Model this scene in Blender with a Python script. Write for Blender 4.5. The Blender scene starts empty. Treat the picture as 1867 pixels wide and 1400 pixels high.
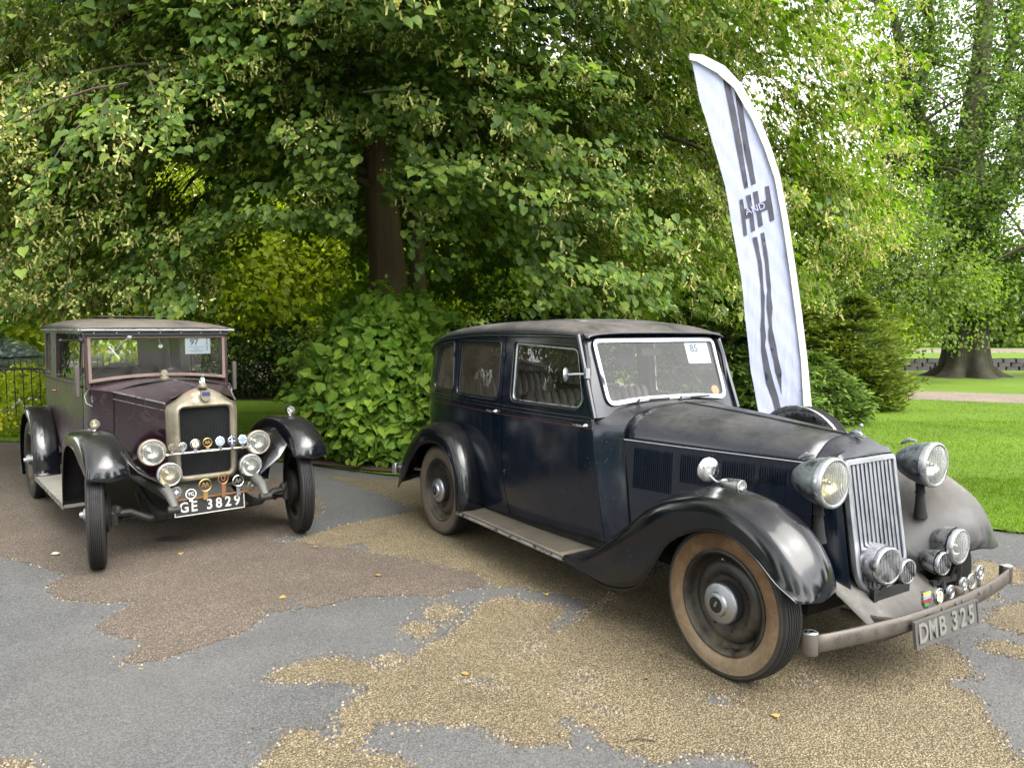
import bpy, math, random
import numpy as np
from mathutils import Vector, Matrix, Euler
from mathutils.geometry import delaunay_2d_cdt
from mathutils import noise as mnoise

# ---------------------------------------------------------------- scene, camera, world, sun
sc = bpy.context.scene
COL = sc.collection
PITCH = 0.07379
CAMH = 1.639
cam_d = bpy.data.cameras.new('camera')
cam_d.sensor_width = 36.0
cam_d.lens = 36.0 * 1363.77 / 1867.0
cam_d.clip_start = 0.05
cam_d.clip_end = 3000
cam = bpy.data.objects.new('camera', cam_d)
COL.objects.link(cam)
cam.location = (0, 0, CAMH)
cam.rotation_euler = (math.pi / 2 - PITCH, 0, 0)
sc.camera = cam

SUN_EL, SUN_AZ = math.radians(52), math.radians(138)   # azimuth from +y towards +x
sun_dir = Vector((math.sin(SUN_AZ) * math.cos(SUN_EL), math.cos(SUN_AZ) * math.cos(SUN_EL), math.sin(SUN_EL)))
w = bpy.data.worlds.new('World')
sc.world = w
w.use_nodes = True
nt = w.node_tree
nt.nodes.clear()
n_out = nt.nodes.new('ShaderNodeOutputWorld')
n_bg = nt.nodes.new('ShaderNodeBackground')
n_sky = nt.nodes.new('ShaderNodeTexSky')
n_sky.sky_type = 'NISHITA'
n_sky.sun_disc = False
n_sky.sun_elevation = SUN_EL
n_sky.sun_rotation = SUN_AZ
n_sky.air_density = 1.0
n_sky.dust_density = 2.0
# thin white cloud over the sky: same sky, mostly without its blue, broken by soft noise
n_bw = nt.nodes.new('ShaderNodeRGBToBW')
n_cl = nt.nodes.new('ShaderNodeMix'); n_cl.data_type = 'RGBA'
n_tc = nt.nodes.new('ShaderNodeTexCoord')
n_no = nt.nodes.new('ShaderNodeTexNoise')
n_no.inputs['Scale'].default_value = 2.2
n_no.inputs['Detail'].default_value = 5
n_rm = nt.nodes.new('ShaderNodeMapRange')
n_rm.inputs['From Min'].default_value = 0.3
n_rm.inputs['From Max'].default_value = 0.7
n_rm.inputs['To Min'].default_value = 1.5
n_rm.inputs['To Max'].default_value = 3.0
n_mul = nt.nodes.new('ShaderNodeMath'); n_mul.operation = 'MULTIPLY'
nt.links.new(n_tc.outputs['Generated'], n_no.inputs['Vector'])
nt.links.new(n_no.outputs['Fac'], n_rm.inputs['Value'])
nt.links.new(n_sky.outputs[0], n_bw.inputs[0])
nt.links.new(n_bw.outputs[0], n_mul.inputs[0])
nt.links.new(n_rm.outputs[0], n_mul.inputs[1])
n_cl.inputs['Factor'].default_value = 0.93
nt.links.new(n_sky.outputs[0], n_cl.inputs['A'])
nt.links.new(n_mul.outputs[0], n_cl.inputs['B'])
nt.links.new(n_cl.outputs['Result'], n_bg.inputs['Color'])
n_bg.inputs['Strength'].default_value = 0.15
nt.links.new(n_bg.outputs[0], n_out.inputs[0])

sun_l = bpy.data.lights.new('sun', 'SUN')
sun_l.energy = 1.4
sun_l.angle = math.radians(50)
sun_l.color = (1.0, 0.95, 0.86)
sun = bpy.data.objects.new('sun', sun_l)
COL.objects.link(sun)
sun.rotation_euler = sun_dir.to_track_quat('Z', 'Y').to_euler()

vs = sc.view_settings
vs.view_transform = 'Standard'
vs.look = 'None'
vs.gamma = 1
vs.use_curve_mapping = False
vs.exposure = 1.5
cy = sc.cycles
cy.max_bounces = 8
cy.diffuse_bounces = 3
cy.glossy_bounces = 4
cy.transmission_bounces = 6
cy.transparent_max_bounces = 12
cy.caustics_reflective = False
cy.caustics_refractive = False
cy.use_denoising = True
cy.sample_clamp_indirect = 6

rng = np.random.default_rng(7)
random.seed(7)

# ---------------------------------------------------------------- helpers
def put(o, parent=None):
    COL.objects.link(o)
    if parent is not None:
        o.parent = parent
    return o

def tag(o, label=None, cat=None, group=None, kind=None):
    if label: o['label'] = label
    if cat: o['category'] = cat
    if group: o['group'] = group
    if kind: o['kind'] = kind
    return o

def empty(name, loc=(0, 0, 0), rz=0.0, label=None, cat=None, group=None):
    o = bpy.data.objects.new(name, None)
    o.empty_display_size = 0.2
    COL.objects.link(o)
    o.location = loc
    o.rotation_euler = (0, 0, rz)
    return tag(o, label, cat, group)

def np_mesh(name, V, F, n, mat=None, smooth=False):
    """V (N,3) float, F (M,n) int faces all with n corners"""
    me = bpy.data.meshes.new(name)
    V = np.ascontiguousarray(V, dtype=np.float32); F = np.ascontiguousarray(F, dtype=np.int32)
    me.vertices.add(len(V)); me.vertices.foreach_set('co', V.ravel())
    me.loops.add(F.size); me.loops.foreach_set('vertex_index', F.ravel())
    me.polygons.add(len(F)); me.polygons.foreach_set('loop_start', np.arange(0, F.size, n, dtype=np.int32))
    me.polygons.foreach_set('use_smooth', np.full(len(F), smooth))
    me.update(calc_edges=True)
    if mat: me.materials.append(mat)
    return me

class MB:
    """collects shapes into one mesh"""
    def __init__(s): s.v = []; s.f = []; s.m = []; s.cur = 0
    def mat(s, i): s.cur = i; return s
    def add(s, vs_, fs):
        o = len(s.v); s.v += [tuple(map(float, p)) for p in vs_]
        for f in fs: s.f.append(tuple(o + i for i in f)); s.m.append(s.cur)
        return s
    def box(s, c, size, rot=None):
        x, y, z = size[0] / 2, size[1] / 2, size[2] / 2
        P = [(-x, -y, -z), (x, -y, -z), (x, y, -z), (-x, y, -z), (-x, -y, z), (x, -y, z), (x, y, z), (-x, y, z)]
        R = Euler(rot).to_matrix() if rot else None
        Q = [((R @ Vector(p)) if R else Vector(p)) + Vector(c) for p in P]
        return s.add(Q, [(0, 3, 2, 1), (4, 5, 6, 7), (0, 1, 5, 4), (1, 2, 6, 5), (2, 3, 7, 6), (3, 0, 4, 7)])
    def tube(s, path, r, n=8, closed=False, caps=True, flat=1.0, up=None):
        path = [Vector(p) for p in path]; k = len(path)
        rr = r if hasattr(r, '__len__') else [r] * k
        V = []; prev = None
        for i, p in enumerate(path):
            if closed: t = path[(i + 1) % k] - path[(i - 1) % k]
            else: t = path[min(i + 1, k - 1)] - path[max(i - 1, 0)]
            t.normalize()
            if prev is None:
                a = Vector(up) if up else (Vector((0, 0, 1)) if abs(t.z) < .9 else Vector((1, 0, 0)))
            else: a = prev
            b = t.cross(a); b.normalize(); a = b.cross(t); a.normalize(); prev = a
            for j in range(n):
                q = 2 * math.pi * j / n
                V.append(p + a * (math.cos(q) * rr[i]) + b * (math.sin(q) * rr[i] * flat))
        F = []
        for i in range(k if closed else k - 1):
            i2 = (i + 1) % k
            for j in range(n):
                j2 = (j + 1) % n
                F.append((i * n + j, i * n + j2, i2 * n + j2, i2 * n + j))
        if not closed and caps:
            F.append(tuple(range(n - 1, -1, -1))); F.append(tuple((k - 1) * n + j for j in range(n)))
        return s.add(V, F)
    def lathe(s, prof, c=(0, 0, 0), axis=(0, 0, 1), n=32, sx=1.0, sy=1.0, caps=True):
        """prof: (radius, height along the axis)"""
        ax = Vector(axis).normalized()
        M = ax.to_track_quat('Z', 'Y').to_matrix()
        V = []
        for r, h in prof:
            for j in range(n):
                q = 2 * math.pi * j / n
                V.append(M @ Vector((r * math.cos(q) * sx, r * math.sin(q) * sy, h)) + Vector(c))
        F = []
        for i in range(len(prof) - 1):
            for j in range(n):
                j2 = (j + 1) % n
                F.append((i * n + j, i * n + j2, (i + 1) * n + j2, (i + 1) * n + j))
        if caps:
            if prof[0][0] > 1e-4: F.append(tuple(range(n - 1, -1, -1)))
            if prof[-1][0] > 1e-4: F.append(tuple((len(prof) - 1) * n + j for j in range(n)))
        return s.add(V, F)
    def grid(s, P, closed_u=False, closed_v=False):
        """P[i][j] points"""
        nu, nv = len(P), len(P[0]); V = [p for row in P for p in row]; F = []
        for i in range(nu if closed_u else nu - 1):
            for j in range(nv if closed_v else nv - 1):
                i2, j2 = (i + 1) % nu, (j + 1) % nv
                F.append((i * nv + j, i * nv + j2, i2 * nv + j2, i2 * nv + j))
        return s.add(V, F)
    def prism(s, poly, fn, d0, d1):
        """poly 2D outline (a,b) -> fn(a,b,d) 3D; extruded from d0 to d1"""
        n = len(poly)
        V = [fn(a, b, d0) for a, b in poly] + [fn(a, b, d1) for a, b in poly]
        F = [tuple(range(n - 1, -1, -1)), tuple(range(n, 2 * n))]
        F += [(i, (i + 1) % n, n + (i + 1) % n, n + i) for i in range(n)]
        return s.add(V, F)
    def panel(s, outline, holes, fn, thick=0.0, step=0.05, jit=0.0):
        """flat outline with holes in (a,b), filled with a grid of inner points, mapped by fn(a,b,d)"""
        rings = [resample(outline, step)] + [resample(h, step) for h in holes]
        pts = []; edges = []
        for r in rings:
            o = len(pts); pts += r; edges += [(o + i, o + (i + 1) % len(r)) for i in range(len(r))]
        nb = len(pts)
        A = np.array(rings[0]); lo, hi = A.min(0), A.max(0)
        gx, gy = np.meshgrid(np.arange(lo[0] + step / 2, hi[0], step), np.arange(lo[1] + step / 2, hi[1], step))
        G = np.stack([gx.ravel(), gy.ravel()], 1)
        if len(G):
            ok = inpoly(G, rings[0])
            for r in rings[1:]: ok &= ~inpoly(G, r)
            G = G[ok]
            if len(G):
                B = np.array(pts)
                keep = np.array([((B - g) ** 2).sum(1).min() > (step * .4) ** 2 for g in G])
                pts += [tuple(g) for g in G[keep]]
        r = delaunay_2d_cdt([Vector(p) for p in pts], edges, [], 0, 1e-6)
        vv = [(p.x, p.y) for p in r[0]]; tri = r[2]
        C = np.array([[sum(vv[i][k] for i in t) / len(t) for k in (0, 1)] for t in tri])
        ok = inpoly(C, rings[0])
        for q in rings[1:]: ok &= ~inpoly(C, q)
        tri = [t for t, o in zip(tri, ok) if o]
        V = [fn(a, b, 0.0) for a, b in vv]
        F = [tuple(t) for t in tri]
        if thick:
            n = len(vv); V += [fn(a, b, thick) for a, b in vv]
            F2 = [tuple(n + i for i in reversed(t)) for t in tri]
            # boundary walls
            ed = {}
            for t in tri:
                for i in range(len(t)):
                    ed[(t[i], t[(i + 1) % len(t)])] = 1
            W_ = [(b, a, n + a, n + b) for (a, b) in ed if (b, a) not in ed]
            F = F + F2 + W_
        return s.add(V, F)
    def build(s, name, mats, parent=None, smooth=35, mirror=False, bevel=0, fix=True):
        me = bpy.data.meshes.new(name)
        V = [(x, -y, z) for x, y, z in s.v] if mirror else s.v
        F = [tuple(reversed(f)) for f in s.f] if mirror else s.f
        me.from_pydata(V, [], F)
        for m in (mats if isinstance(mats, (list, tuple)) else [mats]): me.materials.append(m)
        if len(me.materials) > 1: me.polygons.foreach_set('material_index', s.m)
        me.validate()
        if fix:
            import bmesh
            bm = bmesh.new(); bm.from_mesh(me)
            bmesh.ops.remove_doubles(bm, verts=bm.verts, dist=1e-5)
            bmesh.ops.recalc_face_normals(bm, faces=bm.faces)
            bm.to_mesh(me); bm.free()
        me.polygons.foreach_set('use_smooth', [True] * len(me.polygons))
        if smooth is not None and smooth < 180: me.set_sharp_from_angle(angle=math.radians(smooth))
        o = bpy.data.objects.new(name, me)
        put(o, parent)
        if bevel:
            b = o.modifiers.new('bevel', 'BEVEL'); b.width = bevel; b.segments = 2; b.limit_method = 'ANGLE'; b.angle_limit = math.radians(40)
        return o

def solidify(o, t, off=0):
    m = o.modifiers.new('solid', 'SOLIDIFY'); m.thickness = t; m.offset = off
    return o

def subsurf(o, l=1):
    m = o.modifiers.new('sub', 'SUBSURF'); m.levels = l; m.render_levels = l
    return o

def resample(poly, step):
    out = []
    n = len(poly)
    for i in range(n):
        a, b = poly[i], poly[(i + 1) % n]
        L = math.hypot(b[0] - a[0], b[1] - a[1]); k = max(1, int(L / step + .5))
        for j in range(k):
            out.append((a[0] + (b[0] - a[0]) * j / k, a[1] + (b[1] - a[1]) * j / k))
    return out

def inpoly(P, poly):
    P = np.atleast_2d(P); x, y = P[:, 0], P[:, 1]; c = np.zeros(len(P), bool)
    n = len(poly)
    for i in range(n):
        x1, y1 = poly[i]; x2, y2 = poly[(i + 1) % n]
        if y1 == y2: continue
        k = ((y1 > y) != (y2 > y)) & (x < (x2 - x1) * (y - y1) / (y2 - y1) + x1)
        c ^= k
    return c

def rpoly(pts, r, seg=5):
    """round the corners of a polygon; r one radius or one per corner"""
    n = len(pts); out = []
    for i in range(n):
        p0, p, p1 = Vector(pts[i - 1]), Vector(pts[i]), Vector(pts[(i + 1) % n])
        ri = r[i] if hasattr(r, '__len__') else r
        a = (p0 - p); b = (p1 - p)
        ri = min(ri, a.length * .48, b.length * .48)
        if ri < 1e-5: out.append(tuple(p)); continue
        a.normalize(); b.normalize()
        A, B = p + a * ri, p + b * ri
        for k in range(seg + 1):
            t = k / seg
            q = A * (1 - t) ** 2 + p * 2 * t * (1 - t) + B * t ** 2
            out.append(tuple(q))
    return out

def catmull(pts, n):
    P = np.array(pts, float); m = len(P); out = []
    E = np.vstack([2 * P[0] - P[1], P, 2 * P[-1] - P[-2]])
    for i in range(m - 1):
        p0, p1, p2, p3 = E[i], E[i + 1], E[i + 2], E[i + 3]
        for k in range(n):
            t = k / n
            out.append(.5 * ((2 * p1) + (-p0 + p2) * t + (2 * p0 - 5 * p1 + 4 * p2 - p3) * t * t + (-p0 + 3 * p1 - 3 * p2 + p3) * t ** 3))
    out.append(P[-1]); return np.array(out)

def loft(stations, nu=4, nv=4):
    """stations[i][j] control points -> smooth grid"""
    S = np.array([catmull(s_, nv) for s_ in stations])
    out = [catmull(S[:, j], nu) for j in range(S.shape[1])]
    return np.stack(out, 1)

def text_mesh(txt, size, ext=0.0, align='CENTER', bold=0.0, space=1.0, bevel=0.0):
    cu = bpy.data.curves.new('txt', 'FONT'); cu.body = txt; cu.size = size; cu.extrude = ext
    cu.align_x = align; cu.align_y = 'CENTER'; cu.offset = bold; cu.space_character = space; cu.resolution_u = 4
    cu.bevel_depth = bevel
    o = bpy.data.objects.new('txt', cu); COL.objects.link(o)
    bpy.context.view_layer.update()
    me = bpy.data.meshes.new_from_object(o)
    bpy.data.objects.remove(o); bpy.data.curves.remove(cu)
    return me

def text_obj(name, txt, size, mat, parent, M, ext=0.001, **k):
    """each character string as one mesh, placed by matrix M (text x right, y up, z out)"""
    me = text_mesh(txt, size, ext, **k); me.name = name; me.transform(M); me.materials.clear(); me.materials.append(mat)
    o = bpy.data.objects.new(name, me); put(o, parent); return o

def frameM(o, xdir, ydir):
    x = Vector(xdir).normalized(); y = Vector(ydir); z = x.cross(y).normalized(); y = z.cross(x)
    return Matrix(((x.x, y.x, z.x, o[0]), (x.y, y.y, z.y, o[1]), (x.z, y.z, z.z, o[2]), (0, 0, 0, 1)))

def copy_tree(o, parent=None):
    c = o.copy(); COL.objects.link(c); c.parent = parent
    for ch in list(o.children): copy_tree(ch, c)
    return c

# ---------------------------------------------------------------- materials
class NT:
    def __init__(s, name):
        s.m = bpy.data.materials.new(name); s.m.use_nodes = True
        s.t = s.m.node_tree; s.t.nodes.clear()
        s.out = s.n('OutputMaterial')
    def n(s, t, **k):
        nd = s.t.nodes.new('ShaderNode' + t)
        for a, b in k.items(): setattr(nd, a, b)
        return nd
    def l(s, a, b): s.t.links.new(a, b)
    def val(s, sock, v):
        if hasattr(v, 'is_output') or hasattr(v, 'links'): s.l(v, sock)
        else: sock.default_value = (*v, 1) if isinstance(v, tuple) and len(v) == 3 and sock.type == 'RGBA' else v
    def coord(s, kind='Object', scale=(1, 1, 1)):
        tc = s.n('TexCoord'); mp = s.n('Mapping'); mp.inputs['Scale'].default_value = scale
        s.l(tc.outputs[kind], mp.inputs[0]); return mp.outputs[0]
    def wpos(s): return s.n('NewGeometry').outputs['Position']
    def noise(s, v, scale, detail=4, rough=.55, dist=0):
        nd = s.n('TexNoise'); nd.inputs['Scale'].default_value = scale; nd.inputs['Detail'].default_value = detail
        nd.inputs['Roughness'].default_value = rough; nd.inputs['Distortion'].default_value = dist
        if v is not None: s.l(v, nd.inputs['Vector'])
        return nd.outputs['Fac']
    def vor(s, v, scale, feat='F1', out='Distance'):
        nd = s.n('TexVoronoi'); nd.feature = feat; nd.inputs['Scale'].default_value = scale
        if v is not None: s.l(v, nd.inputs['Vector'])
        return nd.outputs[out]
    def rng(s, v, a, b, c=0., d=1.):
        nd = s.n('MapRange'); nd.inputs[1].default_value = a; nd.inputs[2].default_value = b
        nd.inputs[3].default_value = c; nd.inputs[4].default_value = d; s.l(v, nd.inputs[0]); return nd.outputs[0]
    def math(s, op, a, b=None):
        nd = s.n('Math', operation=op); s.val(nd.inputs[0], a)
        if b is not None: s.val(nd.inputs[1], b)
        return nd.outputs[0]
    def mix(s, f, a, b):
        nd = s.n('Mix', data_type='RGBA'); s.val(nd.inputs['Factor'], f); s.val(nd.inputs['A'], a); s.val(nd.inputs['B'], b)
        return nd.outputs['Result']
    def ramp(s, f, stops, interp='LINEAR'):
        nd = s.n('ValToRGB'); cr = nd.color_ramp; cr.interpolation = interp
        while len(cr.elements) < len(stops): cr.elements.new(.5)
        for e, (p, c) in zip(cr.elements, stops): e.position = p; e.color = (*c, 1)
        s.l(f, nd.inputs[0]); return nd.outputs[0]
    def bump(s, h, strength=.3, dist=.01, normal=None):
        nd = s.n('Bump'); nd.inputs['Strength'].default_value = strength; nd.inputs['Distance'].default_value = dist
        s.l(h, nd.inputs['Height'])
        if normal: s.l(normal, nd.inputs['Normal'])
        return nd.outputs[0]
    def princ(s, color, rough=.5, metal=0., normal=None, coat=0., spec=.5, **k):
        b = s.n('BsdfPrincipled'); s.val(b.inputs['Base Color'], color); s.val(b.inputs['Roughness'], rough)
        s.val(b.inputs['Metallic'], metal); s.val(b.inputs['Coat Weight'], coat); b.inputs['Coat Roughness'].default_value = .10
        s.val(b.inputs['Specular IOR Level'], spec)
        if normal: s.l(normal, b.inputs['Normal'])
        for a, v in k.items(): s.val(b.inputs[a], v)
        return b.outputs[0]
    def done(s, sh): s.l(sh, s.out.inputs[0]); return s.m

def simple(name, col, rough=.5, metal=0., var=.25, scale=8., bump=.1, bscale=60., coat=0.):
    t = NT(name); c = t.coord()
    f = t.noise(c, scale)
    lo = tuple(x * (1 - var) for x in col); hi = tuple(min(1, x * (1 + var)) for x in col)
    colr = t.mix(f, lo, hi)
    nb = t.bump(t.noise(c, bscale, 3), bump, .002) if bump else None
    rg = t.rng(t.noise(c, scale * 2.3), .3, .7, max(0, rough - .08), min(1, rough + .08))
    return t.done(t.princ(colr, rg, metal, nb, coat))

def dusty_paint(name, col, dust=(.17, .15, .125), amount=.6, rough=.18, side=.12, streak=0.0, speck=.6, haze=0., coat=.6):
    """old car paint: gloss colour, dust lying on what faces up, fine specks, low grime on the sides"""
    t = NT(name); c = t.coord()
    g = t.n('NewGeometry'); sx = t.n('SeparateXYZ'); t.l(g.outputs['Normal'], sx.inputs[0])
    up = t.rng(sx.outputs[2], .25, .98, 0, 1)
    n1 = t.noise(c, 3.2, 6, .65); n2 = t.noise(c, 22, 5, .7); n3 = t.noise(c, 9, 5, .6, .6)
    dn = t.math('MULTIPLY', t.rng(n1, .3, .62, .25, 1.0), t.rng(n2, .25, .7, .55, 1.0))
    d_up = t.math('MULTIPLY', t.math('MULTIPLY', up, dn), amount)
    tc = t.n('TexCoord'); oz = t.n('SeparateXYZ'); t.l(tc.outputs['Object'], oz.inputs[0])
    low = t.rng(oz.outputs[2], .85, .25, .25, 1.0)
    d_side = t.math('MULTIPLY', t.math('MULTIPLY', t.rng(n3, .35, .75, 0, 1), low), side)
    d = t.math('MAXIMUM', d_up, d_side)
    vs_ = t.vor(t.coord(scale=(1, 1, .7)), 42); sp = t.rng(vs_, .13, .06, 0, speck)
    gate = t.rng(t.noise(c, 5, 3), .48, .66, 0, 1)
    sp = t.math('MULTIPLY', sp, gate)
    d = t.math('MAXIMUM', d, sp)
    if streak:
        st = t.noise(t.coord(scale=(26, 26, 1.2)), 1.0, 5, .7)
        d = t.math('MAXIMUM', d, t.math('MULTIPLY', t.rng(st, .45, .8, 0, 1), streak))
    if haze:
        hz = t.noise(t.coord(scale=(1, 1, 1.6)), 4.5, 3, .5, 1.2)
        d = t.math('MAXIMUM', d, t.math('MULTIPLY', t.rng(hz, .55, .8, 0, 1), haze))
    colr = t.mix(d, t.mix(n1, tuple(x * .8 for x in col), tuple(x * 1.25 for x in col)), dust)
    ro = t.rng(d, 0, .5, rough, .85)
    ct = t.rng(d, 0, .35, coat, 0)
    nb = t.bump(t.noise(c, 4, 2), .05, .01)
    return t.done(t.princ(colr, ro, 0, nb, ct))

def metal(name, col, rough=.2, dirt=(.12, .1, .08), amount=.3, rust=None, scale=14, m=1.0):
    t = NT(name); c = t.coord()
    n1 = t.noise(c, scale, 6, .7); n2 = t.noise(c, scale * 4, 4)
    d = t.math('MULTIPLY', t.rng(n1, .4, .72, 0, 1), amount)
    colr = t.mix(d, col, dirt)
    ro = t.rng(d, 0, .5, rough, .75)
    me = t.rng(d, 0, .8, m, .1)
    if rust:
        rr = t.rng(t.noise(c, scale * .6, 6, .75), .56, .68, 0, 1)
        colr = t.mix(rr, colr, rust); me = t.math('MULTIPLY', me, t.math('SUBTRACT', 1.0, rr)); ro = t.math('MAXIMUM', ro, t.math('MULTIPLY', rr, .8))
    return t.done(t.princ(colr, ro, me, t.bump(n2, .06, .003)))

def glass_mat(name, dirt=.15, tint=(.93, .96, .94), dcol=(.5, .47, .4), scale=3.):
    t = NT(name); c = t.coord()
    tr = t.n('BsdfTransparent'); tr.inputs[0].default_value = (*tint, 1)
    gl = t.n('BsdfGlossy'); gl.inputs['Roughness'].default_value = .0
    fr = t.n('Fresnel'); fr.inputs[0].default_value = 1.52
    f2 = t.math('MULTIPLY', fr.outputs[0], 1.5)
    mx = t.n('MixShader'); t.l(f2, mx.inputs[0]); t.l(tr.outputs[0], mx.inputs[1]); t.l(gl.outputs[0], mx.inputs[2])
    df = t.n('BsdfDiffuse'); df.inputs[0].default_value = (*dcol, 1)
    n1 = t.noise(c, scale, 6, .7); n2 = t.vor(c, 55); sp = t.rng(n2, .07, .03, 0, .3)
    dd = t.math('MAXIMUM', t.rng(n1, .3, .8, dirt * .3, dirt * 1.7), t.math('MULTIPLY', sp, dirt * 2.5))
    m2 = t.n('MixShader'); t.l(dd, m2.inputs[0]); t.l(mx.outputs[0], m2.inputs[1]); t.l(df.outputs[0], m2.inputs[2])
    return t.done(m2.outputs[0])

def leaf_mat(name, cols, trans=.45, rough=.45, tcol=(1.25, 1.5, .35), spec=.22):
    """cols: colour stops spread over random leaves"""
    t = NT(name)
    g = t.n('NewGeometry'); oi = t.n('ObjectInfo')
    r = t.math('FRACT', t.math('ADD', g.outputs['Random Per Island'], oi.outputs['Random']))
    k = len(cols)
    c = t.ramp(r, [(i / (k - 1), cc) for i, cc in enumerate(cols)])
    big = t.noise(g.outputs['Position'], .9, 3)
    vari = t.rng(big, .3, .7, .72, 1.25)
    hs = t.n('HueSaturation'); t.l(c, hs.inputs['Color']); t.l(vari, hs.inputs['Value'])
    c = hs.outputs[0]
    tb = t.n('Mix', data_type='RGBA', blend_type='MULTIPLY'); tb.inputs['Factor'].default_value = 1
    t.l(c, tb.inputs['A']); tb.inputs['B'].default_value = (*tcol, 1)
    p = t.princ(c, rough, 0, None, 0, spec)
    tl = t.n('BsdfTranslucent'); t.l(tb.outputs['Result'], tl.inputs[0])
    mx = t.n('MixShader'); mx.inputs[0].default_value = trans
    t.l(p, mx.inputs[1]); t.l(tl.outputs[0], mx.inputs[2])
    return t.done(mx.outputs[0])

def bark_mat(name, a, b, scale=(14, 14, 2.2)):
    t = NT(name); c = t.coord(scale=scale)
    n1 = t.noise(c, 1.0, 6, .65, .8); n2 = t.noise(t.coord(), 2.5, 4)
    col = t.mix(n1, a, b); col = t.mix(t.rng(n2, .5, .75, 0, .55), col, (.07, .085, .03))
    return t.done(t.princ(col, .9, 0, t.bump(n1, .9, .03), 0, .2))

M = {}
M['navy'] = dusty_paint('navy_paint', (.0015, .0050, .0125), amount=.36, rough=.13, side=.10, speck=.5, streak=.07, coat=.2)
M['roofpaint'] = dusty_paint('roof_paint', (.003, .005, .012), amount=.6, rough=.22, side=.1, speck=.3)
M['black'] = dusty_paint('black_fender_paint', (.0022, .003, .0055), amount=.10, rough=.10, side=.06, speck=.55, coat=.0)
M['fblack'] = dusty_paint('black_gloss_paint', (.003, .0035, .006), amount=.12, rough=.14, side=.02, speck=.2, coat=.5)
M['greyfender'] = dusty_paint('dusty_fender_paint', (.006, .007, .010), dust=(.20, .188, .168), amount=1.0, rough=.3, side=.55, speck=.3, coat=.25)
M['maroon'] = dusty_paint('faded_maroon_paint', (.016, .004, .010), dust=(.11, .09, .09), amount=.25, rough=.2, side=.04, speck=.25, haze=.3, coat=.5)
M['wornbody'] = dusty_paint('worn_maroon_fabric', (.021, .008, .011), dust=(.050, .029, .033), amount=.4, rough=.27, side=.15, streak=.32, speck=.3, coat=.1)
M['chrome'] = metal('chrome', (.72, .73, .75), .1, amount=.25)
M['oldchrome'] = metal('dull_chrome', (.46, .47, .49), .22, amount=.38)
M['alu'] = metal('satin_metal', (.40, .42, .46), .3, amount=.3)
M['lampshell'] = metal('grey_lamp_shell', (.26, .29, .32), .3, dirt=(.14, .14, .13), amount=.5)
M['nickel'] = metal('tarnished_nickel', (.24, .215, .16), .38, dirt=(.12, .10, .07), amount=.95, rust=(.16, .10, .06), scale=6, m=.85)
M['bumper'] = metal('rusty_bumper_metal', (.125, .11, .095), .26, dirt=(.055, .042, .032), amount=.8, rust=(.10, .055, .03), scale=7, m=.7)
M['slatmetal'] = metal('dull_slat_metal', (.27, .285, .32), .3, amount=.35)
M['dustrubber'] = simple('dusty_grey_rubber', (.035, .031, .025), .8, 0, .4, 9, .3, 90)
M['brass'] = metal('old_brass', (.42, .28, .11), .35, dirt=(.12, .08, .04), amount=.5)
M['copper'] = metal('rusted_copper', (.30, .15, .07), .45, dirt=(.1, .05, .03), amount=.6)
M['iron'] = simple('greasy_iron', (.022, .021, .02), .6, .3, .4, 10, .3)
M['greyiron'] = simple('grey_cast_iron', (.11, .11, .10), .6, .3, .35, 9, .3)
M['rubber'] = simple('tyre_rubber', (.008, .008, .008), .75, 0, .5, 9, .3, 90)
M['darkpart'] = simple('dark_underbody', (.006, .006, .006), .9, 0, .3, 6, .1)
M['glass'] = glass_mat('dusty_glass', .025)
M['clearglass'] = glass_mat('clear_glass', .025)
M['dirtyglass'] = glass_mat('dirty_glass', .15, dcol=(.40, .34, .26))
M['leather'] = simple('worn_leather', (.035, .028, .022), .55, 0, .35, 6, .3, 40)
M['trim'] = simple('dark_wood_trim', (.03, .018, .011), .4, 0, .4, 5, .1)
M['headlining'] = simple('brown_headlining', (.03, .022, .017), .95, 0, .2, 6, .1)
M['dirtywhite'] = simple('dirty_white_paint', (.42, .41, .38), .6, 0, .3, 30, .1)
M['white'] = simple('white_enamel', (.50, .50, .50), .45, 0, .08, 20, .05)
M['paper'] = simple('white_paper', (.50, .55, .64), .7, 0, .04, 4, .03)
M['ink'] = simple('dark_ink', (.03, .035, .06), .7, 0, .1, 4, 0)
M['greyink'] = simple('grey_ink', (.07, .09, .16), .7, 0, .1, 4, 0)
M['plateblack'] = simple('plate_black', (.010, .010, .011), .5, 0, .3, 9, .1)
M['plategrey'] = metal('plate_grey_metal', (.09, .088, .085), .5, dirt=(.08, .07, .06), amount=.6, m=.3)
M['cream'] = simple('cream_enamel', (.66, .56, .34), .35, 0, .08, 12, .03)
M['blueen'] = simple('blue_enamel', (.02, .03, .11), .3, 0, .15, 12, .03)
M['ltblue'] = simple('pale_blue_enamel', (.17, .26, .52), .3, 0, .15, 12, .03)
M['reden'] = simple('red_enamel', (.28, .03, .03), .3, 0, .15, 12, .03)
M['greenen'] = simple('green_enamel', (.05, .22, .07), .3, 0, .15, 12, .03)
M['yellowen'] = simple('yellow_enamel', (.65, .48, .06), .3, 0, .15, 12, .03)
M['redstripe'] = simple('red_coach_line', (.09, .022, .016), .4, 0, .2, 12, .02)
M['whitestripe'] = simple('pale_coach_line', (.30, .31, .34), .4, 0, .2, 12, .02)
M['seam'] = simple('dark_gap', (.002, .002, .003), .9, 0, .1, 12, 0)
M['orange'] = simple('orange_disc', (.55, .22, .09), .6, 0, .1, 12, 0)

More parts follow.
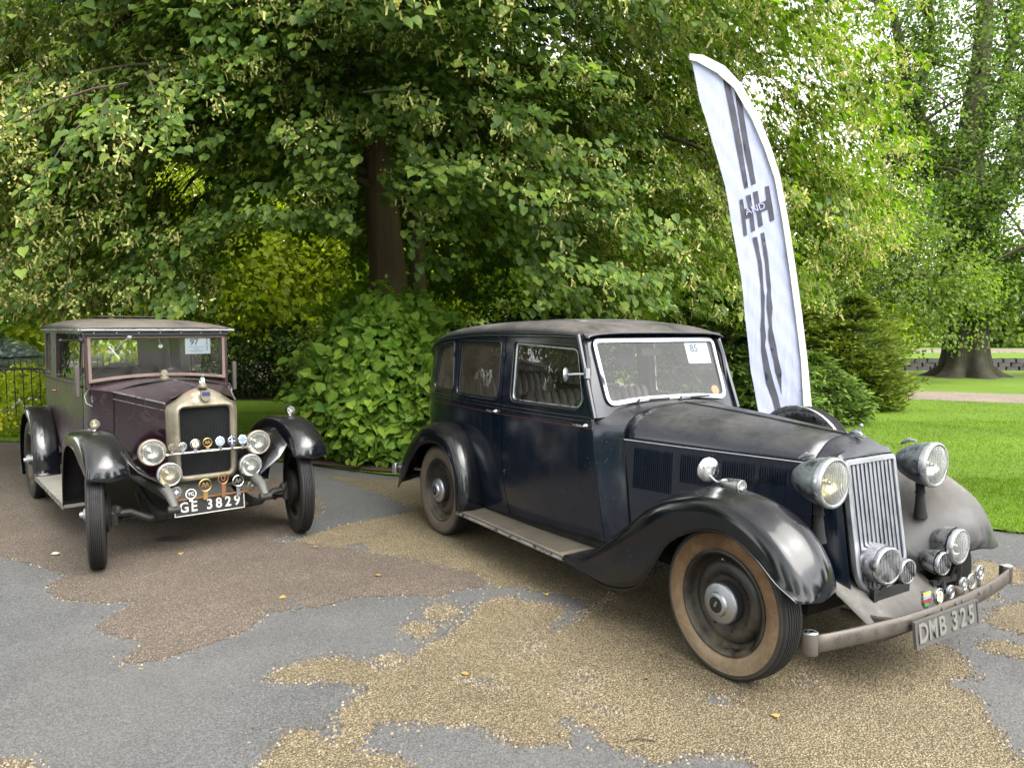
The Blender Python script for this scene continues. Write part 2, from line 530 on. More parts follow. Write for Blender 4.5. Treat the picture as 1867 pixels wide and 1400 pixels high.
def tyre_side():
    t = NT('tan_sidewall'); c = t.coord()
    n1 = t.noise(c, 4, 7, .75, .8); n2 = t.noise(c, 45, 4, .75)
    tc = t.n('TexCoord'); sp = t.n('SeparateXYZ'); t.l(tc.outputs['Object'], sp.inputs[0])
    low = t.rng(sp.outputs[2], .1, -.3, 0, .75)
    col = t.mix(t.rng(n1, .3, .7), (.055, .031, .017), (.225, .14, .075))
    col = t.mix(t.math('MULTIPLY', low, t.rng(n1, .25, .6, .5, 1)), col, (.27, .22, .15))
    col = t.mix(t.rng(n2, .5, .8, 0, .6), col, (.07, .045, .03))
    return t.done(t.princ(col, .8, 0, t.bump(n2, .3, .003), 0, .25))
M['sidewall'] = tyre_side()

def rim_mat():
    t = NT('dirty_black_rim'); c = t.coord()
    n1 = t.noise(c, 9, 6, .7)
    tc = t.n('TexCoord'); sp = t.n('SeparateXYZ'); t.l(tc.outputs['Object'], sp.inputs[0])
    low = t.rng(sp.outputs[2], .05, -.22, .15, .8)
    d = t.math('MULTIPLY', t.rng(n1, .35, .7), low)
    return t.done(t.princ(t.mix(d, (.010, .010, .011), (.16, .13, .085)), t.rng(d, 0, .5, .32, .8), 0, None, 0, .4))
M['rim'] = rim_mat()
M['oldsidewall'] = simple('grey_brown_sidewall', (.085, .066, .048), .8, 0, .5, 6, .3, 60)

def lens_mat(name, col=(.80, .82, .80), rough=.12):
    t = NT(name); c = t.coord()
    wv = t.n('TexWave'); wv.inputs['Scale'].default_value = 22; wv.inputs['Distortion'].default_value = 1.5; wv.bands_direction = 'Y'
    t.l(c, wv.inputs[0])
    nb = t.bump(wv.outputs['Fac'], .5, .004)
    tr = t.n('BsdfTransparent'); tr.inputs[0].default_value = (.93, .95, .92, 1)
    gl = t.princ(col, rough, 0, nb, 1)
    fr = t.n('Fresnel'); fr.inputs[0].default_value = 1.6; t.l(nb, fr.inputs[1])
    mx = t.n('MixShader'); t.l(t.math('ADD', fr.outputs[0], .05), mx.inputs[0]); t.l(tr.outputs[0], mx.inputs[1]); t.l(gl, mx.inputs[2])
    return t.done(mx.outputs[0])
M['lens'] = lens_mat('ribbed_lens')
M['reflector'] = metal('silver_reflector', (.62, .62, .58), .12, amount=.2)
M['amberrefl'] = metal('yellowed_reflector', (.58, .48, .28), .12, amount=.25)

# ---------------------------------------------------------------- ground
GR_BROWN=[(-3.7,5.3),(-3.41,5.15),(-3.08,4.97),(-2.98,4.9),(-2.94,4.63),(-2.82,4.47),(-2.49,4.37),(-2.26,4.4),(-2.27,4.2),(-2.3,4.03),(-2.2,3.92),(-1.98,3.85),(-1.93,3.76),(-1.95,3.59),(-1.89,3.55),(-1.73,3.62),(-1.59,3.78),(-1.43,4.01),(-1.43,4.22),(-1.28,4.27),(-1.12,4.33),(-0.98,4.47),(-0.62,4.51),(-0.44,4.46),(-0.34,4.61),(-0.19,4.65),(-0.16,4.75),(-0.28,4.93),(-0.54,5.11),(-0.83,5.28),(-1.19,5.46),(-1.56,5.62),(-1.92,5.69),(-1.74,5.86),(-1.71,6.67),(-2.19,7.88),(-3.3,8.67),(-5.22,9.62),(-6.94,10.75),(-7.42,10.75),(-9.53,10.44),(-5.78,6.29)]
GR_MAIN=[(-0.18,4.37),(-0.24,4.15),(-0.31,3.98),(-0.33,3.91),(-0.45,3.76),(-0.5,3.59),(-0.64,3.48),(-0.71,3.56),(-0.87,3.64),(-0.99,3.59),(-1.11,3.49),(-1.15,3.4),(-1.04,3.37),(-0.89,3.39),(-0.68,3.34),(-0.65,3.26),(-0.7,3.18),(-0.75,3.04),(-0.7,2.96),(-0.69,2.85),(-0.74,2.85),(-0.82,2.95),(-0.89,2.94),(-0.93,2.81),(-0.96,2.68),(-0.98,2.49),(-0.33,2.49),(-0.36,2.68),(-0.47,2.77),(-0.63,2.8),(-0.55,3.03),(-0.36,3.01),(-0.23,2.98),(-0.18,3.03),(-0.1,2.96),(-0.0,2.85),(0.01,2.85),(0.2,2.86),(0.23,2.93),(0.18,3.04),(0.24,3.06),(0.32,2.99),(0.4,2.82),(0.48,2.78),(0.57,2.71),(0.63,2.74),(0.66,2.78),(0.77,2.79),(0.88,2.76),(0.96,2.65),(0.96,2.46),(1.99,2.46),(1.94,2.72),(1.95,2.84),(1.98,2.99),(2.01,3.06),(2.07,3.26),(2.0,3.37),(2.04,3.41),(2.17,3.41),(2.23,3.58),(2.25,3.74),(2.2,3.81),(2.29,4.19),(2.02,4.76),(1.27,5.35),(0.63,4.51),(0.24,3.92),(0.19,3.96),(0.31,4.31),(0.23,4.36),(-0.11,4.45),(0.01,4.47)]
GR_UPPER=[(-1.69,5.69),(-1.19,5.46),(-0.83,5.3),(-0.54,5.13),(-0.28,4.94),(-0.15,4.75),(-0.08,4.68),(-0.12,4.65),(0.06,4.64),(0.33,4.51),(0.48,4.41),(0.44,4.24),(0.35,4.04),(0.65,4.65),(1.31,5.56),(2.13,6.11),(0.36,7.35),(-0.2,7.88),(-1.27,8.03),(-2.1,8.24),(-1.28,7.35),(-0.85,6.63),(-1.45,6.11)]
GR_ISO=[[(-0.5,4.22),(-0.42,4.31),(-0.31,4.24),(-0.37,4.13),(-0.45,4.12)],[(-0.57,3.97),(-0.55,4.07),(-0.44,4.03),(-0.47,3.88)],[(-0.63,3.62),(-0.59,3.64),(-0.56,3.6),(-0.6,3.58)],[(-0.45,4.3),(-0.39,4.32),(-0.39,4.28)],[(2.68,4.1),(2.83,4.27),(3.07,4.38),(3.28,4.38),(2.95,3.92),(2.75,3.9),(2.69,3.98)],[(2.45,3.79),(2.56,3.82),(2.65,3.76),(2.82,3.74),(2.7,3.58),(2.55,3.61),(2.43,3.71)],[(3.33,5.21),(3.38,5.15),(3.49,4.99),(3.26,4.68),(3.21,4.79),(2.92,4.43),(2.89,4.58),(2.91,4.73)],[(3.27,5.71),(3.55,5.75),(3.63,5.6),(3.31,5.49)],[(-1.93,2.7),(-1.87,2.72),(-1.83,2.69),(-1.81,2.62),(-1.93,2.58)]]
GR_HOLES=[[(0.3,3.41),(0.33,3.48),(0.39,3.45),(0.37,3.37),(0.31,3.35)],[(0.01,3.67),(0.07,3.72),(0.12,3.71),(0.09,3.64),(0.04,3.62)],[(0.1,3.81),(0.14,3.88),(0.2,3.85),(0.15,3.76)],[(0.84,3.25),(0.93,3.26),(1.03,3.23),(1.01,3.16),(0.94,3.13),(0.84,3.17)],[(1.33,3.41),(1.42,3.43),(1.44,3.33),(1.38,3.3),(1.32,3.35)],[(0.23,3.29),(0.29,3.31),(0.31,3.25),(0.26,3.21)],[(0.28,3.17),(0.35,3.19),(0.46,3.08),(0.38,3.07)],[(-0.31,3.43),(-0.14,3.42),(-0.04,3.34),(-0.07,3.29),(-0.25,3.39)],[(0.01,3.83),(0.18,3.89),(0.21,3.8),(0.09,3.76)],[(0.01,3.67),(0.12,3.71),(0.17,3.66),(0.07,3.62)]]
GR_UHOLES=[[(-1.27,5.54),(-1.16,5.63),(-1.06,5.46),(-1.1,5.35),(-1.21,5.39)],[(-1.09,5.89),(-1.02,5.91),(-1.03,5.84)],[(-0.4,4.93),(-0.29,4.97),(-0.2,4.87),(-0.31,4.81)]]
BAN_L=[(1.369,3.76),(1.407,3.694),(1.465,3.433),(1.556,3.16),(1.683,2.758),(1.757,2.373),(1.823,2.049),(1.87,1.679),(1.924,1.284),(1.998,0.929)]
BAN_R=[(1.378,3.766),(1.481,3.756),(1.653,3.673),(1.785,3.537),(1.919,3.307),(2.021,3.076),(2.103,2.843),(2.177,2.502),(2.241,2.157),(2.306,1.767),(2.361,1.394),(2.411,0.985)]
BAN_S=[(1.385,3.721),(1.439,3.708),(1.601,3.621),(1.734,3.506),(1.877,3.276),(1.979,3.055),(2.067,2.822),(2.136,2.502),(2.197,2.157),(2.26,1.767),(2.315,1.394),(2.35,0.996)]
STR1=[(1.637,3.615),(1.692,3.585),(1.746,3.37),(1.806,3.076),(1.863,2.749),(1.833,2.737),(1.763,3.055),(1.696,3.37)]
STR2=[(1.738,3.506),(1.791,3.443),(1.823,3.265),(1.876,3.012),(1.923,2.779),(1.889,2.764),(1.829,3.012),(1.773,3.307)]
STR3=[(1.907,2.356),(1.942,2.366),(1.986,2.157),(2.006,1.941),(2.014,1.897),(2.014,1.786),(2.017,1.673),(2.034,1.576),(2.027,1.5),(2.039,1.455),(2.069,1.327),(2.11,1.198),(2.147,1.084),(2.168,0.997),(2.123,0.982),(2.094,1.084),(2.045,1.206),(2.019,1.327),(2.001,1.448),(1.995,1.538),(1.986,1.636),(1.989,1.786),(1.984,1.897),(1.979,1.984),(1.95,2.179)]
STR4=[(1.969,2.39),(1.999,2.399),(2.038,2.179),(2.063,1.963),(2.065,1.897),(2.078,1.8),(2.073,1.726),(2.081,1.636),(2.113,1.508),(2.131,1.41),(2.165,1.297),(2.17,1.107),(2.151,1.191),(2.115,1.297),(2.101,1.372),(2.077,1.448),(2.053,1.553),(2.05,1.613),(2.053,1.658),(2.03,1.8),(2.028,1.897),(2.035,1.941),(2.007,2.179)]
HH1=[(1.796,2.651),(1.822,2.66),(1.839,2.581),(1.869,2.591),(1.845,2.683),(1.884,2.696),(1.927,2.416),(1.895,2.399),(1.879,2.514),(1.847,2.499),(1.863,2.379),(1.837,2.366)]
HH2=[(1.901,2.711),(1.937,2.722),(1.957,2.626),(2.008,2.649),(1.993,2.754),(2.027,2.762),(2.077,2.497),(2.043,2.48),(2.023,2.579),(1.969,2.555),(1.987,2.454),(1.955,2.437)]
TXT=[(1.885,2.549),(1.951,2.609),(1.884,2.587)]

def asphalt_mat():
    t = NT('worn_asphalt'); p = t.wpos()
    n1 = t.noise(p, .7, 5, .6); n2 = t.noise(p, 120, 3, .6); n3 = t.noise(p, 3.5, 6, .7)
    v = t.vor(p, 150, 'F1', 'Color'); bw = t.n('RGBToBW'); t.l(v, bw.inputs[0])
    col = t.mix(t.rng(n1, .3, .7), (.052, .052, .053), (.090, .089, .089))
    col = t.mix(t.rng(n3, .42, .75, 0, .45), col, (.042, .041, .042))
    col = t.mix(t.rng(bw.outputs[0], .2, .95, 0, .75), col, (.17, .17, .168))
    col = t.mix(t.rng(n2, .5, .75, 0, .75), col, (.02, .02, .02))
    # a few damp or oily stains, wandering cracks
    cr = t.vor(t.n('VectorMath', operation='ADD').outputs[0], 1) if False else None
    st = t.noise(p, 1.1, 4, .6, 2.0); col = t.mix(t.rng(st, .5, .68, 0, .2), col, (.035, .033, .032)); col = t.mix(t.rng(t.noise(p, .35, 3), .45, .65, 0, .3), col, (.13, .12, .105))
    h = t.math('ADD', t.math('MULTIPLY', bw.outputs[0], .6), n2)
    return t.done(t.princ(col, t.rng(n1, .3, .7, .7, .9), 0, t.bump(h, .7, .004), 0, .3))

def gravel_mat(name, stops, scale=125):
    t = NT(name); p = t.wpos()
    v1 = t.vor(p, scale, 'F1', 'Color'); v1d = t.vor(p, scale, 'F1', 'Distance'); bw = t.n('RGBToBW'); t.l(v1, bw.inputs[0])
    v2 = t.vor(p, scale * 1.7, 'F1', 'Color'); bw2 = t.n('RGBToBW'); t.l(v2, bw2.inputs[0])
    f = t.math('ADD', t.math('MULTIPLY', bw.outputs[0], .65), t.math('MULTIPLY', bw2.outputs[0], .35))
    col = t.ramp(f, stops)
    n1 = t.noise(p, .9, 5, .65); n3 = t.noise(p, 6, 5, .7)
    hs = t.n('HueSaturation'); t.l(col, hs.inputs['Color']); t.l(t.math('MULTIPLY', t.rng(n1, .3, .7, .78, 1.15), t.rng(n3, .3, .7, .9, 1.08)), hs.inputs['Value'])
    col = t.mix(t.rng(v1d, .35, .65, 0, .75), hs.outputs[0], (.045, .038, .03))
    h = t.math('SUBTRACT', 1.0, v1d)
    return t.done(t.princ(col, .82, 0, t.bump(h, 1.0, .006), 0, .3))

def soil_mat():
    t = NT('brown_soil'); p = t.wpos(); n1 = t.noise(p, 3, 6, .7); n2 = t.noise(p, 40, 4, .7)
    col = t.mix(n1, (.04, .03, .02), (.09, .065, .045)); col = t.mix(t.rng(n2, .55, .7, 0, .7), col, (.14, .11, .06))
    return t.done(t.princ(col, .95, 0, t.bump(n2, .8, .02), 0, .2))

def lawn_mat():
    t = NT('mown_grass'); p = t.wpos(); n1 = t.noise(p, .45, 4, .6); n2 = t.noise(p, 30, 4, .75); n3 = t.noise(p, 5, 5, .7)
    col = t.mix(t.rng(n1, .3, .7), (.095, .170, .014), (.16, .25, .022))
    col = t.mix(t.rng(n3, .4, .75, 0, .6), col, (.18, .26, .03)); col = t.mix(t.rng(n2, .35, .7, .55, 0), col, (.05, .10, .01))
    return t.done(t.princ(col, .85, 0, t.bump(n2, 1.0, .03), 0, .2))

M['asphalt'] = asphalt_mat()
M['tan'] = gravel_mat('tan_resin_gravel', [(0, (.055, .042, .022)), (.3, (.145, .11, .058)), (.55, (.235, .188, .108)), (.8, (.34, .285, .18)), (1, (.50, .44, .32))])
M['brown'] = gravel_mat('brown_resin_gravel', [(0, (.045, .033, .025)), (.3, (.10, .079, .060)), (.55, (.163, .13, .103)), (.8, (.26, .205, .165)), (1, (.42, .35, .30))])
M['soil'] = soil_mat()
M['lawn'] = lawn_mat()

def sheet(name, poly, z, mat, holes=(), step=2.0, rag=0.0, rs=.014, kind='structure', und=0.0):
    def ragged(P, seed):
        Q = resample(P, rs); out = []
        c = len(Q)
        for i, (x, y) in enumerate(Q):
            d = mnoise.noise_vector(Vector((x * 6.5, y * 6.5, seed))) * .7 + mnoise.noise_vector(Vector((x * 17, y * 17, seed + 3))) * .4 + mnoise.noise_vector(Vector((x * 41, y * 41, seed + 7))) * .9
            out.append((x + d.x * rag, y + d.y * rag))
        return out
    b = MB()
    if rag:
        poly = ragged(poly, .3); holes = [ragged(h, 1.7) for h in holes]
        pts = []; edges = []
        for r in [poly] + list(holes):
            o = len(pts); pts += r; edges += [(o + i, o + (i + 1) % len(r)) for i in range(len(r))]
        r = delaunay_2d_cdt([Vector(p) for p in pts], edges, [], 0, 1e-6)
        vv = [(p.x, p.y) for p in r[0]]; tri = r[2]
        C = np.array([[(vv[a][k] + vv[b_][k] + vv[c][k]) / 3 for k in (0, 1)] for a, b_, c in tri])
        ok = inpoly(C, poly)
        for h in holes: ok &= ~inpoly(C, h)
        b.add([(x, y, z) for x, y in vv], [t_ for t_, o in zip(tri, ok) if o])
    else:
        b.panel(poly, list(holes), lambda x, y, d: (x, y, z + und * (mnoise.noise(Vector((x * .15, y * .15, 0))))), step=step)
    o = b.build(name, mat, fix=False, smooth=180)
    # make sure the sheet faces up
    me = o.data
    if len(me.polygons) and sum(p.normal.z for p in me.polygons) < 0: me.flip_normals()
    return tag(o, kind=kind)

EDGE = [(-40, 12.6), (-12, 11.2), (-7.2, 10.72), (-5.0, 10.2), (-3.2, 9.3), (-2.4, 8.85), (-1.4, 8.25), (-.4, 8.0), (1.0, 7.55), (2.2, 7.0), (3.2, 6.35), (4.15, 5.84), (5.5, 5.1), (8, 4.0), (14, 2.2), (40, -4)]
sheet('paved_ground', [(-40, -25), (40, -25), (40, -3.9), (14.3, 2.4), (8.2, 4.3), (4.3, 6.1), (1.2, 8.0), (-1.2, 8.8), (-7, 11.2), (-40, 13)], 0.0, M['asphalt'], step=3)
sheet('tan_gravel_surface', GR_MAIN, .0022, M['tan'], GR_HOLES[:-1], rag=.03)
sheet('tan_gravel_surface', GR_UPPER, .0022, M['tan'], GR_UHOLES, rag=.03)
for g_ in GR_ISO: sheet('gravel_patch', g_, .0026, M['tan'], rag=.025)
sheet('brown_gravel_surface', GR_BROWN, .0032, M['brown'], rag=.03)
M['oil'] = simple('dark_oil_stain', (.05, .042, .036), .6, 0, .4, 30, .3)
sheet('oil_stain', [(-2.82, 5.74), (-2.70, 5.80), (-2.55, 5.78), (-2.48, 5.70), (-2.60, 5.66), (-2.76, 5.68)], .0055, M['oil'], rag=.06, rs=.02)
for q_ in ([(-1.36, 4.40), (-1.30, 4.46), (-1.27, 4.44), (-1.33, 4.37)], [(-1.29, 4.28), (-1.235, 4.35), (-1.21, 4.32), (-1.26, 4.26)]): sheet('worn_spot', q_, .005, M['asphalt'], rag=.008)
sheet('soil_bed', [(-2.7, 9.0), (-1.5, 8.35), (-.3, 8.1), (.9, 7.75), (1.6, 8.4), (1.8, 10), (.8, 12), (-1.4, 12.6), (-3.1, 11.6), (-3.4, 10)], .03, M['soil'], step=.4, und=.03)
sheet('shrub_soil_bed', [(-14, 17.6), (-9, 17.2), (-6, 17.0), (-3, 16.6), (1.5, 16), (3, 18), (2, 30), (-14, 30)], .035, M['soil'], step=2)
def loose_stones():
    r = np.random.default_rng(77); P = []
    for poly, n in ((GR_MAIN, 7000), (GR_UPPER, 2500), (GR_BROWN, 4000)) + tuple((g, 700) for g in GR_ISO) + tuple((g, 500) for g in GR_HOLES):
        Q = np.array(resample(poly, .02)); k = r.integers(0, len(Q), n); P.append(Q[k] + r.normal(size=(n, 2)) * (.018 + .05 * r.random((n, 1)) ** 4))
    P = np.vstack(P); P = P[(P[:, 1] < 7.5) & (np.abs(P[:, 0]) < 5)]; n = len(P)
    s = .0035 + .006 * r.random(n) ** 2; a0 = r.uniform(0, 6.28, n)
    V = np.zeros((n, 6, 3), np.float32)
    for j in range(5):
        rad = s * (.7 + .5 * r.random(n)); V[:, j, 0] = P[:, 0] + rad * np.cos(a0 + j * 1.2566); V[:, j, 1] = P[:, 1] + rad * np.sin(a0 + j * 1.2566); V[:, j, 2] = .0005
    V[:, 5, :2] = P; V[:, 5, 2] = .002 + s * .7
    F_ = np.array([(0, 1, 5), (1, 2, 5), (2, 3, 5), (3, 4, 5), (4, 0, 5)]); Fq = (np.arange(n)[:, None, None] * 6 + F_[None]).reshape(-1, 3)
    t = NT('loose_stone'); g = t.n('NewGeometry')
    col = t.ramp(g.outputs['Random Per Island'], [(0, (.05, .04, .025)), (.35, (.10, .078, .05)), (.7, (.165, .13, .085)), (1, (.28, .24, .17))])
    m = t.done(t.princ(col, .8, 0, None, 0, .3))
    o = bpy.data.objects.new('loose_gravel', np_mesh('loose_gravel', V.reshape(-1, 3), Fq, 3, m)); put(o); tag(o, 'loose gravel grains scattered along the worn edges of the tan and brown patches', 'gravel', kind='stuff')
loose_stones()
def litter():
    r = np.random.default_rng(91); n = 1500
    P = np.stack([r.uniform(-6, 4.5, n), 2.3 + 6.2 * r.random(n) ** .8, np.full(n, .007)], 1); P = P[P[:, 1] < 8.2 - .25 * P[:, 0]]; n = len(P)
    D = r.normal(size=(n, 3)) * np.array([1, 1, .12]); N = np.array([0, 0, 1.0]) + r.normal(size=(n, 3)) * .25
    T = np.array([(0, -.2, 0), (.5, -.3, .1), (1, 0, 0), (.4, .3, .1)], np.float32)
    t = NT('leaf_litter'); g = t.n('NewGeometry'); col = t.ramp(g.outputs['Random Per Island'], [(0, (.03, .022, .012)), (.5, (.10, .075, .03)), (.85, (.28, .24, .10)), (1, (.05, .08, .02))])
    m = t.done(t.princ(col, .8)); o = bpy.data.objects.new('leaf_litter', leaves_mesh('leaf_litter', P, D, N, .006 + .016 * r.random(n) ** 2.5, T, np.array([(0, 1, 2, 3)]), m)); put(o)
    tag(o, 'tiny dry blossom and leaf bits scattered over the paving', 'leaf litter', kind='stuff')
LITTER = litter
LAWN = EDGE + [(40, 29), (-40, 29)]
PATH = [(30, 8.2), (20, 11.6), (14, 14.55), (11.05, 16.07), (8.3, 17.6), (4, 19.6), (0, 21), (0, 23), (5, 21.6), (9, 20.1), (13.02, 18.2), (16, 17.0), (22, 14.4), (30, 11.4)]
sheet('lawn', LAWN, .02, M['lawn'], step=.8, und=.0)
sheet('lawn', [(-200, 13), (-40, 12.6), (-40, 29), (-200, 29)], .02, M['lawn'], step=30)
sheet('lawn', [(40, -4), (200, -30), (200, 29), (40, 29)], .02, M['lawn'], step=30)
M['pathm'] = gravel_mat('pinkish_path', [(0, (.16, .12, .09)), (.5, (.30, .24, .19)), (1, (.42, .36, .30))], 60)
sheet('park_path', PATH, .026, M['pathm'], step=1.0, rag=.05, rs=.25)
t = NT('river_water'); tn = t.noise(t.wpos(), 3, 3)
M['water'] = t.done(t.princ((.02, .025, .02), .06, 0, t.bump(tn, .25, .03), 0, .6))
sheet('river', [(-200, 28.5), (200, 28.5), (200, 34.5), (-200, 34.5)], -.45, M['water'], step=30)
sheet('river_bank', [(-200, 28.2), (-200, 28.9), (200, 28.9), (200, 28.2)], -.02, M['soil'], step=20)
sheet('far_bank', [(-200, 33.3), (200, 33.3), (200, 46), (-200, 46)], .16, M['lawn'], step=8)
sheet('far_road', [(-200, 46), (200, 46), (200, 54), (-200, 54)], .19, M['pathm'], step=15)
sheet('far_ground', [(-1500, 54), (1500, 54), (1500, 1800), (-1500, 1800)], .17, M['lawn'], step=150)
sheet('near_ground', [(-1500, -1500), (1500, -1500), (1500, 28), (-1500, 28)], -.03, M['lawn'], step=250)

# stone river wall, each stone that shows
wallroot = empty('stone_river_wall', (0, 33.2, 0), 0, 'low grey stone wall holding the far bank of the river behind the big tree', 'wall')
b = MB(); b.box((30, .12, -.25), (130, .3, .78)); b.build('core', simple('wall_mortar', (.06, .055, .05), .95), wallroot)
M['stone'] = simple('wall_stone', (.06, .056, .05), .9, 0, .35, 4, .5)
sm = []
for k in range(4):
    q = MB(); rr = random.Random(k); q.box((0, 0, 0), (.5, .18, .17)); me = q.build('stone', M['stone'], bevel=0).data
    for v in me.vertices: v.co += Vector((rr.uniform(-.03, .03), rr.uniform(-.02, .02), rr.uniform(-.02, .02)))
    sm.append(me)
for o in [o for o in COL.objects if o.name.startswith('stone') and o.parent is None and o.type == 'MESH']: bpy.data.objects.remove(o)
for row in range(3):
    for i in range(28):
        o = bpy.data.objects.new('stone', random.choice(sm)); put(o, wallroot)
        o.location = (14.3 + i * .56 + row * .21, -.08 + random.uniform(-.03, .02), -.1 + row * .19 - .04); o.rotation_euler = (0, random.uniform(-.04, .04), random.uniform(-.05, .05))

# ---------------------------------------------------------------- foliage builders
LEAF6 = np.array([(0, 0, 0), (.12, .42, .07), (.60, .40, .05), (1.05, 0, -.10), (.60, -.40, .05), (.12, -.42, .07)], np.float32)
LF6 = np.array([(0, 3, 2, 1), (0, 5, 4, 3)])
LEAF4 = np.array([(0, 0, 0), (.45, .36, .05), (1.0, 0, -.05), (.45, -.36, .05)], np.float32)
LF4 = np.array([(0, 3, 2, 1)])[:, :]
NEED = np.array([(0, -.09, 0), (0, .09, 0), (1, .02, .04), (1, -.02, .04)], np.float32)

def nrm(a): return a / np.maximum(np.linalg.norm(a, axis=-1, keepdims=True), 1e-6)

def leaves_mesh(name, P, D, N, S, tmpl, faces, mat, smooth=False):
    D = nrm(D); B = nrm(np.cross(N, D)); N2 = np.cross(D, B)
    V = P[:, None] + S[:, None, None] * (tmpl[None, :, 0:1] * D[:, None] + tmpl[None, :, 1:2] * B[:, None] + tmpl[None, :, 2:3] * N2[:, None])
    k = len(tmpl); F = (np.arange(len(P))[:, None, None] * k + faces[None]).reshape(-1, faces.shape[1])
    return np_mesh(name, V.reshape(-1, 3), F, faces.shape[1], mat, smooth)

def obj(name, me, parent=None, kind=None):
    o = bpy.data.objects.new(name, me); put(o, parent)
    if kind: o['kind'] = kind
    return o

def clump_tree(name, label, base, blobs, n_leaf, size, mat, bark, trunk_r, cl=.45, per=28, limbs=7, cat='tree', group=None, shell=.55, hang=.0, top=None, gap=0.0, extra_limbs=None, seed=1, tmpl=LEAF4, faces=LF4, trunk_name='trunk'):
    """a tree: tapered trunk and limbs, and a crown of many leaf clumps filling several uneven masses.
    blobs: (dx,dy,z,rx,ry,rz) ellipsoids relative to the base"""
    r = np.random.default_rng(seed)
    root = empty(name, base, 0, label, cat, group)
    bl = np.array(blobs, float)
    vol = bl[:, 3] * bl[:, 4] * bl[:, 5]; pr = vol ** .75; pr /= pr.sum()
    nc = max(1, n_leaf // per)
    which = r.choice(len(bl), nc, p=pr)
    u = nrm(r.normal(size=(nc, 3))); rad = shell + (1 - shell) * r.random(nc) ** .5
    rad *= 1 + .18 * r.normal(size=nc) * .6
    C = bl[which, :3] + u * rad[:, None] * bl[which, 3:]
    if gap:
        g = np.array([mnoise.noise(Vector(c) * gap) for c in C]); keep = g > -.12; C = C[keep]; u = u[keep]; nc = len(C)
    C[:, 2] = np.maximum(C[:, 2], .15)
    # leaves of a clump: a flattened, drooping fan
    off = r.normal(size=(nc, per, 3)) * cl * np.array([1, 1, .45])
    off[:, :, 2] -= hang * r.random((nc, per)) ** 1.5
    P = (C[:, None] + off).reshape(-1, 3); P[:, 2] = np.maximum(P[:, 2], .05)
    U = np.repeat(u, per, 0)
    N = U * .6 + np.array([0, 0, .75]) + r.normal(size=P.shape) * .5
    D = np.array([0, 0, -.55]) + U * .5 + r.normal(size=P.shape) * .6
    S = size * (.65 + .7 * r.random(len(P)))
    obj('crown', leaves_mesh('crown', P, D, N, S, tmpl, faces, mat), root, 'stuff')
    H = top if top else bl[:, 2].max()
    b = MB(); wob = [r.normal() * .08 for _ in range(8)]
    path = [(wob[i] * trunk_r * 3 * (i > 1), wob[-i] * trunk_r * 2 * (i > 1), H * i / 6) for i in range(7)]
    b.tube(path, [trunk_r * 1.5, trunk_r * .98, trunk_r * .9, trunk_r * .75, trunk_r * .55, trunk_r * .35, trunk_r * .15], 12)
    b.build(trunk_name, bark, root, smooth=60)
    L = MB()
    for i in range(limbs):
        t_ = C[r.integers(nc)] if nc else np.array([0, 0, H])
        z0 = max(H * .12, min(H * .85, t_[2] * r.uniform(.35, .8))); f = z0 / H
        p0 = np.array([0, 0, z0]); p3 = t_
        m = p0 * .5 + p3 * .5 + np.array([0, 0, .12 * np.linalg.norm(p3 - p0)]) + r.normal(size=3) * .15
        pts = catmull([p0, m, p3], 5); rr0 = trunk_r * (.5 - .25 * f)
        L.tube(pts, list(np.linspace(rr0, .012, len(pts))), 6)
        for k in range(3):
            q = pts[4 + k * 2]; e = q + r.normal(size=3) * np.array([.7, .7, .35]) * max(.4, H * .1)
            L.tube([q, (q + e) / 2 + np.array([0, 0, .08]), e], [rr0 * .35, rr0 * .22, .008], 5)
    if extra_limbs:
        for pts, ra in extra_limbs: L.tube(catmull(pts, 4), list(np.linspace(ra, ra * .25, (len(pts) - 1) * 4 + 1)), 8)
    if L.v: tag(L.build('limbs', bark, root, smooth=60), kind='stuff')
    return root

LITTER()
M['lf_bg'] = leaf_mat('sunlit_leaves', [(.20, .26, .022), (.31, .37, .03), (.24, .31, .025), (.42, .45, .04)], .62, .45, (1.4, 1.45, .3))  # sunny yellow glow of the background trees is put into these leaf colours
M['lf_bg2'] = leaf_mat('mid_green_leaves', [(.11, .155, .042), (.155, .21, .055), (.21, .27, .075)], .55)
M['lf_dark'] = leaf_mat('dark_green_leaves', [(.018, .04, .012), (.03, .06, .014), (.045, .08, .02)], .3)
M['lf_ivy'] = leaf_mat('ivy_leaves', [(.02, .05, .012), (.035, .075, .016), (.06, .10, .022)], .3)
M['lf_conif'] = leaf_mat('conifer_sprays', [(.075, .12, .02), (.14, .19, .03), (.23, .27, .045)], .25, .7, (1.1, 1.2, .5), .2)
M['lf_soft'] = leaf_mat('soft_conifer_sprays', [(.065, .12, .025), (.11, .18, .035), (.17, .24, .048)], .25, .7, (1.1, 1.2, .5), .2)
M['bark'] = bark_mat('grey_brown_bark', (.035, .028, .022), (.13, .105, .085))
M['bark2'] = bark_mat('dark_ridged_bark', (.018, .016, .012), (.06, .052, .04), (5, 5, .6))

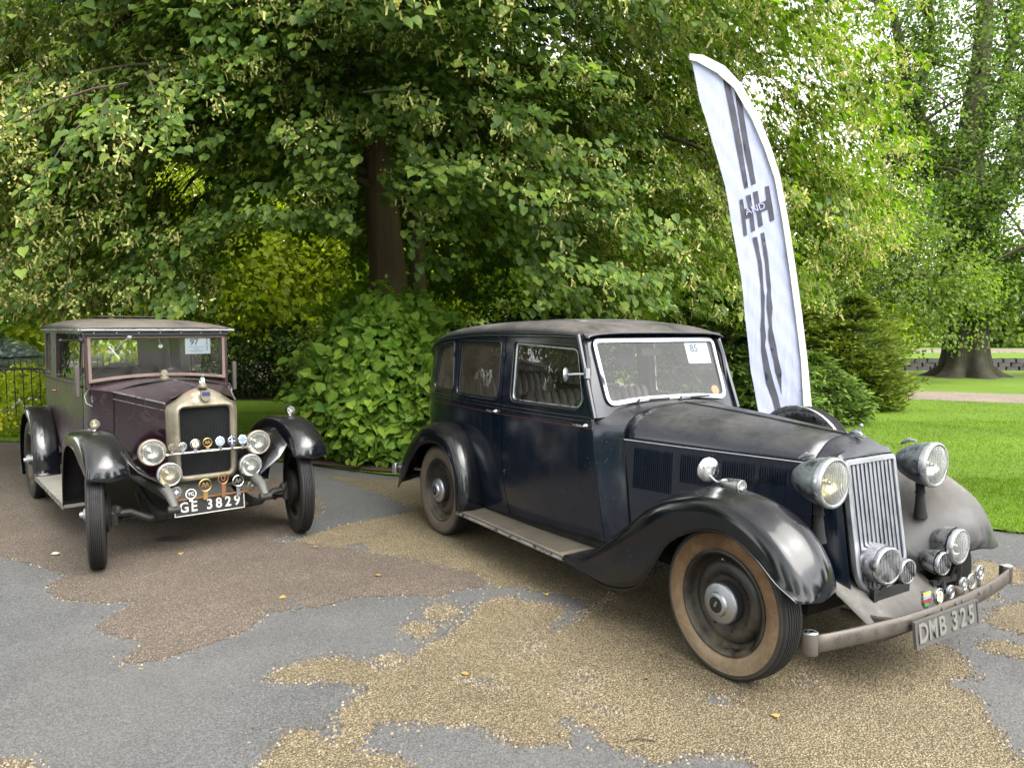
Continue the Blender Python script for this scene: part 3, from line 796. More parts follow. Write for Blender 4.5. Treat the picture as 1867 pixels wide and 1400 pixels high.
# far belt of trees closing the view
far = []
r_ = np.random.default_rng(5)
names = ['rounded', 'broad', 'tall', 'spreading', 'dense', 'leaning', 'ragged', 'narrow', 'low', 'thin', 'plump', 'domed']
spots = [(-46, 44, 15), (-34, 40, 16), (-24, 37, 15), (-16, 36, 13), (-8, 38, 14), (0, 38, 14), (7, 48, 11), (15, 60, 9.5), (23, 62, 8.5), (31, 62, 9.5), (39, 60, 9), (48, 60, 12), (58, 58, 14)]
FAR_LB = ['leftmost broad tree in the far belt', 'rounded tree second from the left in the far belt', 'far green tree behind the left foliage', 'far bushy tree above the left lawn', 'far tree behind the dark shrubs', 'far tree behind the lime trunk', 'far tree seen behind the dark saloon roof', 'far tree behind the feather banner', 'low far tree behind the conifers', 'far tree just left of the thick ivy trunk across the river', 'far tree just right of the thick ivy trunk across the river', 'far tree at the right edge beyond the river', 'rightmost far tree beyond the road']
for i, (x, y, hh) in enumerate(spots):
    R = hh * .42
    clump_tree('background_tree', FAR_LB[i], (x, y, .15), [(0, 0, hh * .55, R, R * .8, hh * .45), (R * .6, -1, hh * .35, R * .7, R * .6, hh * .3), (-R * .6, -1, hh * .38, R * .7, R * .6, hh * .33), (0, -1.5, hh * .2, R * 1.1, R * .5, hh * .2)],
               9000 if x < 10 else 7000, .42, M['lf_bg2'] if i % 3 else M['lf_bg'], M['bark'], .3, cl=.75, per=24, limbs=4, seed=40 + i, group='trees of the far belt', shell=.6)
# trees closer behind the lime tree
clump_tree('background_tree', 'dark leafy tree at the far left edge behind the parked car', (-14.5, 17, 0), [(0, 0, 4.5, 3.2, 2.5, 4.2), (1.5, -1.5, 2.6, 2, 1.5, 2)], 16000, .2, M['lf_dark'], M['bark'], .25, cl=.5, per=30, seed=3)
clump_tree('background_tree', 'bright green sunlit tree behind the maroon car roof', (-9.0, 19.5, 0), [(0, 0, 5.5, 3.4, 2.6, 4.2), (2.4, -1.5, 3.0, 2.4, 1.6, 1.9), (-2.6, -1.6, 3.0, 2.2, 1.6, 2.0)], 34000, .17, M['lf_bg'], M['bark'], .22, cl=.42, per=30, seed=4, gap=.9)
clump_tree('background_tree', 'bright green sunlit tree left of the lime trunk', (-4.2, 19.8, 0), [(0, 0, 5.2, 3.2, 2.4, 4.2), (1.6, -1.6, 2.6, 2.2, 1.4, 1.5), (-1.8, -1.4, 3.2, 2.0, 1.3, 1.6)], 30000, .17, M['lf_bg'], M['bark'], .2, cl=.42, per=30, seed=5, gap=.9)
clump_tree('background_tree', 'mid green tree behind the dark saloon roof', (1.6, 19, 0), [(0, 0, 4.8, 3.0, 2.2, 4.2), (.4, -1.2, 2.2, 2.6, 1.4, 1.8)], 24000, .16, M['lf_bg2'], M['bark'], .2, cl=.4, per=30, seed=6, gap=.9)
# shrubs behind the left lawn
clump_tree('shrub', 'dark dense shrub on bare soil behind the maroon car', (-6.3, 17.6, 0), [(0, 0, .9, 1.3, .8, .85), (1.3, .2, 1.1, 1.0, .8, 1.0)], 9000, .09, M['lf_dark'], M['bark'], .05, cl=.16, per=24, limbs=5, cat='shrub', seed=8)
clump_tree('shrub', 'clipped low green shrub beside the soil behind the maroon car mirror', (-7.0, 16.2, 0), [(0, 0, .42, .5, .45, .42)], 3200, .05, M['lf_ivy'], M['bark'], .03, cl=.08, per=20, limbs=4, cat='shrub', seed=9)
clump_tree('shrub', 'mid green shrub left of the leafy bush at the tree foot', (-4.0, 17.2, 0), [(0, 0, .9, 1.4, .8, .9)], 7000, .09, M['lf_bg2'], M['bark'], .05, cl=.16, per=24, limbs=4, cat='shrub', seed=10)
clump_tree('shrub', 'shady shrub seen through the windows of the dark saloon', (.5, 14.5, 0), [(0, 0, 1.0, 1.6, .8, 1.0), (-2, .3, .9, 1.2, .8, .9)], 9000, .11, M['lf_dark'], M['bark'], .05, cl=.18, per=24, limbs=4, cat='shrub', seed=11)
clump_tree('shrub', 'light green shrub behind the metal barriers at the left edge', (-10.2, 13.2, 0), [(0, 0, .4, 1.5, .5, .42), (1.5, .3, .45, 1.2, .5, .45)], 9000, .07, M['lf_bg'], M['bark'], .03, cl=.13, per=24, limbs=4, cat='shrub', seed=12)

# big tree on the right by the river: flared trunk, forked ivy limbs, airy crown
def big_tree():
    base = (15.3, 25.2, 0)
    root = empty('riverside_tree', base, 0, 'huge old tree with flared trunk and ivy covered limbs beside the river', 'tree')
    b = MB(); n = 40; rows = []
    hs = [0, .15, .4, .8, 1.3, 2.0, 3.0, 4.5, 6.0]; rr_ = [1.15, .90, .75, .68, .64, .60, .54, .5, .46]
    for h, r0 in zip(hs, rr_):
        row = []
        for j in range(n):
            q = 2 * math.pi * j / n
            lobe = 1 + (.16 * math.cos(q * 5 + .6) + .09 * math.cos(q * 9 + 2)) * (1.6 if h < .3 else .75) * max(0, 1 - h / 7)
            lobe += .05 * mnoise.noise(Vector((math.cos(q) * 3, math.sin(q) * 3, h * .6)))
            row.append((r0 * lobe * math.cos(q) - .05 * h * .3, r0 * lobe * math.sin(q) * .9, h))
        rows.append(row)
    b.grid(rows, closed_v=True); b.build('trunk', M['bark2'], root, smooth=70)
    limbs = [([(0, 0, 5.6), (-.2, 0, 8), (.1, 0, 11), (0, 0, 15)], .48), ([(0, 0, 5.8), (-.9, .1, 7.3), (-2.0, .2, 9.0), (-2.9, 0, 12)], .34),
             ([(-.1, 0, 4.6), (1.0, .2, 6.2), (1.6, .1, 8.6), (2.0, 0, 12)], .34), ([(0, 0, 6), (-1.8, -.3, 6.9), (-3.6, -.6, 7.2)], .2),
             ([(.1, 0, 5.8), (2.4, 0, 7.8), (4.4, -.3, 9.6)], .2), ([(0, 0, 4.5), (-1.5, -.6, 5.4), (-3.4, -1.6, 5.6), (-5.5, -2.4, 5.0)], .2),
             ([(0, 0, 8), (.9, 0, 10), (1.3, 0, 13)], .22), ([(-1, 0, 7.5), (-2.6, 0, 8.2), (-4.6, .2, 9.6)], .16), ([(-2, 0, 9), (-1.6, 0, 11), (-1.8, 0, 13)], .15),
             ([(.2, 0, 3.5), (1.9, -.8, 4.4), (4, -1.8, 4.2), (6, -2.4, 3.2)], .18)]
    L = []
    for p, ra in limbs:
        m = MB(); m.tube(catmull(p, 4), list(np.linspace(ra, ra * .35, (len(p) - 1) * 4 + 1)), 9); m.build('limb', M['bark'], root, smooth=60); L.append(catmull(p, 6))
    tw = MB(); r = np.random.default_rng(12)
    tips = []
    for c in L:
        for k in range(12):
            q = c[r.integers(4, len(c))]; e = q + r.normal(size=3) * np.array([1.6, 1.2, .9]); tips.append(e)
            tw.tube([q, (q + e) / 2 + np.array([0, 0, .15]), e], [.06, .035, .012], 5)
    tag(tw.build('twigs', M['bark'], root, smooth=60), kind='stuff')
    # ivy and leaf clumps along trunk and limbs, hanging foliage, airy crown
    P = []; U = []
    for c in L:
        for q in c:
            for _ in range(9):
                d = r.normal(size=3); d /= np.linalg.norm(d); P.append(q + d * r.uniform(.3, .55)); U.append(d)
    for _ in range(400):
        a = r.uniform(0, 2 * math.pi); z = r.uniform(1.9, 6.5); rad = .72 if z < 3 else .62; P.append(np.array([rad * math.cos(a), rad * math.sin(a), z])); U.append(np.array([math.cos(a), math.sin(a), 0]))
    for e in tips:
        for _ in range(3):
            d = r.normal(size=3); P.append(e + d * np.array([.7, .6, .45])); U.append(nrm(d))
    for _ in range(520):   # airy outer crown
        d = nrm(r.normal(size=3)); p = np.array([0, 0, 9.0]) + d * np.array([6.5, 5, 5.5]) * r.uniform(.35, 1.0); P.append(p); U.append(d)
    for (cx, cy_, cz, rx, ry, rz, n_) in [(5.6, -1.5, 3.4, 2.6, 1.6, 1.6, 330), (-4.6, -2.2, 4.6, 2.4, 1.5, 1.3, 260), (2.4, -1.2, 2.9, 1.5, .8, .7, 90), (-1.6, -1.3, 3.0, 1.4, .8, .9, 90), (.2, -1.2, 2.9, 1.2, .5, .8, 120)]:
        for _ in range(n_):
            d = nrm(r.normal(size=3)); P.append(np.array([cx, cy_, cz]) + d * np.array([rx, ry, rz]) * r.uniform(.3, 1.0)); U.append(d)
    P = np.array(P); U = np.array(U); per = 26; nc = len(P)
    off = r.normal(size=(nc, per, 3)) * np.array([.30, .28, .14]); off[:, :, 2] -= .25 * r.random((nc, per)) ** 2
    Q = (P[:, None] + off).reshape(-1, 3); Q[:, 2] = np.maximum(Q[:, 2], 1.15)
    U = np.repeat(U, per, 0); N = U * .5 + np.array([0, 0, .8]) + r.normal(size=Q.shape) * .5; D = np.array([0, 0, -.5]) + U * .4 + r.normal(size=Q.shape) * .7
    S = .12 * (.6 + .8 * r.random(len(Q)))
    obj('crown', leaves_mesh('crown', Q, D, N, S, LEAF4, LF4, M['lf_ivy2']), root, 'stuff')
M['lf_ivy2'] = leaf_mat('riverside_leaves', [(.045, .09, .022), (.08, .14, .03), (.13, .195, .04), (.19, .25, .045)], .48)
big_tree()
# weeping beech-like tree in front of it, left
clump_tree('weeping_tree', 'tall light green tree with hanging branches behind the conifers', (9.6, 23.5, 0),
           [(0, 0, 4.2, 4.2, 2.6, 2.9), (-2.4, -1.2, 3.4, 2.4, 1.6, 2.1), (2.2, -1.2, 3.0, 2.4, 1.5, 1.9), (-3.4, 0, 6.0, 2.6, 2, 3.0)], 50000, .115, M['lf_bg2'], M['bark'], .3, cl=.30, per=30, limbs=14, hang=.5, seed=21, top=6.2, gap=.8)
clump_tree('shrub', 'very dark bush at the water edge left of the huge tree trunk', (12.6, 27.0, 0), [(0, 0, .7, 1.2, .8, .95)], 5000, .09, M['lf_dark'], M['bark'], .05, cl=.16, per=22, limbs=4, cat='shrub', seed=22)

# conifers
def conifer(name, label, base, R, H, n, mat, seed, size=.13, layers=11, droop=.0, stems=((0, 0, 1, 1),), per=26, lift=.28):
    r = np.random.default_rng(seed)
    root = empty(name, base, 0, label, 'conifer', 'conifers on the right lawn')
    Ps, Ds, Ns = [], [], []; br = MB()
    for (sx, sy, sr, sh) in stems:
        nn = int(n * sr / sum(s_[2] for s_ in stems)) // per
        br.tube([(sx, sy, 0), (sx, sy, H * sh * .6), (sx, sy, H * sh * .97)], [.06, .045, .01], 7)
        for k in range(nn):
            z = H * sh * (r.random() ** .85) * .98
            layer = math.floor(z / (H * sh) * layers) / layers * H * sh
            z = layer + (z - layer) * .45
            f = z / (H * sh)
            rad = R * sr * (math.sin(math.pi * min(1, (f * .82 + .2))) ** .6) * (1 - f ** 4) * (1 + .16 * math.sin(k * 1.7 + f * 17) + .1 * r.normal())
            a = r.uniform(0, 2 * math.pi)
            rad *= 1 + .22 * mnoise.noise(Vector((math.cos(a) * 1.7, math.sin(a) * 1.7, f * 5 + seed)))
            rr = rad * (.62 + .38 * r.random() ** .5)
            o_ = np.array([math.cos(a), math.sin(a), 0])
            c = np.array([sx, sy, z]) + o_ * rr
            tang = np.array([-math.sin(a), math.cos(a), 0])
            if k % 5 == 0: br.tube([(sx, sy, max(.05, z - rad * .25)), c], [.018, .006], 4)
            u = r.random((per, 1)); v = r.normal(size=(per, 1)) * .5
            p = c + o_ * (u - .6) * .34 * min(1, rad + .3) + tang * v * .22 + np.array([0, 0, 1]) * ((u - .4) * lift * .5 - droop * u * u * .5 - np.abs(v) * .05)
            Ps.append(p); Ds.append(o_ * (.8 + 0 * u) + tang * v * 1.3 + np.array([0, 0, 1]) * (lift - droop * 1.6 * u) + r.normal(size=(per, 3)) * .28)
            Ns.append(np.array([0, 0, 1.0]) + r.normal(size=(per, 3)) * .45)
    P = np.vstack(Ps); P[:, 2] = np.maximum(P[:, 2], .04)
    S = size * (.6 + .8 * r.random(len(P)))
    T = np.array([(0, -.05, 0), (.5, -.17, .03), (1, 0, 0), (.5, .17, .03)], np.float32)
    obj('foliage', leaves_mesh('foliage', P, np.vstack(Ds), np.vstack(Ns), S, T, np.array([(0, 1, 2, 3)]), mat), root, 'stuff')
    br.build('stem', M['bark'], root, smooth=60)
    return root
conifer('conifer_shrub', 'large layered yellow green conifer standing on the lawn right of the banner', (6.95, 15.4, 0), 1.12, 2.42, 40000, M['lf_conif'], 31, .13, 9, stems=((.12, 0, .78, 1), (-.85, .35, .7, .97), (-.3, -.35, .7, .66), (.15, -.4, .62, .48)))
conifer('conifer_shrub', 'soft feathery green conifer at the foot of the banner', (5.15, 12.9, 0), .95, 1.35, 22000, M['lf_soft'], 32, .11, 7, droop=.35, stems=((0, 0, .8, 1), (.45, .2, .5, .75)))
conifer('conifer_shrub', 'dark feathery conifer between the windscreen and the banner', (3.55, 12.2, 0), 1.3, 2.35, 40000, M['lf_soft'], 33, .12, 9, droop=.28, stems=((0, 0, .85, 1), (.6, .2, .6, .8), (-.7, .1, .6, .75)))
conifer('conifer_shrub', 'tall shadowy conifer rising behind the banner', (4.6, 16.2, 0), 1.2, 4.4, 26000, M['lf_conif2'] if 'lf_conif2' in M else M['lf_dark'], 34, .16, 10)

# trees that stand behind and beside the viewpoint: they close the place and show in the paint and glass
for i, (x, y, hh, R_, lb) in enumerate([(-20, 7, 10, 4.6, 'big green tree standing far to the left of both cars'), (-20, -8, 10, 4.6, 'tall tree on the left behind the viewpoint'), (-9, -21, 11, 5.0, 'broad tree behind the viewpoint on the left'),
        (5, -24, 11, 5.2, 'broad tree straight behind the viewpoint'), (18, -18, 10, 5.0, 'broad tree behind the viewpoint on the right'), (30, -8, 9, 4.6, 'tree far to the right of the viewpoint'), (36, 8, 10, 5, 'tree far right beyond the open lawn')]):
    clump_tree('park_tree', lb, (x, y, 0), [(0, 0, hh * .56, R_, R_, hh * .42), (R_ * .5, 0, hh * .33, R_ * .7, R_ * .7, hh * .26), (-R_ * .5, 0, hh * .35, R_ * .7, R_ * .7, hh * .28), (0, 0, hh * .16, R_ * .9, R_ * .9, hh * .15)], (26000 if x > 20 else 12000), (.22 if x > 20 else .32), M['lf_bg2'], M['bark'], .3, cl=.7, per=24, limbs=3, seed=70 + i, group='trees round the open paved place')

# ---------------------------------------------------------------- the big lime tree between and above the cars
M['lf_lime'] = leaf_mat('lime_leaves', [(.062, .110, .034), (.092, .155, .042), (.138, .212, .046), (.22, .285, .055), (.076, .134, .036)], .5, .42, (1.3, 1.55, .25))
M['lf_bush'] = leaf_mat('bright_shoot_leaves', [(.15, .27, .04), (.23, .36, .05), (.13, .24, .04), (.33, .45, .065), (.09, .18, .038), (.19, .31, .045)], .42, .42, (1.25, 1.45, .3))
M['flower'] = leaf_mat('pale_lime_blossom', [(.46, .46, .17), (.58, .54, .22), (.36, .42, .13)], .4, .7, (1.1, 1.1, .5), .2)
M['limebark'] = bark_mat('lime_bark', (.07, .048, .034), (.27, .19, .135), (9, 9, 1.1))
TREE = np.array([-1.68, 10.6, 0.0])
LEAFN = [(0, 0, 0), (-.10, .20, .03), (.02, .42, .07), (.30, .50, .09), (.62, .38, .07), (.86, .16, .02), (1.10, 0, -.10)]

def near_leaf(name, mat, curl=1.0):
    """heart shaped leaf with a creased midrib and toothed edge"""
    mid = [(0, 0, 0), (.30, 0, -.015), (.62, 0, -.01), (1.10, 0, -.10 * curl)]
    V = [mid[0], mid[1], mid[2], mid[3]]; F = []
    for s in (1, -1):
        o = len(V); V += [(x, y * s, z * curl + (.02 if k % 2 else 0)) for k, (x, y, z) in enumerate(LEAFN[1:6])]
        a, b_, c, d, e = range(o, o + 5)
        q = [(0, b_, a), (0, 1, c, b_), (1, 2, d, c), (2, 3, e, d)]
        F += [tuple(reversed(f)) if s > 0 else f for f in q]
    me = bpy.data.meshes.new(name); me.from_pydata(V, [], F); me.materials.append(mat)
    me.polygons.foreach_set('use_smooth', [True] * len(me.polygons))
    return me

def place_leaves(me_list, P, D, N, S, idx, parent, r):
    for i in idx:
        d = Vector(D[i]).normalized(); n = Vector(N[i]); b_ = n.cross(d).normalized(); n2 = d.cross(b_); s = S[i]
        o = bpy.data.objects.new('leaf', me_list[r.integers(len(me_list))]); COL.objects.link(o); o.parent = parent
        o.matrix_local = Matrix(((d.x * s, b_.x * s, n2.x * s, P[i][0]), (d.y * s, b_.y * s, n2.y * s, P[i][1]), (d.z * s, b_.z * s, n2.z * s, P[i][2]), (0, 0, 0, 1)))

def in_view(Pw, margin=0.0):
    cp, sp = math.cos(PITCH), math.sin(PITCH)
    q = Pw - np.array([0, 0, CAMH]); z = q[:, 1] * cp - q[:, 2] * sp; y = q[:, 1] * sp + q[:, 2] * cp
    u = 933.5 + 1363.77 * q[:, 0] / z; v = 700 - 1363.77 * y / z
    return u, v, z

def lime_tree():
    r = np.random.default_rng(11)
    root = empty('lime_tree', tuple(TREE), 0, 'large lime tree in blossom with its branches hanging over both cars', 'tree')
    # trunk with ridged bark, leaning a little
    def trunk(cx, pts, n=44, seed=0, name='trunk'):
        rows = []
        for (x, y, z, r0) in pts:
            row = []
            for j in range(n):
                q = 2 * math.pi * j / n
                lobe = 1 + .07 * math.cos(3 * q + .4 + seed) * max(.3, 1 - z / 3) + .05 * (mnoise.noise(Vector((math.cos(q) * 4, math.sin(q) * 4, z * .7 + seed))))
                lobe += .05 * (1 if j % 2 else -1) * (.6 + mnoise.noise(Vector((q * 5, z * 1.3, seed))))
                row.append((x + r0 * lobe * math.cos(q), y + r0 * lobe * math.sin(q), z))
            rows.append(row)
        b = MB(); b.grid(rows, closed_v=True); return b.build(name, M['limebark'], root, smooth=75)
    def interp(P, m=26):
        Q = catmull(P, m // (len(P) - 1)); return [tuple(p) for p in Q]
    trunk(0, interp([(.05, 0, -.05, .46), (.02, 0, .6, .33), (-.08, 0, 2.5, .245), (-.2, 0, 4.4, .21), (-.3, .1, 7, .2), (-.25, .1, 10, .13), (-.2, 0, 13, .05)], 60))
    trunk(0, interp([(.40, .7, -.05, .22), (.34, .65, 1.5, .13), (.28, .6, 2.6, .11), (.36, .6, 4.4, .09), (.6, .5, 7, .06)], 40), seed=3, name='side_stem')
    # main limbs
    limbs = []; LM = MB(); TW = MB(); sub = []
    k = 0
    nl = 84
    for i in range(nl):
        az = 2 * math.pi * ((i * .618034) % 1.0)
        h0 = 2.1 + 6.2 * ((i * .7549) % 1.0)
        ca, sa = math.cos(az), math.sin(az)
        front = max(0, -sa)
        L = 4.4 + 1.6 * abs(ca) + 1.0 * max(0, ca) + .4 * front + r.uniform(-.9, .8)
        L *= 1 - .36 * front * max(0, min(1, (5.5 - h0) / 2.5))
        if h0 > 6: L *= .92
        rise = r.uniform(.05, .35) * (1.0 if h0 > 3 else .6); drop = r.uniform(.3, .75)
        pts = []
        sw = r.uniform(-.5, .5)
        for t_ in np.linspace(0, 1, 7):
            a2 = az + sw * t_ * .5
            pts.append((-.15 + math.cos(a2) * L * t_, math.sin(a2) * L * t_, h0 + L * (rise * t_ - drop * t_ ** 2.2) + .05 * r.normal()))
        c = catmull(pts, 4); c[:, 2] = np.maximum(c[:, 2], 1.9)
        r0 = .030 + .010 * L * .6
        uu, vv, zz = in_view(c + TREE); bad = np.where((vv > 540) | (zz < 4.6) | ((zz < 7.4) & (uu > 1190) & (uu < 1530)))[0]
        if len(bad) and bad[0] < 5: continue
        if len(bad): c = c[:bad[0]]
        uu, vv, zz = in_view(c + TREE); cross = ((uu > 600) & (uu < 790) & (vv > 230) & (zz < 9.6)).any()
        if cross or h0 < 3.3: continue
        LM.tube(c[:max(6, int(len(c) * .72))], list(np.linspace(r0, r0 * .3, max(6, int(len(c) * .72)))), 7)
        # secondaries
        m = len(c)
        for q in range(24):
            t_ = .10 + .90 * (q + r.random()) / 24
            idx = int(t_ * (m - 1)); p = c[idx]; tan = nrm(c[min(idx + 1, m - 1)] - c[max(idx - 1, 0)])
            side = np.cross(tan, [0, 0, 1.0]) * (1 if q % 2 else -1)
            l2 = r.uniform(.5, 1.5) * (1.15 - .5 * t_) + .25
            d2 = nrm(tan * r.uniform(.3, .8) + side * r.uniform(.4, 1.1) + np.array([0, 0, r.uniform(-.35, .35)]))
            hang = r.uniform(.2, .7)
            cc = np.array([p + d2 * l2 * s_ + np.array([0, 0, -1.0]) * hang * l2 * s_ ** 2 for s_ in np.linspace(0, 1, 6)])
            uu, vv, zz = in_view(cc[3:] + TREE)
            if ((uu > 420) & (uu < 800) & (vv > 180) & (zz < 11)).any(): continue
            if ((vv > 560) | (zz < 4.3) | ((zz < 7.4) & (uu > 1200) & (uu < 1520))).any(): continue
            sub.append(cc); TW.tube(cc, list(np.linspace(.011, .003, 6)), 4)
    tag(LM.build('limb', M['bark'], root, smooth=60), kind='stuff')
    tag(TW.build('twigs', M['bark'], root, smooth=60), kind='stuff')
    # leaves: alternate along short shoots off each secondary
    Ps, Ds, Ns, Ss = [], [], [], []; FP = []
    for cc in sub:
        ns = 9
        if cc[-1][2] > 7.2: ns = 3
        for s_ in range(ns):
            t_ = .12 + .88 * (s_ + r.random()) / ns; f = t_ * 5; i0 = min(4, int(f)); p = cc[i0] + (cc[i0 + 1] - cc[i0]) * (f - i0)
            tan = nrm(cc[i0 + 1] - cc[i0]); out = nrm(np.array([p[0], p[1], 0]) + 1e-3)
            sd = np.cross(tan, [0, 0, 1.0]) * (1 if s_ % 2 else -1)
            d = nrm(tan * .6 + sd * r.uniform(.3, 1) + np.array([0, 0, -.35]) + r.normal(size=3) * .15)
            ls = r.uniform(.18, .42); n = 11
            u = (np.arange(n) + .5)[:, None] / n
            sdir = nrm(np.cross(d, out + np.array([0, 0, .6])))
            alt = np.where(np.arange(n) % 2, 1, -1)[:, None]
            pos = p + d * ls * u + np.array([0, 0, -1]) * ls * .35 * u ** 2 + sdir * alt * .045 + r.normal(size=(n, 3)) * .03
            D = d * .45 + sdir * alt * .75 + np.array([0, 0, -.5]) + out * .45 + r.normal(size=(n, 3)) * .22
            N = out * .75 + np.array([0, 0, .75]) + r.normal(size=(n, 3)) * .28
            Ps.append(pos); Ds.append(D); Ns.append(N); Ss.append(.070 * (.6 + .75 * r.random(n)))
            fl = .34 + 1.0 * max(0, (abs(p[0] + .2) - 2.0)) / 3.0
            if r.random() < fl: FP.extend([p + d * ls * .5, p + d * ls * .9 + sdir[0] * .04])
    # flat overlapping fans of leaves, the layers of the crown
    nf = 6200; a = r.uniform(0, 2 * math.pi, nf); h = 1.9 + 5.6 * r.random(nf) ** .9
    rad = (.42 + .6 * r.random(nf) ** .7) * (4.4 + 1.5 * np.abs(np.cos(a)) + 1.1 * np.maximum(0, np.cos(a))) * (1 - .05 * (h - 3.5))
    fr_ = np.maximum(0, -np.sin(a)); rad = rad * (1 - .38 * fr_ * np.clip((6.0 - h) / 3.0, 0, 1))
    Cf = np.stack([np.cos(a) * rad - .15, np.sin(a) * rad, h], 1)
    Cf = Cf[(np.sin(a) < .25) | (r.random(nf) < .3) | (h < 3.2)]; Cf = Cf[(Cf[:, 2] < 6.3) | (r.random(len(Cf)) < .35)]
    Cf = Cf[np.array([mnoise.noise(Vector((q_[0], q_[1], q_[2] * 1.8)) * .8) > -.22 for q_ in Cf])]
    for q_ in Cf:
        out = nrm(np.array([q_[0], q_[1], 0])); n = 32
        dn = nrm(out * .9 + np.array([0, 0, -.55]) + r.normal(size=3) * .25); sd = nrm(np.cross(dn, [0, 0, 1.0])); up_ = np.cross(sd, dn)
        u = r.random((n, 1)); v = (r.random((n, 1)) - .5) * 2
        pos = q_ + dn * (u * .62) + sd * v * .30 * (1.1 - u * .6) + up_ * r.normal(size=(n, 1)) * .035
        Ps.append(pos); Ds.append(dn * .8 + sd * v * .6 + np.array([0, 0, -.35]) + r.normal(size=(n, 3)) * .2); Ns.append(out * .6 + np.array([0, 0, .85]) + r.normal(size=(n, 3)) * .24); Ss.append((.078) * (.6 + .75 * r.random(n)))
        if r.random() < .22 + .9 * max(0, abs(q_[0]) - 1.8) / 3.0: FP.extend([q_ + dn * .5, q_ + dn * .25 + sd * .15, q_ + dn * .4 - sd * .18])
    P = np.vstack(Ps); D = np.vstack(Ds); N = np.vstack(Ns); S = np.concatenate(Ss)
    keep = P[:, 2] > 1.72 + .12 * np.sin(P[:, 0] * 2.3)
    # keep the windscreen height clear right above the roofs, let light in under the crown
    def allowed(Q):
        u, v, z = in_view(Q + TREE); k = np.ones(len(Q), bool); n0 = np.array([mnoise.noise(Vector(q_) * 1.6) for q_ in Q])
        front_ = z > .5
        k &= ~(front_ & (z < 10.5) & (u > 652 + n0 * 50) & (u < 722 + n0 * 50) & (v > 235 + n0 * 90) & (v < 500))
        k &= ~((z < 7.4) & (u > 1225) & (u < 1510) & (v > 60) & (v < 780))
        k &= ~((u > 1345) & (u < 1440) & (v > 130) & (v < 380) & (n0 > -.25))
        lim = np.interp(u, [1380, 1500, 1600, 1700, 1740, 1800], [610, 500, 440, 390, 120, -50]) + n0 * 120
        k &= ~((u > 1380) & (v > lim))
        k &= ~((z < 4.2))
        W0 = Q + TREE; k &= ~((np.abs(W0[:, 0] + 1.5) < 1.6 + n0 * .5) & (W0[:, 1] < 9.8) & (W0[:, 2] < 2.55 + n0 * .8))
        k &= ~((((u - 520) / 150) ** 2 + ((v - 500) / 95) ** 2 + n0 * 1.2) < .9)
        k &= ~((((u - 330) / 70) ** 2 + ((v - 330) / 60) ** 2 + n0 * 1.2) < .7)
        lim2 = np.interp(u, [0, 120, 420, 620, 900, 1250, 1400], [620, 600, 560, 560, 570, 590, 600]) + n0 * 60
        k &= ~((v > lim2) & (z > .5))
        return k
    al = allowed(P); P, D, N, S = P[al & keep], D[al & keep], N[al & keep], S[al & keep]
    # upper crown, only seen in reflections and as shade
    nu = 1500; a = nrm(r.normal(size=(nu, 3))); a[:, 2] = np.abs(a[:, 2]); U = a * np.array([5.2, 4.9, 6.0]) * (r.random((nu, 1)) ** .4) + np.array([0, 0, 6.8])
    um = leaves_mesh('upper', U, a * .5 + r.normal(size=(nu, 3)) * .6 - np.array([0, 0, .4]), a * .6 + np.array([0, 0, .6]) + r.normal(size=(nu, 3)) * .5, .17 * (.6 + .8 * r.random(nu)), LEAF4, LF4, M['lf_lime'])
    obj('upper_crown', um, root, 'stuff')
    u_, v_, z_ = in_view(P + TREE)
    near = np.where((u_ > 0) & (u_ < 1867) & (v_ > 0) & (v_ < 700) & (z_ > 2))[0]
    order = near[np.argsort(z_[near] / S[near])][:300]
    rest = np.ones(len(P), bool); rest[order] = False
    ml = [near_leaf('leaf', M['lf_lime'], c_) for c_ in (.6, 1.0, 1.5)]
    place_leaves(ml, P, D, N, S, order, root, r)
    obj('crown', leaves_mesh('crown', P[rest], D[rest], N[rest], S[rest], LEAF6, LF6, M['lf_lime']), root, 'stuff')
    # blossom: pale bracts with small hanging tufts
    FP = np.array(FP); FP = FP[(FP[:, 2] > 1.8) & allowed(FP)]; n = 20
    p = (FP[:, None] + r.normal(size=(len(FP), n, 3)) * np.array([.05, .05, .045]) + np.array([0, 0, -.03])).reshape(-1, 3)
    q = len(p); small = np.arange(q) % 4 != 0
    S2 = np.where(small, .018, .065) * (.7 + .6 * r.random(q))
    T1 = np.array([(0, -.13, 0), (0, .13, 0), (1, .1, .05), (1, -.1, .05)], np.float32); T2 = np.array([(0, -.6, 0), (0, .6, 0), (1, .5, .3), (1, -.5, .3)], np.float32)
    fc = np.array([(0, 3, 2, 1)])
    Dq = np.array([0, 0, -1.0]) + r.normal(size=(q, 3)) * .5; Nq = r.normal(size=(q, 3)) + np.array([0, -.4, .3])
    b1 = leaves_mesh('blossom', p[~small], Dq[~small], Nq[~small], S2[~small], T1, fc, M['flower'])
    b2 = leaves_mesh('blossom', p[small], Dq[small], Nq[small], S2[small], T2, fc, M['flower'])
    obj('blossom', b1, root, 'stuff'); obj('blossom', b2, root, 'stuff')
    return len(P)
lime_tree()

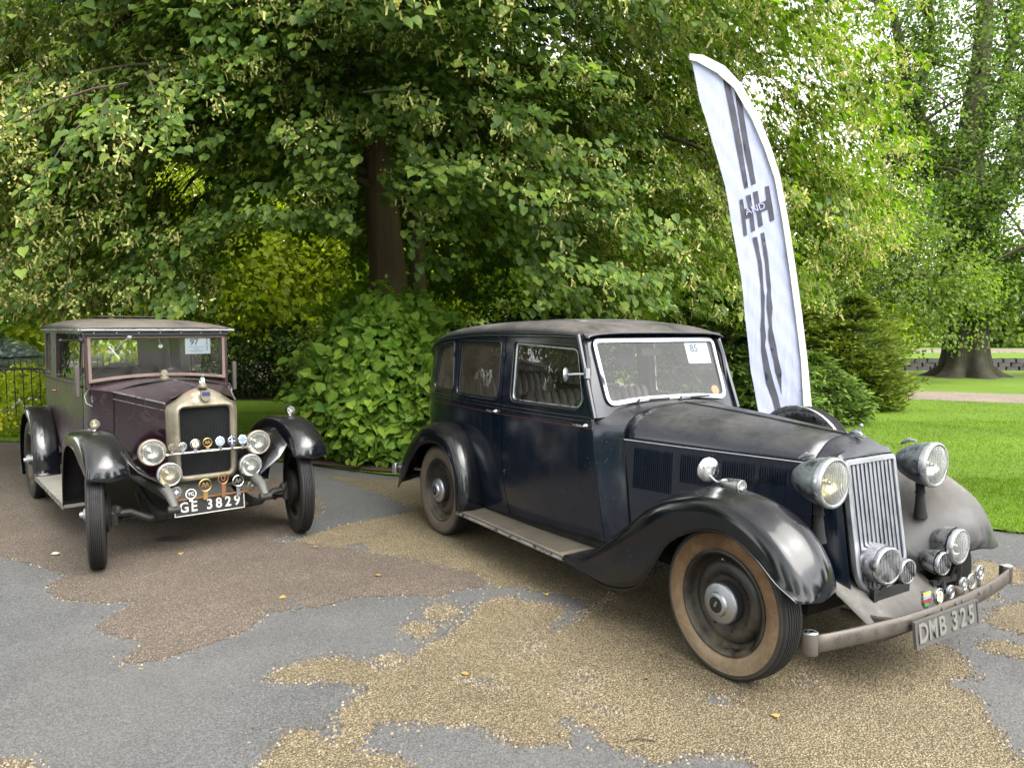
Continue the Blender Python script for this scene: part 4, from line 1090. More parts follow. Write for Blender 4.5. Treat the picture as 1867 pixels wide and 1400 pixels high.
def foot_bush():
    r = np.random.default_rng(23)
    base = np.array([-1.5, 9.55, 0.0])
    root = empty('leafy_bush', tuple(base), 0, 'dense bush of bright heart shaped leaves at the lime trunk between the cars', 'bush')
    Ps, Us = [], []
    blobs = [(0, 0, .95, 1.05, 1.05, .95), (-.35, -.15, .7, .85, .95, .7), (.45, 0, .75, .95, 1.0, .8), (.0, -.1, 1.5, .75, .7, .65), (-.4, 0, 1.15, .6, .7, .6), (.6, .1, 1.2, .6, .7, .6), (.2, -.35, .45, 1.0, .75, .5), (1.3, .2, .55, .7, .7, .6)]
    ST = MB()
    for (cx, cy_, cz, rx, ry, rz) in blobs:
        n = int(1000 * rx * rz) + 120
        a = nrm(r.normal(size=(n, 3))); a[:, 1] = np.where(r.random(n) < .75, -np.abs(a[:, 1]), a[:, 1])
        rad = .72 + .34 * r.random((n, 1)) ** .6
        bump = np.array([mnoise.noise(Vector(v) * 2.3 + Vector((cx, 0, 0))) for v in a])[:, None]
        p = np.array([cx, cy_, cz]) + a * np.array([rx, ry, rz]) * (rad + .22 * bump)
        Ps.append(p); Us.append(a)
        for k in range(12):
            e = p[r.integers(n)]; ST.tube(catmull([(cx * .3 + r.normal() * .1, cy_ * .3 + .1, 0), (e * np.array([.5, .5, .45])), e], 4), list(np.linspace(.014, .004, 9)), 5)
    for k in range(110):
        a = r.uniform(math.pi * .85, math.pi * 2.15); el = r.uniform(.05, 1.35); u = np.array([math.cos(a) * math.cos(el), math.sin(a) * math.cos(el), math.sin(el)])
        p0 = np.array([0, 0, .75]) + u * np.array([.95, .9, .95]); d = nrm(u + r.normal(size=3) * .25 + np.array([0, 0, .25])); L_ = r.uniform(.15, .45); m = int(L_ / .035)
        q = p0 + d * L_ * np.linspace(0, 1, m)[:, None] + np.array([0, 0, -.22]) * L_ * np.linspace(0, 1, m)[:, None] ** 2 + r.normal(size=(m, 3)) * .03
        ST.tube([p0, p0 + d * L_ * .5 + np.array([0, 0, -.03]), q[-1]], [.006, .004, .002], 4); Ps.append(q); Us.append(np.repeat(u[None], m, 0))
    P = np.vstack(Ps); U = np.vstack(Us)
    # leaves droop in little groups of three off the same shoot
    P = np.repeat(P, 2, 0) + r.normal(size=(len(P) * 2, 3)) * .045; U = np.repeat(U, 2, 0)
    ok = P[:, 2] > .06; P, U = P[ok], U[ok]; n = len(P)
    out = U * np.array([1, 1, .35])
    N = out * .7 + np.array([0, 0, .72]) + r.normal(size=(n, 3)) * .42
    D = out * .5 + np.array([0, 0, -.5]) + r.normal(size=(n, 3)) * .62
    S = .13 * (.38 + .85 * r.random(n))
    dist = np.linalg.norm(P + base - np.array([0, 0, CAMH]), axis=1); u_, v_, z_ = in_view(P + base)
    key = dist / S + np.where((v_ < 880) & (u_ < 830), 0, 900) + np.where(U[:, 1] < -.3, 0, 200)
    order = np.argsort(key)[:300]; rest = np.ones(n, bool); rest[order] = False
    ml = [near_leaf('leaf', M['lf_bush'], c_) for c_ in (.5, 1.0, 1.5)]
    place_leaves(ml, P, D, N, S, order, root, r)
    obj('foliage', leaves_mesh('foliage', P[rest], D[rest], N[rest], S[rest], LEAF6, LF6, M['lf_bush']), root, 'stuff')
    # second layer closes the depth
    m = 1600; a = nrm(r.normal(size=(m, 3))); q = a * np.array([1.1, .9, .85]) * (.25 + .55 * r.random((m, 1))) + np.array([.1, 0, .85]); q[:, 2] = np.maximum(q[:, 2], .08)
    obj('inner_foliage', leaves_mesh('foliage', q, a + np.array([0, 0, -.6]), a + np.array([0, 0, .7]) + r.normal(size=(m, 3)) * .3, .15 * (.6 + .6 * r.random(m)), LEAF6, LF6, M['lf_lime']), root, 'stuff')
    tag(ST.build('shoots', M['limebark'], root, smooth=60), kind='stuff')
foot_bush()

# ---------------------------------------------------------------- grass blades on the nearer lawns
def grass():
    r = np.random.default_rng(31)
    M['blade'] = leaf_mat('grass_blades', [(.10, .19, .014), (.15, .245, .02), (.20, .29, .035), (.07, .14, .014)], .45, .6, (1.2, 1.4, .3), .25)
    P = []
    ex = np.array([e[0] for e in EDGE]); ey = np.array([e[1] for e in EDGE])
    for (x0, x1, y0, y1, n) in [(1.5, 6.5, 4.6, 8.0, 70000), (2.0, 12, 7.5, 13, 70000), (-11, -2.2, 9, 14.5, 42000), (4, 15, 12, 17, 26000)]:
        x = r.uniform(x0, x1, n); y = r.uniform(y0, y1, n); P.append(np.stack([x, y, np.full(n, .018)], 1))
    P = np.vstack(P); edge = np.interp(P[:, 0], ex, ey) + .04 * np.sin(P[:, 0] * 9) + .03 * np.sin(P[:, 0] * 23)
    bed = inpoly(P[:, :2], [(-2.7, 9.0), (-1.5, 8.35), (-.3, 8.1), (.9, 7.75), (1.6, 8.4), (1.8, 10), (.8, 12), (-1.4, 12.6), (-3.1, 11.6), (-3.4, 10)])
    pa = inpoly(P[:, :2], PATH)
    P = P[(P[:, 1] > edge) & ~bed & ~pa]; n = len(P)
    D = np.array([0, 0, 1.0]) + r.normal(size=(n, 3)) * .45; N = r.normal(size=(n, 3)); N[:, 2] = 0
    T = np.array([(0, -.12, 0), (0, .12, 0), (1, 0, .25)], np.float32)
    S = .030 * (.5 + r.random(n))
    o = obj('grass', leaves_mesh('grass', P, D, N, S, T, np.array([(0, 1, 2)]), M['blade']), None, 'stuff'); tag(o, 'short bright green mown grass of the lawn', 'grass')
grass()

# ---------------------------------------------------------------- feather banner
def banner():
    Y0 = 6.0
    t = NT('banner_cloth'); c = t.coord(); n1 = t.noise(t.coord(scale=(9, 1, 2.2)), 1.6, 5, .6, .6)
    df = t.princ((.47, .50, .72), .75, 0, t.bump(n1, .28, .04), 0, .2); tl = t.n('BsdfTranslucent'); tl.inputs[0].default_value = (.47, .50, .74, 1)
    mx = t.n('MixShader'); mx.inputs[0].default_value = .35; t.l(df, mx.inputs[1]); t.l(tl.outputs[0], mx.inputs[2]); cloth = t.done(mx.outputs[0])
    sleeve = simple('cream_sleeve', (.46, .48, .43), .7, 0, .08, 6, .1); printm = simple('charcoal_print', (.045, .045, .060), .8, 0, .15, 6, .1)
    root = empty('feather_banner', (2.5, Y0, 0), 0, 'tall white feather banner with dark twin stripes and big letters behind the dark saloon', 'banner')
    def wr(x, z):
        e = max(0, min(1, (2.9 - z) / 2.2)) * .4
        return .022 * math.sin(z * 5.3 + x * 7) * e + .005 * math.sin(z * 14 - x * 19) * (.35 + e) + .003 * math.sin((x - .35 * z) * 31) * (.25 + e) + .0015 * math.sin(z * 33 + x * 40)
    def f(off):
        return lambda x, z, d: (x - 2.5, wr(x, z) + off + d, z)
    out = BAN_L + BAN_S[::-1]
    b = MB(); b.panel(out, [], f(0), step=.035); b.build('cloth', cloth, root, smooth=180, fix=False)
    sl = [(x - .006, z - .002) for x, z in BAN_S] + BAN_R[::-1]
    b = MB(); b.panel(sl, [], lambda x, z, d: (x - 2.5, wr(x, z) * .12 - .024 + d, z), .008, step=.05); b.build('sleeve', sleeve, root, smooth=60)
    for nm in (STR1, STR2, STR3, STR4):
        b = MB(); b.panel(nm, [], f(-.004), step=.03); b.build('stripe', printm, root, smooth=180, fix=False)
    for nm in (HH1, HH2):
        b = MB(); b.panel(nm, [], f(-.005), step=.03); b.build('letter', printm, root, smooth=180, fix=False)
    cx, cz = (TXT[0][0] + TXT[1][0]) / 2, (TXT[0][1] + TXT[1][1]) / 2
    text_obj('lettering', 'AND', .075, cloth, root, frameM((cx - 2.5, -.018, cz), (1, 0, .36), (-.15, 0, 1)), .0005)
    pole = [(p[0] - 2.5 - .012, .004, p[1]) for p in BAN_R[1:]] + [(2.445 - 2.5, .004, .6), (2.475 - 2.5, .004, .05)]
    b = MB(); b.tube(catmull(pole, 3), .011, 8); b.build('pole', simple('black_pole', (.02, .02, .02), .4), root)
    b = MB(); b.box((-.03, 0, .025), (.5, .06, .03)); b.box((-.03, 0, .026), (.06, .5, .028)); b.lathe([(.03, 0), (.03, .12)], (-.028, .004, .03)); b.build('base', M['iron'], root)
banner()

# ---------------------------------------------------------------- shared car pieces
def wheel(parent, pos, R, rr, hw, side, style, tan='sidewall', steer=0.0, label=None):
    """disc wheel: pressed disc and rim, with tyre, hub cap and nuts below it"""
    ax = (0, side, 0)
    b = MB()
    if style == 'disc':
        b.lathe([(rr * .9, -hw * .7), (rr * 1.0, -hw * .72), (rr * 1.01, hw * .70), (rr + .002, hw * .86), (rr - .006, hw * .90), (rr - .014, hw * .80), (rr - .02, hw * .35), (rr - .032, hw * .08), (rr - .045, -.004), (rr - .055, .008), (rr - .062, .020),
                 (rr - .085, .030), (rr - .105, .027), (rr - .118, .014), (rr - .13, .012), (rr - .15, .016), (.07, .018), (.0, .018)], (0, 0, 0), ax, 56, caps=False)
    else:
        b.lathe([(rr * .9, -hw * .7), (rr, -hw * .75), (rr, hw * .75), (rr - .012, hw * .8), (rr - .02, hw * .4), (rr - .03, .0), (rr - .06, .012), (rr - .12, .02), (.06, .026), (0, .026)], (0, 0, 0), ax, 48, caps=False)
    wo = b.build('wheel', M['rim'], parent, smooth=40)
    wo.location = pos; wo.rotation_euler = (0, 0, steer)
    if label: wo['label'] = label
    solidify(wo, .004)
    b = MB(); mid = (R + rr) / 2
    sidew = [(rr - .002, hw * .72), (rr + .010, hw * .86), (rr + .03, hw * .99), (mid + .005, hw * 1.04), (R - .034, hw * .97), (R - .030, hw * .985), (R - .026, hw * .95), (R - .020, hw * .955), (R - .015, hw * .90)]
    tr = [(R - .015, hw * .90), (R - .005, hw * .80)]
    nr = 7; wtr = hw * .74
    for k in range(nr):
        a = wtr - 2 * wtr * k / nr; c = wtr - 2 * wtr * (k + 1) / nr; g = .0026; cr = lambda h: R - .006 * (h / wtr) ** 2
        tr += [(cr(a), a - g), (cr(c), c + g)] + ([(cr(c) - .011, c + g), (cr(c) - .011, c - g)] if k < nr - 1 else [])
    tr += [(R - .005, -hw * .80), (R - .015, -hw * .9)]
    b.mat(1); b.lathe(sidew[:5], (0, 0, 0), ax, 64, caps=False); b.mat(3); b.lathe(sidew[4:], (0, 0, 0), ax, 64, caps=False)
    b.mat(0); b.lathe(tr, (0, 0, 0), ax, 64, caps=False)
    b.mat(2); b.lathe([(r_, -h) for r_, h in sidew[::-1]], (0, 0, 0), ax, 64, caps=False)
    b.build('tyre', [M['rubber'], M[tan] if tan else M['rubber'], M['rubber'], M['dustrubber']], wo, smooth=32)
    if style == 'disc':
        b = MB(); b.mat(0); b.lathe([(.100, .016), (.101, .045), (.096, .056)], (0, 0, 0), ax, 32, caps=False)
        b.mat(1); b.lathe([(.096, .056), (.097, .066), (.093, .074), (.080, .081), (.058, .086), (.053, .096), (.046, .100), (.038, .100)], (0, 0, 0), ax, 32, caps=False)
        b.mat(0); b.lathe([(.038, .100), (.037, .1005), (0, .1005)], (0, 0, 0), ax, 32, caps=False)
        b.mat(1); b.box((0, side * .1015, .004), (.010, .002, .026), (0, .5, 0)); b.box((-.004, side * .1015, -.006), (.012, .002, .009)); b.box((.006, side * .1015, .014), (.010, .002, .007))
        b.build('hub_cap', [M['darkpart'], M['alu']], wo, smooth=30)
        for k in range(8):
            q = 2 * math.pi * (k + .35) / 8
            b = MB(); b.lathe([(.009, .014), (.009, .024), (.005, .026), (.005, .034), (0, .034)], (0, 0, 0), ax, 6); o = b.build('wheel_nut', M['iron'], wo, smooth=20); o.location = (.137 * math.cos(q), 0, .137 * math.sin(q))
        b = MB(); b.tube([(-.02, side * .01, rr - .06), (-.022, side * .035, rr - .045)], .005, 6); b.build('valve', M['oldchrome'], wo)
    else:
        b = MB(); b.lathe([(.05, .02), (.05, .06), (.04, .075), (.025, .08), (.02, .10), (0, .102)], (0, 0, 0), ax, 20); b.build('hub_cap', M['oldchrome'], wo, smooth=30)
        b = MB(); b.lathe([(.0, -.03), (.13, -.03), (.14, -.07), (.1, -.085), (.05, -.09), (0, -.09)], (0, 0, 0), ax, 24); b.build('brake_drum', M['iron'], wo, smooth=30)
    return wo

def lamp(parent, name, pos, prof, R, shell, refl='reflector', rim='chrome', yaw=0., pitch=0., lens=True, n=36, grille=0, label=None):
    """round lamp facing +x: shell (its mesh), rim, reflector, lens"""
    b = MB(); b.lathe(prof, (0, 0, 0), (1, 0, 0), n, caps=False)
    o = b.build(name, shell, parent, smooth=50); o.location = pos; o.rotation_euler = (0, pitch, yaw)
    if label: o['label'] = label
    b = MB(); b.lathe([(R * .98, -R * .30), (R * 1.04, -R * .27), (R * 1.05, -R * .06), (R * 1.0, R * .03), (R * .93, R * .05), (R * .87, R * .02), (R * .86, -R * .03)], (0, 0, 0), (1, 0, 0), n, caps=False)
    b.build('rim', rim, o, smooth=50)
    b = MB(); b.lathe([(R * .88, -R * .02), (R * .75, -R * .22), (R * .5, -R * .42), (R * .22, -R * .52), (0, -R * .54)], (0, 0, 0), (1, 0, 0), n, caps=False)
    b.lathe([(0, R * -.16), (R * .10, R * -.2), (R * .13, R * -.3), (R * .09, R * -.5)], (0, 0, 0), (1, 0, 0), 12, caps=False)
    b.build('reflector', M[refl] if not grille else M['darkpart'], o, smooth=60)
    if grille:
        for k in range(grille):
            y = (k - (grille - 1) / 2) * 2 * R * .86 / grille; hh = math.sqrt(max(0, (R * .87) ** 2 - y * y))
            b = MB(); b.box((R * .01, y, 0), (R * .05, R * .065 if grille > 9 else R * .1, hh * 2)); b.build('grille_bar', rim, o, smooth=20)
    elif lens:
        b = MB(); b.lathe([(R * .88, R * .01), (R * .7, R * .09), (R * .4, R * .15), (0, R * .18)], (0, 0, 0), (1, 0, 0), n, caps=False)
        b.build('lens', M['lens'], o, smooth=180)
    return o

CHR = {}
def badge(parent, pos, R, h, kind, metal_='oldchrome', yaw=0., width=.35):
    """club badge on a foot, facing +x; foot bottom at pos z"""
    b = MB(); zc = h - R
    if kind in ('AA', 'open', 'U'):
        ring = [(0, R * math.cos(q) * (1 if kind != 'U' else .9), zc + R * math.sin(q)) for q in np.linspace(0, 2 * math.pi, 25)[:-1]]
        b.tube(ring, R * .13, 6, closed=True)
        b.prism(rpoly([(-R * width, 0), (R * width, 0), (R * width * 1.1, zc - R * .9), (-R * width * 1.1, zc - R * .9)], .002), lambda a, c, d: (d, a, c), -.003, .003)
    elif kind == 'shield':
        b.prism([(-R, zc + R), (-R * 1.25, zc + R * 1.25), (R * 1.25, zc + R * 1.25), (R, zc + R), (R, zc - R * .3), (R * .55, zc - R * .95), (0, zc - R * 1.25), (-R * .55, zc - R * .95), (-R, zc - R * .3)], lambda a, c, d: (d, a, c), -.003, .003)
        b.box((0, 0, (zc - R) / 2), (.004, R * .7, zc - R * .6))
    else:
        b.lathe([(R, -.004), (R * 1.02, 0), (R, .004), (R * .9, .006), (R * .86, .003), (0, .003)], (0, 0, zc), (1, 0, 0), 28)
        b.prism([(-R * width, 0), (R * width, 0), (R * width * .9, zc - R * .85), (-R * width * .9, zc - R * .85)], lambda a, c, d: (d, a, c), -.003, .003)
    o = b.build('club_badge', M[metal_], parent, smooth=40); o.location = pos; o.rotation_euler = (0, 0, yaw)
    Mx = lambda z=zc, x=.0065: frameM((x, 0, z), (0, 1, 0), (0, 0, 1))
    def disc(r, m, x=.0042, z=zc, nm='enamel'):
        q = MB(); q.lathe([(r, 0), (r * .98, .001), (0, .001)], (x, 0, z), (1, 0, 0), 24); return q.build(nm, M[m], o, smooth=40)
    if kind == 'AA':
        text_obj('letter', 'A', R * 1.25, M[metal_], o, frameM((.0, -R * .26, zc + R * .02), (0, 1, 0), (0, 0, 1)), .002, bold=.0006)
        text_obj('letter', 'A', R * 1.25, M[metal_], o, frameM((.004, R * .26, zc + R * .02), (0, 1, 0), (0, 0, 1)), .002, bold=.0006)
    elif kind == 'U':
        text_obj('letter', 'U', R * 1.35, M[metal_], o, frameM((0, 0, zc), (0, 1, 0), (0, 0, 1)), .002, bold=.001)
        disc(R * .33, metal_, .003, zc - R * 1.25, 'boss')
    elif kind == 'open':
        text_obj('letter', 'YC', R * .95, M[metal_], o, frameM((0, 0, zc), (0, 1, 0), (0, 0, 1)), .002, bold=.0008)
    elif kind == 'face':      # cream dial with a dark S and curved mark
        disc(R * .84, 'plateblack' if metal_ == 'oldchrome' and R > .03 else metal_); disc(R * .68, 'cream', .0054)
        text_obj('letter', 'S', R * .7, M['ink'], o, Mx(zc + R * .2), .0004, bold=.001)
        q = MB(); q.tube([(.0068, R * .25 * math.sin(a), zc - R * .2 - R * .14 * math.cos(a)) for a in np.linspace(-.9, .9, 7)], .0014, 4); q.build('mark', M['ink'], o)
    elif kind == 'blue':
        disc(R * .84, 'white'); disc(R * .72, 'ltblue', .0054); disc(R * .36, 'white', .0064)
    elif kind == 'cross':
        disc(R * .84, 'blueen'); q = MB(); q.box((.0056, 0, zc), (.001, R * .24, R * 1.5)); q.box((.0056, 0, zc), (.001, R * 1.5, R * .24)); q.build('cross', M['white'], o)
    elif kind == 'dial':
        disc(R * .84, 'white'); disc(R * .62, 'ltblue', .0054)
        for k in range(4):
            q = MB(); a = k * math.pi / 2; q.lathe([(R * .12, 0), (0, .001)], (.0056, R * .72 * math.cos(a), zc + R * .72 * math.sin(a)), (1, 0, 0), 8); q.build('stud', M['ink'], o)
    elif kind == 'union':
        disc(R * .62, 'blueen'); q = MB(); q.box((.0056, 0, zc), (.001, R * .16, R * 1.0)); q.box((.0056, 0, zc), (.001, R * 1.0, R * .16)); q.box((.0055, 0, zc), (.001, R * .1, R * .95), (.78, 0, 0)); q.box((.0055, 0, zc), (.001, R * .1, R * .95), (-.78, 0, 0)); q.build('cross', M['white'], o)
    elif kind == 'wheelb':
        disc(R * .6, 'greyiron'); disc(R * .28, 'white', .0056)
        for k in range(8):
            a = k * math.pi / 4; q = MB(); q.box((.004, R * .62 * math.cos(a), zc + R * .62 * math.sin(a)), (.003, R * .5, R * .08), (a, 0, 0)); q.build('spoke', M[metal_], o)
    elif kind == 'shield':
        for z0, z1, wd, m in ((.55, .95, .85, 'yellowen'), (.1, .5, .85, 'ltblue'), (-.4, .05, .82, 'reden'), (-.9, -.45, .5, 'greenen')):
            q = MB(); q.box((.0042, 0, zc + R * (z0 + z1) / 2), (.002, R * wd * 2, R * (z1 - z0))); q.build('enamel', M[m], o)
    elif kind == 'star':
        disc(R * .7, 'plategrey')
        q = MB(); q.tube([(.006, R * .5 * math.cos(a), zc + R * .5 * math.sin(a)) for a in np.linspace(0, 6.283, 17)[:-1]], .0016, 4, closed=True); q.box((.006, 0, zc), (.002, R * .18, R * .9)); q.build('mark', M[metal_], o)
    return o

def price_card(label, M4, w_, h_, num):
    """paper lot card behind glass: number, a few lines of small print"""
    root = empty('lot_card', (0, 0, 0), 0, label, 'paper card'); root.matrix_world = M4
    b = MB(); b.box((0, 0, 0), (w_, h_, .001)); b.build('sheet', M['paper'], root)
    if num: text_obj('number', num, h_ * .50, M['greyink'], root, Matrix.Translation((-w_ * .14, h_ * .20, .0016)), .0006, bold=.0022)
    for k, (yy, ww) in enumerate(((-.08, .62), (-.2, .2), (-.30, .55), (-.36, .5))):
        b = MB(); b.box((-w_ * .06, h_ * yy, .0012), (w_ * ww, h_ * .018, .0006)); b.build('print_line', M['greyink'], root)
    for k in range(9):
        b = MB(); b.box((w_ * .37, h_ * (.38 - k * .085), .0012), (w_ * (.035 if k % 3 else .06), h_ * .05, .0006)); b.build('print_line', M['greyink'], root)
    return root

# ---------------------------------------------------------------- the dark blue saloon
def ifn(xs, ys):
    P = catmull(list(zip(xs, ys)), 8); X, Y = P[:, 0], P[:, 1]
    return lambda x: float(np.interp(x, X, Y))
W_ = ifn([-.88, -.84, -.78, -.7, -.6, -.45, -.25, 0, .4, .8, 1.2, 1.5, 1.8, 2.0], [.06, .25, .41, .50, .56, .60, .632, .655, .675, .685, .675, .655, .625, .59])
TUM_ = ifn([.25, .4, .6, .8, .95, 1.05, 1.15, 1.3, 1.45, 1.56, 1.62], [.045, .025, .008, .001, 0, 0, .005, .018, .032, .045, .06])
YB = lambda x, z: W_(x) - TUM_(z)
ZT = ifn([-.88, -.84, -.7, -.6, -.45, -.2, 0, .3, .6, 1.1, 1.5, 1.7], [1.22, 1.30, 1.40, 1.46, 1.515, 1.552, 1.565, 1.582, 1.592, 1.594, 1.588, 1.575])
ZC = ifn([-.88, -.84, -.75, -.6, -.45, -.2, .1, .5, .9, 1.2, 1.45, 1.6, 1.7], [1.26, 1.34, 1.45, 1.545, 1.60, 1.65, 1.678, 1.694, 1.700, 1.695, 1.674, 1.642, 1.60])

def navy_car():
    th = .56488
    root = empty('dark_blue_saloon', (.0733, 6.3026, 0), th - math.pi / 2, 'dusty dark blue vintage saloon with tan tyre walls and upright chrome grille, on the right', 'car')
    sidefn = lambda off=0.0: (lambda x, z, d: (x, -(YB(x, z) - d - off), z))
    gap = .006
    # ---- body: quarter panels, rear, cowl
    fend = [(.003, .90), (.12, .85), (.22, .79), (.317, .71), (.385, .58), (.43, .42), (.445, .30)]
    qwin = rpoly([(-.335, 1.490), (-.02, 1.528), (.012, 1.142), (-.395, 1.148)], [.10, .03, .05, .05])
    rwin = rpoly([(.10, 1.533), (.742, 1.535), (.742, 1.138), (.10, 1.136)], [.03, .03, .05, .05])
    fwin = rpoly([(.925, 1.543), (1.588, 1.518), (1.668, 1.19), (1.63, 1.145), (.925, 1.143)], [.02, .05, .05, .05, .05])
    top = lambda a, b_: [(x, ZT(x) - .002) for x in np.linspace(a, b_, 14)]
    def side_parts(mir):
        b = MB()
        b.panel([(-.5, .28)] + [(-.5, z) for z in (.7, 1.1)] + top(-.5, -.003 - gap) + [(-.003, 1.2), (-.003, .90)] + [(x - gap * 2, z) for x, z in fend[1:]] + [(.44, .28)], [qwin], sidefn(), .025, .045)
        # lower body behind the rear door and over the wheel, belt corner beads
        return b
    for mir in (False, True):
        side_parts(mir).build('quarter_panel', M['navy'], root, smooth=60, mirror=mir, fix=False)
    # rounded tail
    rows = []
    for z in list(np.linspace(.28, 1.25, 11)) + [1.32, 1.38, 1.44, 1.49]:
        row = []
        xs = [-.5, -.55, -.6, -.65, -.7, -.75, -.79, -.82, -.85, -.87, -.88]
        for x in xs:
            f = (-.5 - x) / .38; lift = max(0, z - .9)
            row.append((x + f * (lift * lift * .62 + .02 * (z < .5)), -YB(x, z) if x > -.879 else 0.0, z))
        rows.append(row + [(p[0], -p[1], p[2]) for p in row[-2::-1]])
    b = MB(); b.grid(rows); b.build('tail', M['navy'], root, smooth=60)
    # roof
    rows = []
    for x in list(np.linspace(-.78, 1.60, 40)) + [1.63, 1.655, 1.67]:
        zt, zc = ZT(x), ZC(x); ye = YB(x, zt) + .004
        half = [(x, -ye * math.cos(a) ** .50 if a < math.pi / 2 - .01 else 0, zt + (zc - zt) * math.sin(a) ** .78) for a in np.linspace(0, math.pi / 2, 13)]
        rows.append(half + [(p[0], -p[1], p[2]) for p in half[-2::-1]])
    b = MB(); b.grid(rows)
    zt = ZT(-.78); ye = YB(-.78, zt)
    ro = b.build('roof', M['roofpaint'], root, smooth=50); solidify(ro, .01, -1)
    # rear drop of the roof to the tail
    rows = []
    for k, f in enumerate(np.linspace(0, 1, 6)):
        x = -.78 - .07 * f; zt = ZT(-.78) * (1 - f) + 1.36 * f; zc = ZC(-.78) * (1 - f) + 1.36 * f; ye = YB(-.78, 1.35) * (1 - f * .7)
        half = [(x + .0 * f, -ye * (math.cos(a) ** .5 if a < 1.56 else 0), zt + (zc - zt) * math.sin(a) ** .78) for a in np.linspace(0, math.pi / 2, 9)]
        rows.append(half + [(p[0], -p[1], p[2]) for p in half[-2::-1]])
    b = MB(); b.grid(rows); b.build('rear_roof', M['roofpaint'], root, smooth=60)
    # sliding roof panel, slightly proud
    rows = [[(x, y, ZT(x) + (ZC(x) - ZT(x)) * (1 - (abs(y) / YB(x, ZT(x))) ** 2.6) ** .42 + .009) for y in np.linspace(-.36, .36, 9)] for x in np.linspace(.35, 1.25, 9)]
    b = MB(); b.grid(rows); o = b.build('sliding_roof', M['roofpaint'], root, smooth=60); solidify(o, .014, -1)
    # gutters
    for s in (1, -1):
        b = MB(); b.tube([(x, s * (YB(x, ZT(x)) + .008), ZT(x) - .004) for x in np.linspace(-.62, 1.63, 34)], .006, 6); b.build('gutter', M['navy'], root)
    # ---- doors
    rear_door = [(.003, .90), (.003, 1.2)] + [(x, z) for x, z in top(.003, .795)] + [(.795, 1.2), (.796, .7), (.815, .5), (.861, .327), (.65, .312), (.452, .303)] + fend[::-1][1:-1]
    front_door = [(.808, .7), (.806, 1.2)] + top(.806, 1.60) + [(1.64, 1.55), (1.672, 1.46), (1.72, 1.22), (1.758, 1.04), (1.79, .80), (1.815, .6), (1.838, .36), (1.4, .35), (.872, .328), (.825, .5)]
    for mir in (False, True):
        s = 1 if mir else -1
        for nm, outl, win, hx, rr_ in (('rear_door', rear_door, rwin, .735, (.08, .80)), ('front_door', front_door, fwin, 1.71, (.80, 1.79))):
            b = MB(); b.panel(outl, [win], sidefn(), .025, .045)
            d = b.build(nm, M['navy'], root, smooth=60, mirror=mir, fix=False)
            # handle: lever on a round boss
            b = MB(); z0 = 1.05; y0 = YB(hx, z0)
            b.lathe([(.016, 0), (.015, .014), (.009, .02), (.009, .032), (0, .034)], (hx, s * (y0 - .002), z0), (0, s, 0), 16)
            b.tube([(hx + .004, s * (y0 + .03), z0), (hx - .04, s * (y0 + .032), z0 - .001), (hx - .09, s * (YB(hx - .09, z0) + .026), z0 + .002)], [.007, .008, .006], 8)
            b.build('handle', M['oldchrome'], d, smooth=50)
            # window surround bead and inner chrome strip
            b = MB(); ins = rpoly_off(win, .010)
            b.tube([(x, s * (YB(x, z) + .003), z) for x, z in resample(ins, .04)], .006, 6, closed=True); b.build('window_bead', M['navy'], d)
            b = MB(); ins = rpoly_off(win, -.008)
            b.tube([(x, s * (YB(x, z) - .010), z) for x, z in resample(ins, .04)], .007, 6, closed=True); b.build('window_rubber', M['oldchrome'] if nm == 'front_door' else M['rubber'], d)
            # glass
            g = rpoly_off(win, .006)
            if nm == 'front_door' and not mir: g = [(x, min(z, 1.415 - (x - .93) * .0)) for x, z in g]
            b = MB(); b.panel(g, [], sidefn(.016), 0, .09); b.build('window_glass', M['clearglass'] if nm == 'front_door' else M['dirtyglass'], d, smooth=60, fix=False)
            for zz, rad, mm in ((1.098, .0055, 'navy'), (1.075, .0055, 'navy'), (1.037, .0022, 'redstripe')):
                b = MB(); b.tube([(x, s * (YB(x, zz) + .0015), zz) for x in np.linspace(rr_[0] - (.07 if nm == 'rear_door' else -.01), rr_[1] - (.004 if nm == 'rear_door' else .035), 14)], rad, 6)
                b.build('moulding' if mm == 'navy' else 'coach_line', M[mm], d)
            for zz, xx in (((1.44, .80), (.62, .84)) if nm == 'front_door' else ((1.44, -.002), (.84, .0))):
                b = MB(); b.box((xx, s * (YB(xx, zz) + .006), zz), (.018, .014, .05)); b.build('hinge', M['navy'], d, bevel=.003)
        b = MB(); b.panel(rpoly_off(qwin, .006), [], sidefn(.016), 0, .09); b.build('quarter_glass', M['dirtyglass'], root, smooth=60, mirror=mir, fix=False)
        b = MB(); b.tube([(x, s * (YB(x, z) - .008), z) for x, z in resample(rpoly_off(qwin, -.008), .04)], .007, 6, closed=True); b.build('window_rubber', M['rubber'], root)
        b = MB(); b.tube([(x, s * (YB(x, z) + .003), z) for x, z in resample(rpoly_off(qwin, .010), .04)], .006, 6, closed=True); b.build('window_bead', M['navy'], root)
        for zz, rad, mm in ((1.098, .0055, 'navy'), (1.075, .0055, 'navy'), (1.037, .0022, 'redstripe')):
            b = MB(); b.tube([(x, s * (YB(x, zz) + .0015), zz) for x in np.linspace(-.6, -.008, 10)], rad, 6); b.build('moulding' if mm == 'navy' else 'coach_line', M[mm], root)
        # trim behind the doors, closing the gaps
        b = MB(); b.panel([(-.5, .30), (-.5, 1.5)] + [(x, ZT(x) - .02) for x in np.linspace(-.45, 1.58, 16)] + [(1.66, 1.46), (1.75, 1.04), (1.82, .4), (1.4, .3)], [rpoly_off(qwin, .02), rpoly_off(rwin, .02), rpoly_off(fwin, .02)], sidefn(.028), .012, .08)
        b.build('door_trim', M['trim'], root, smooth=60, mirror=mir, fix=False)
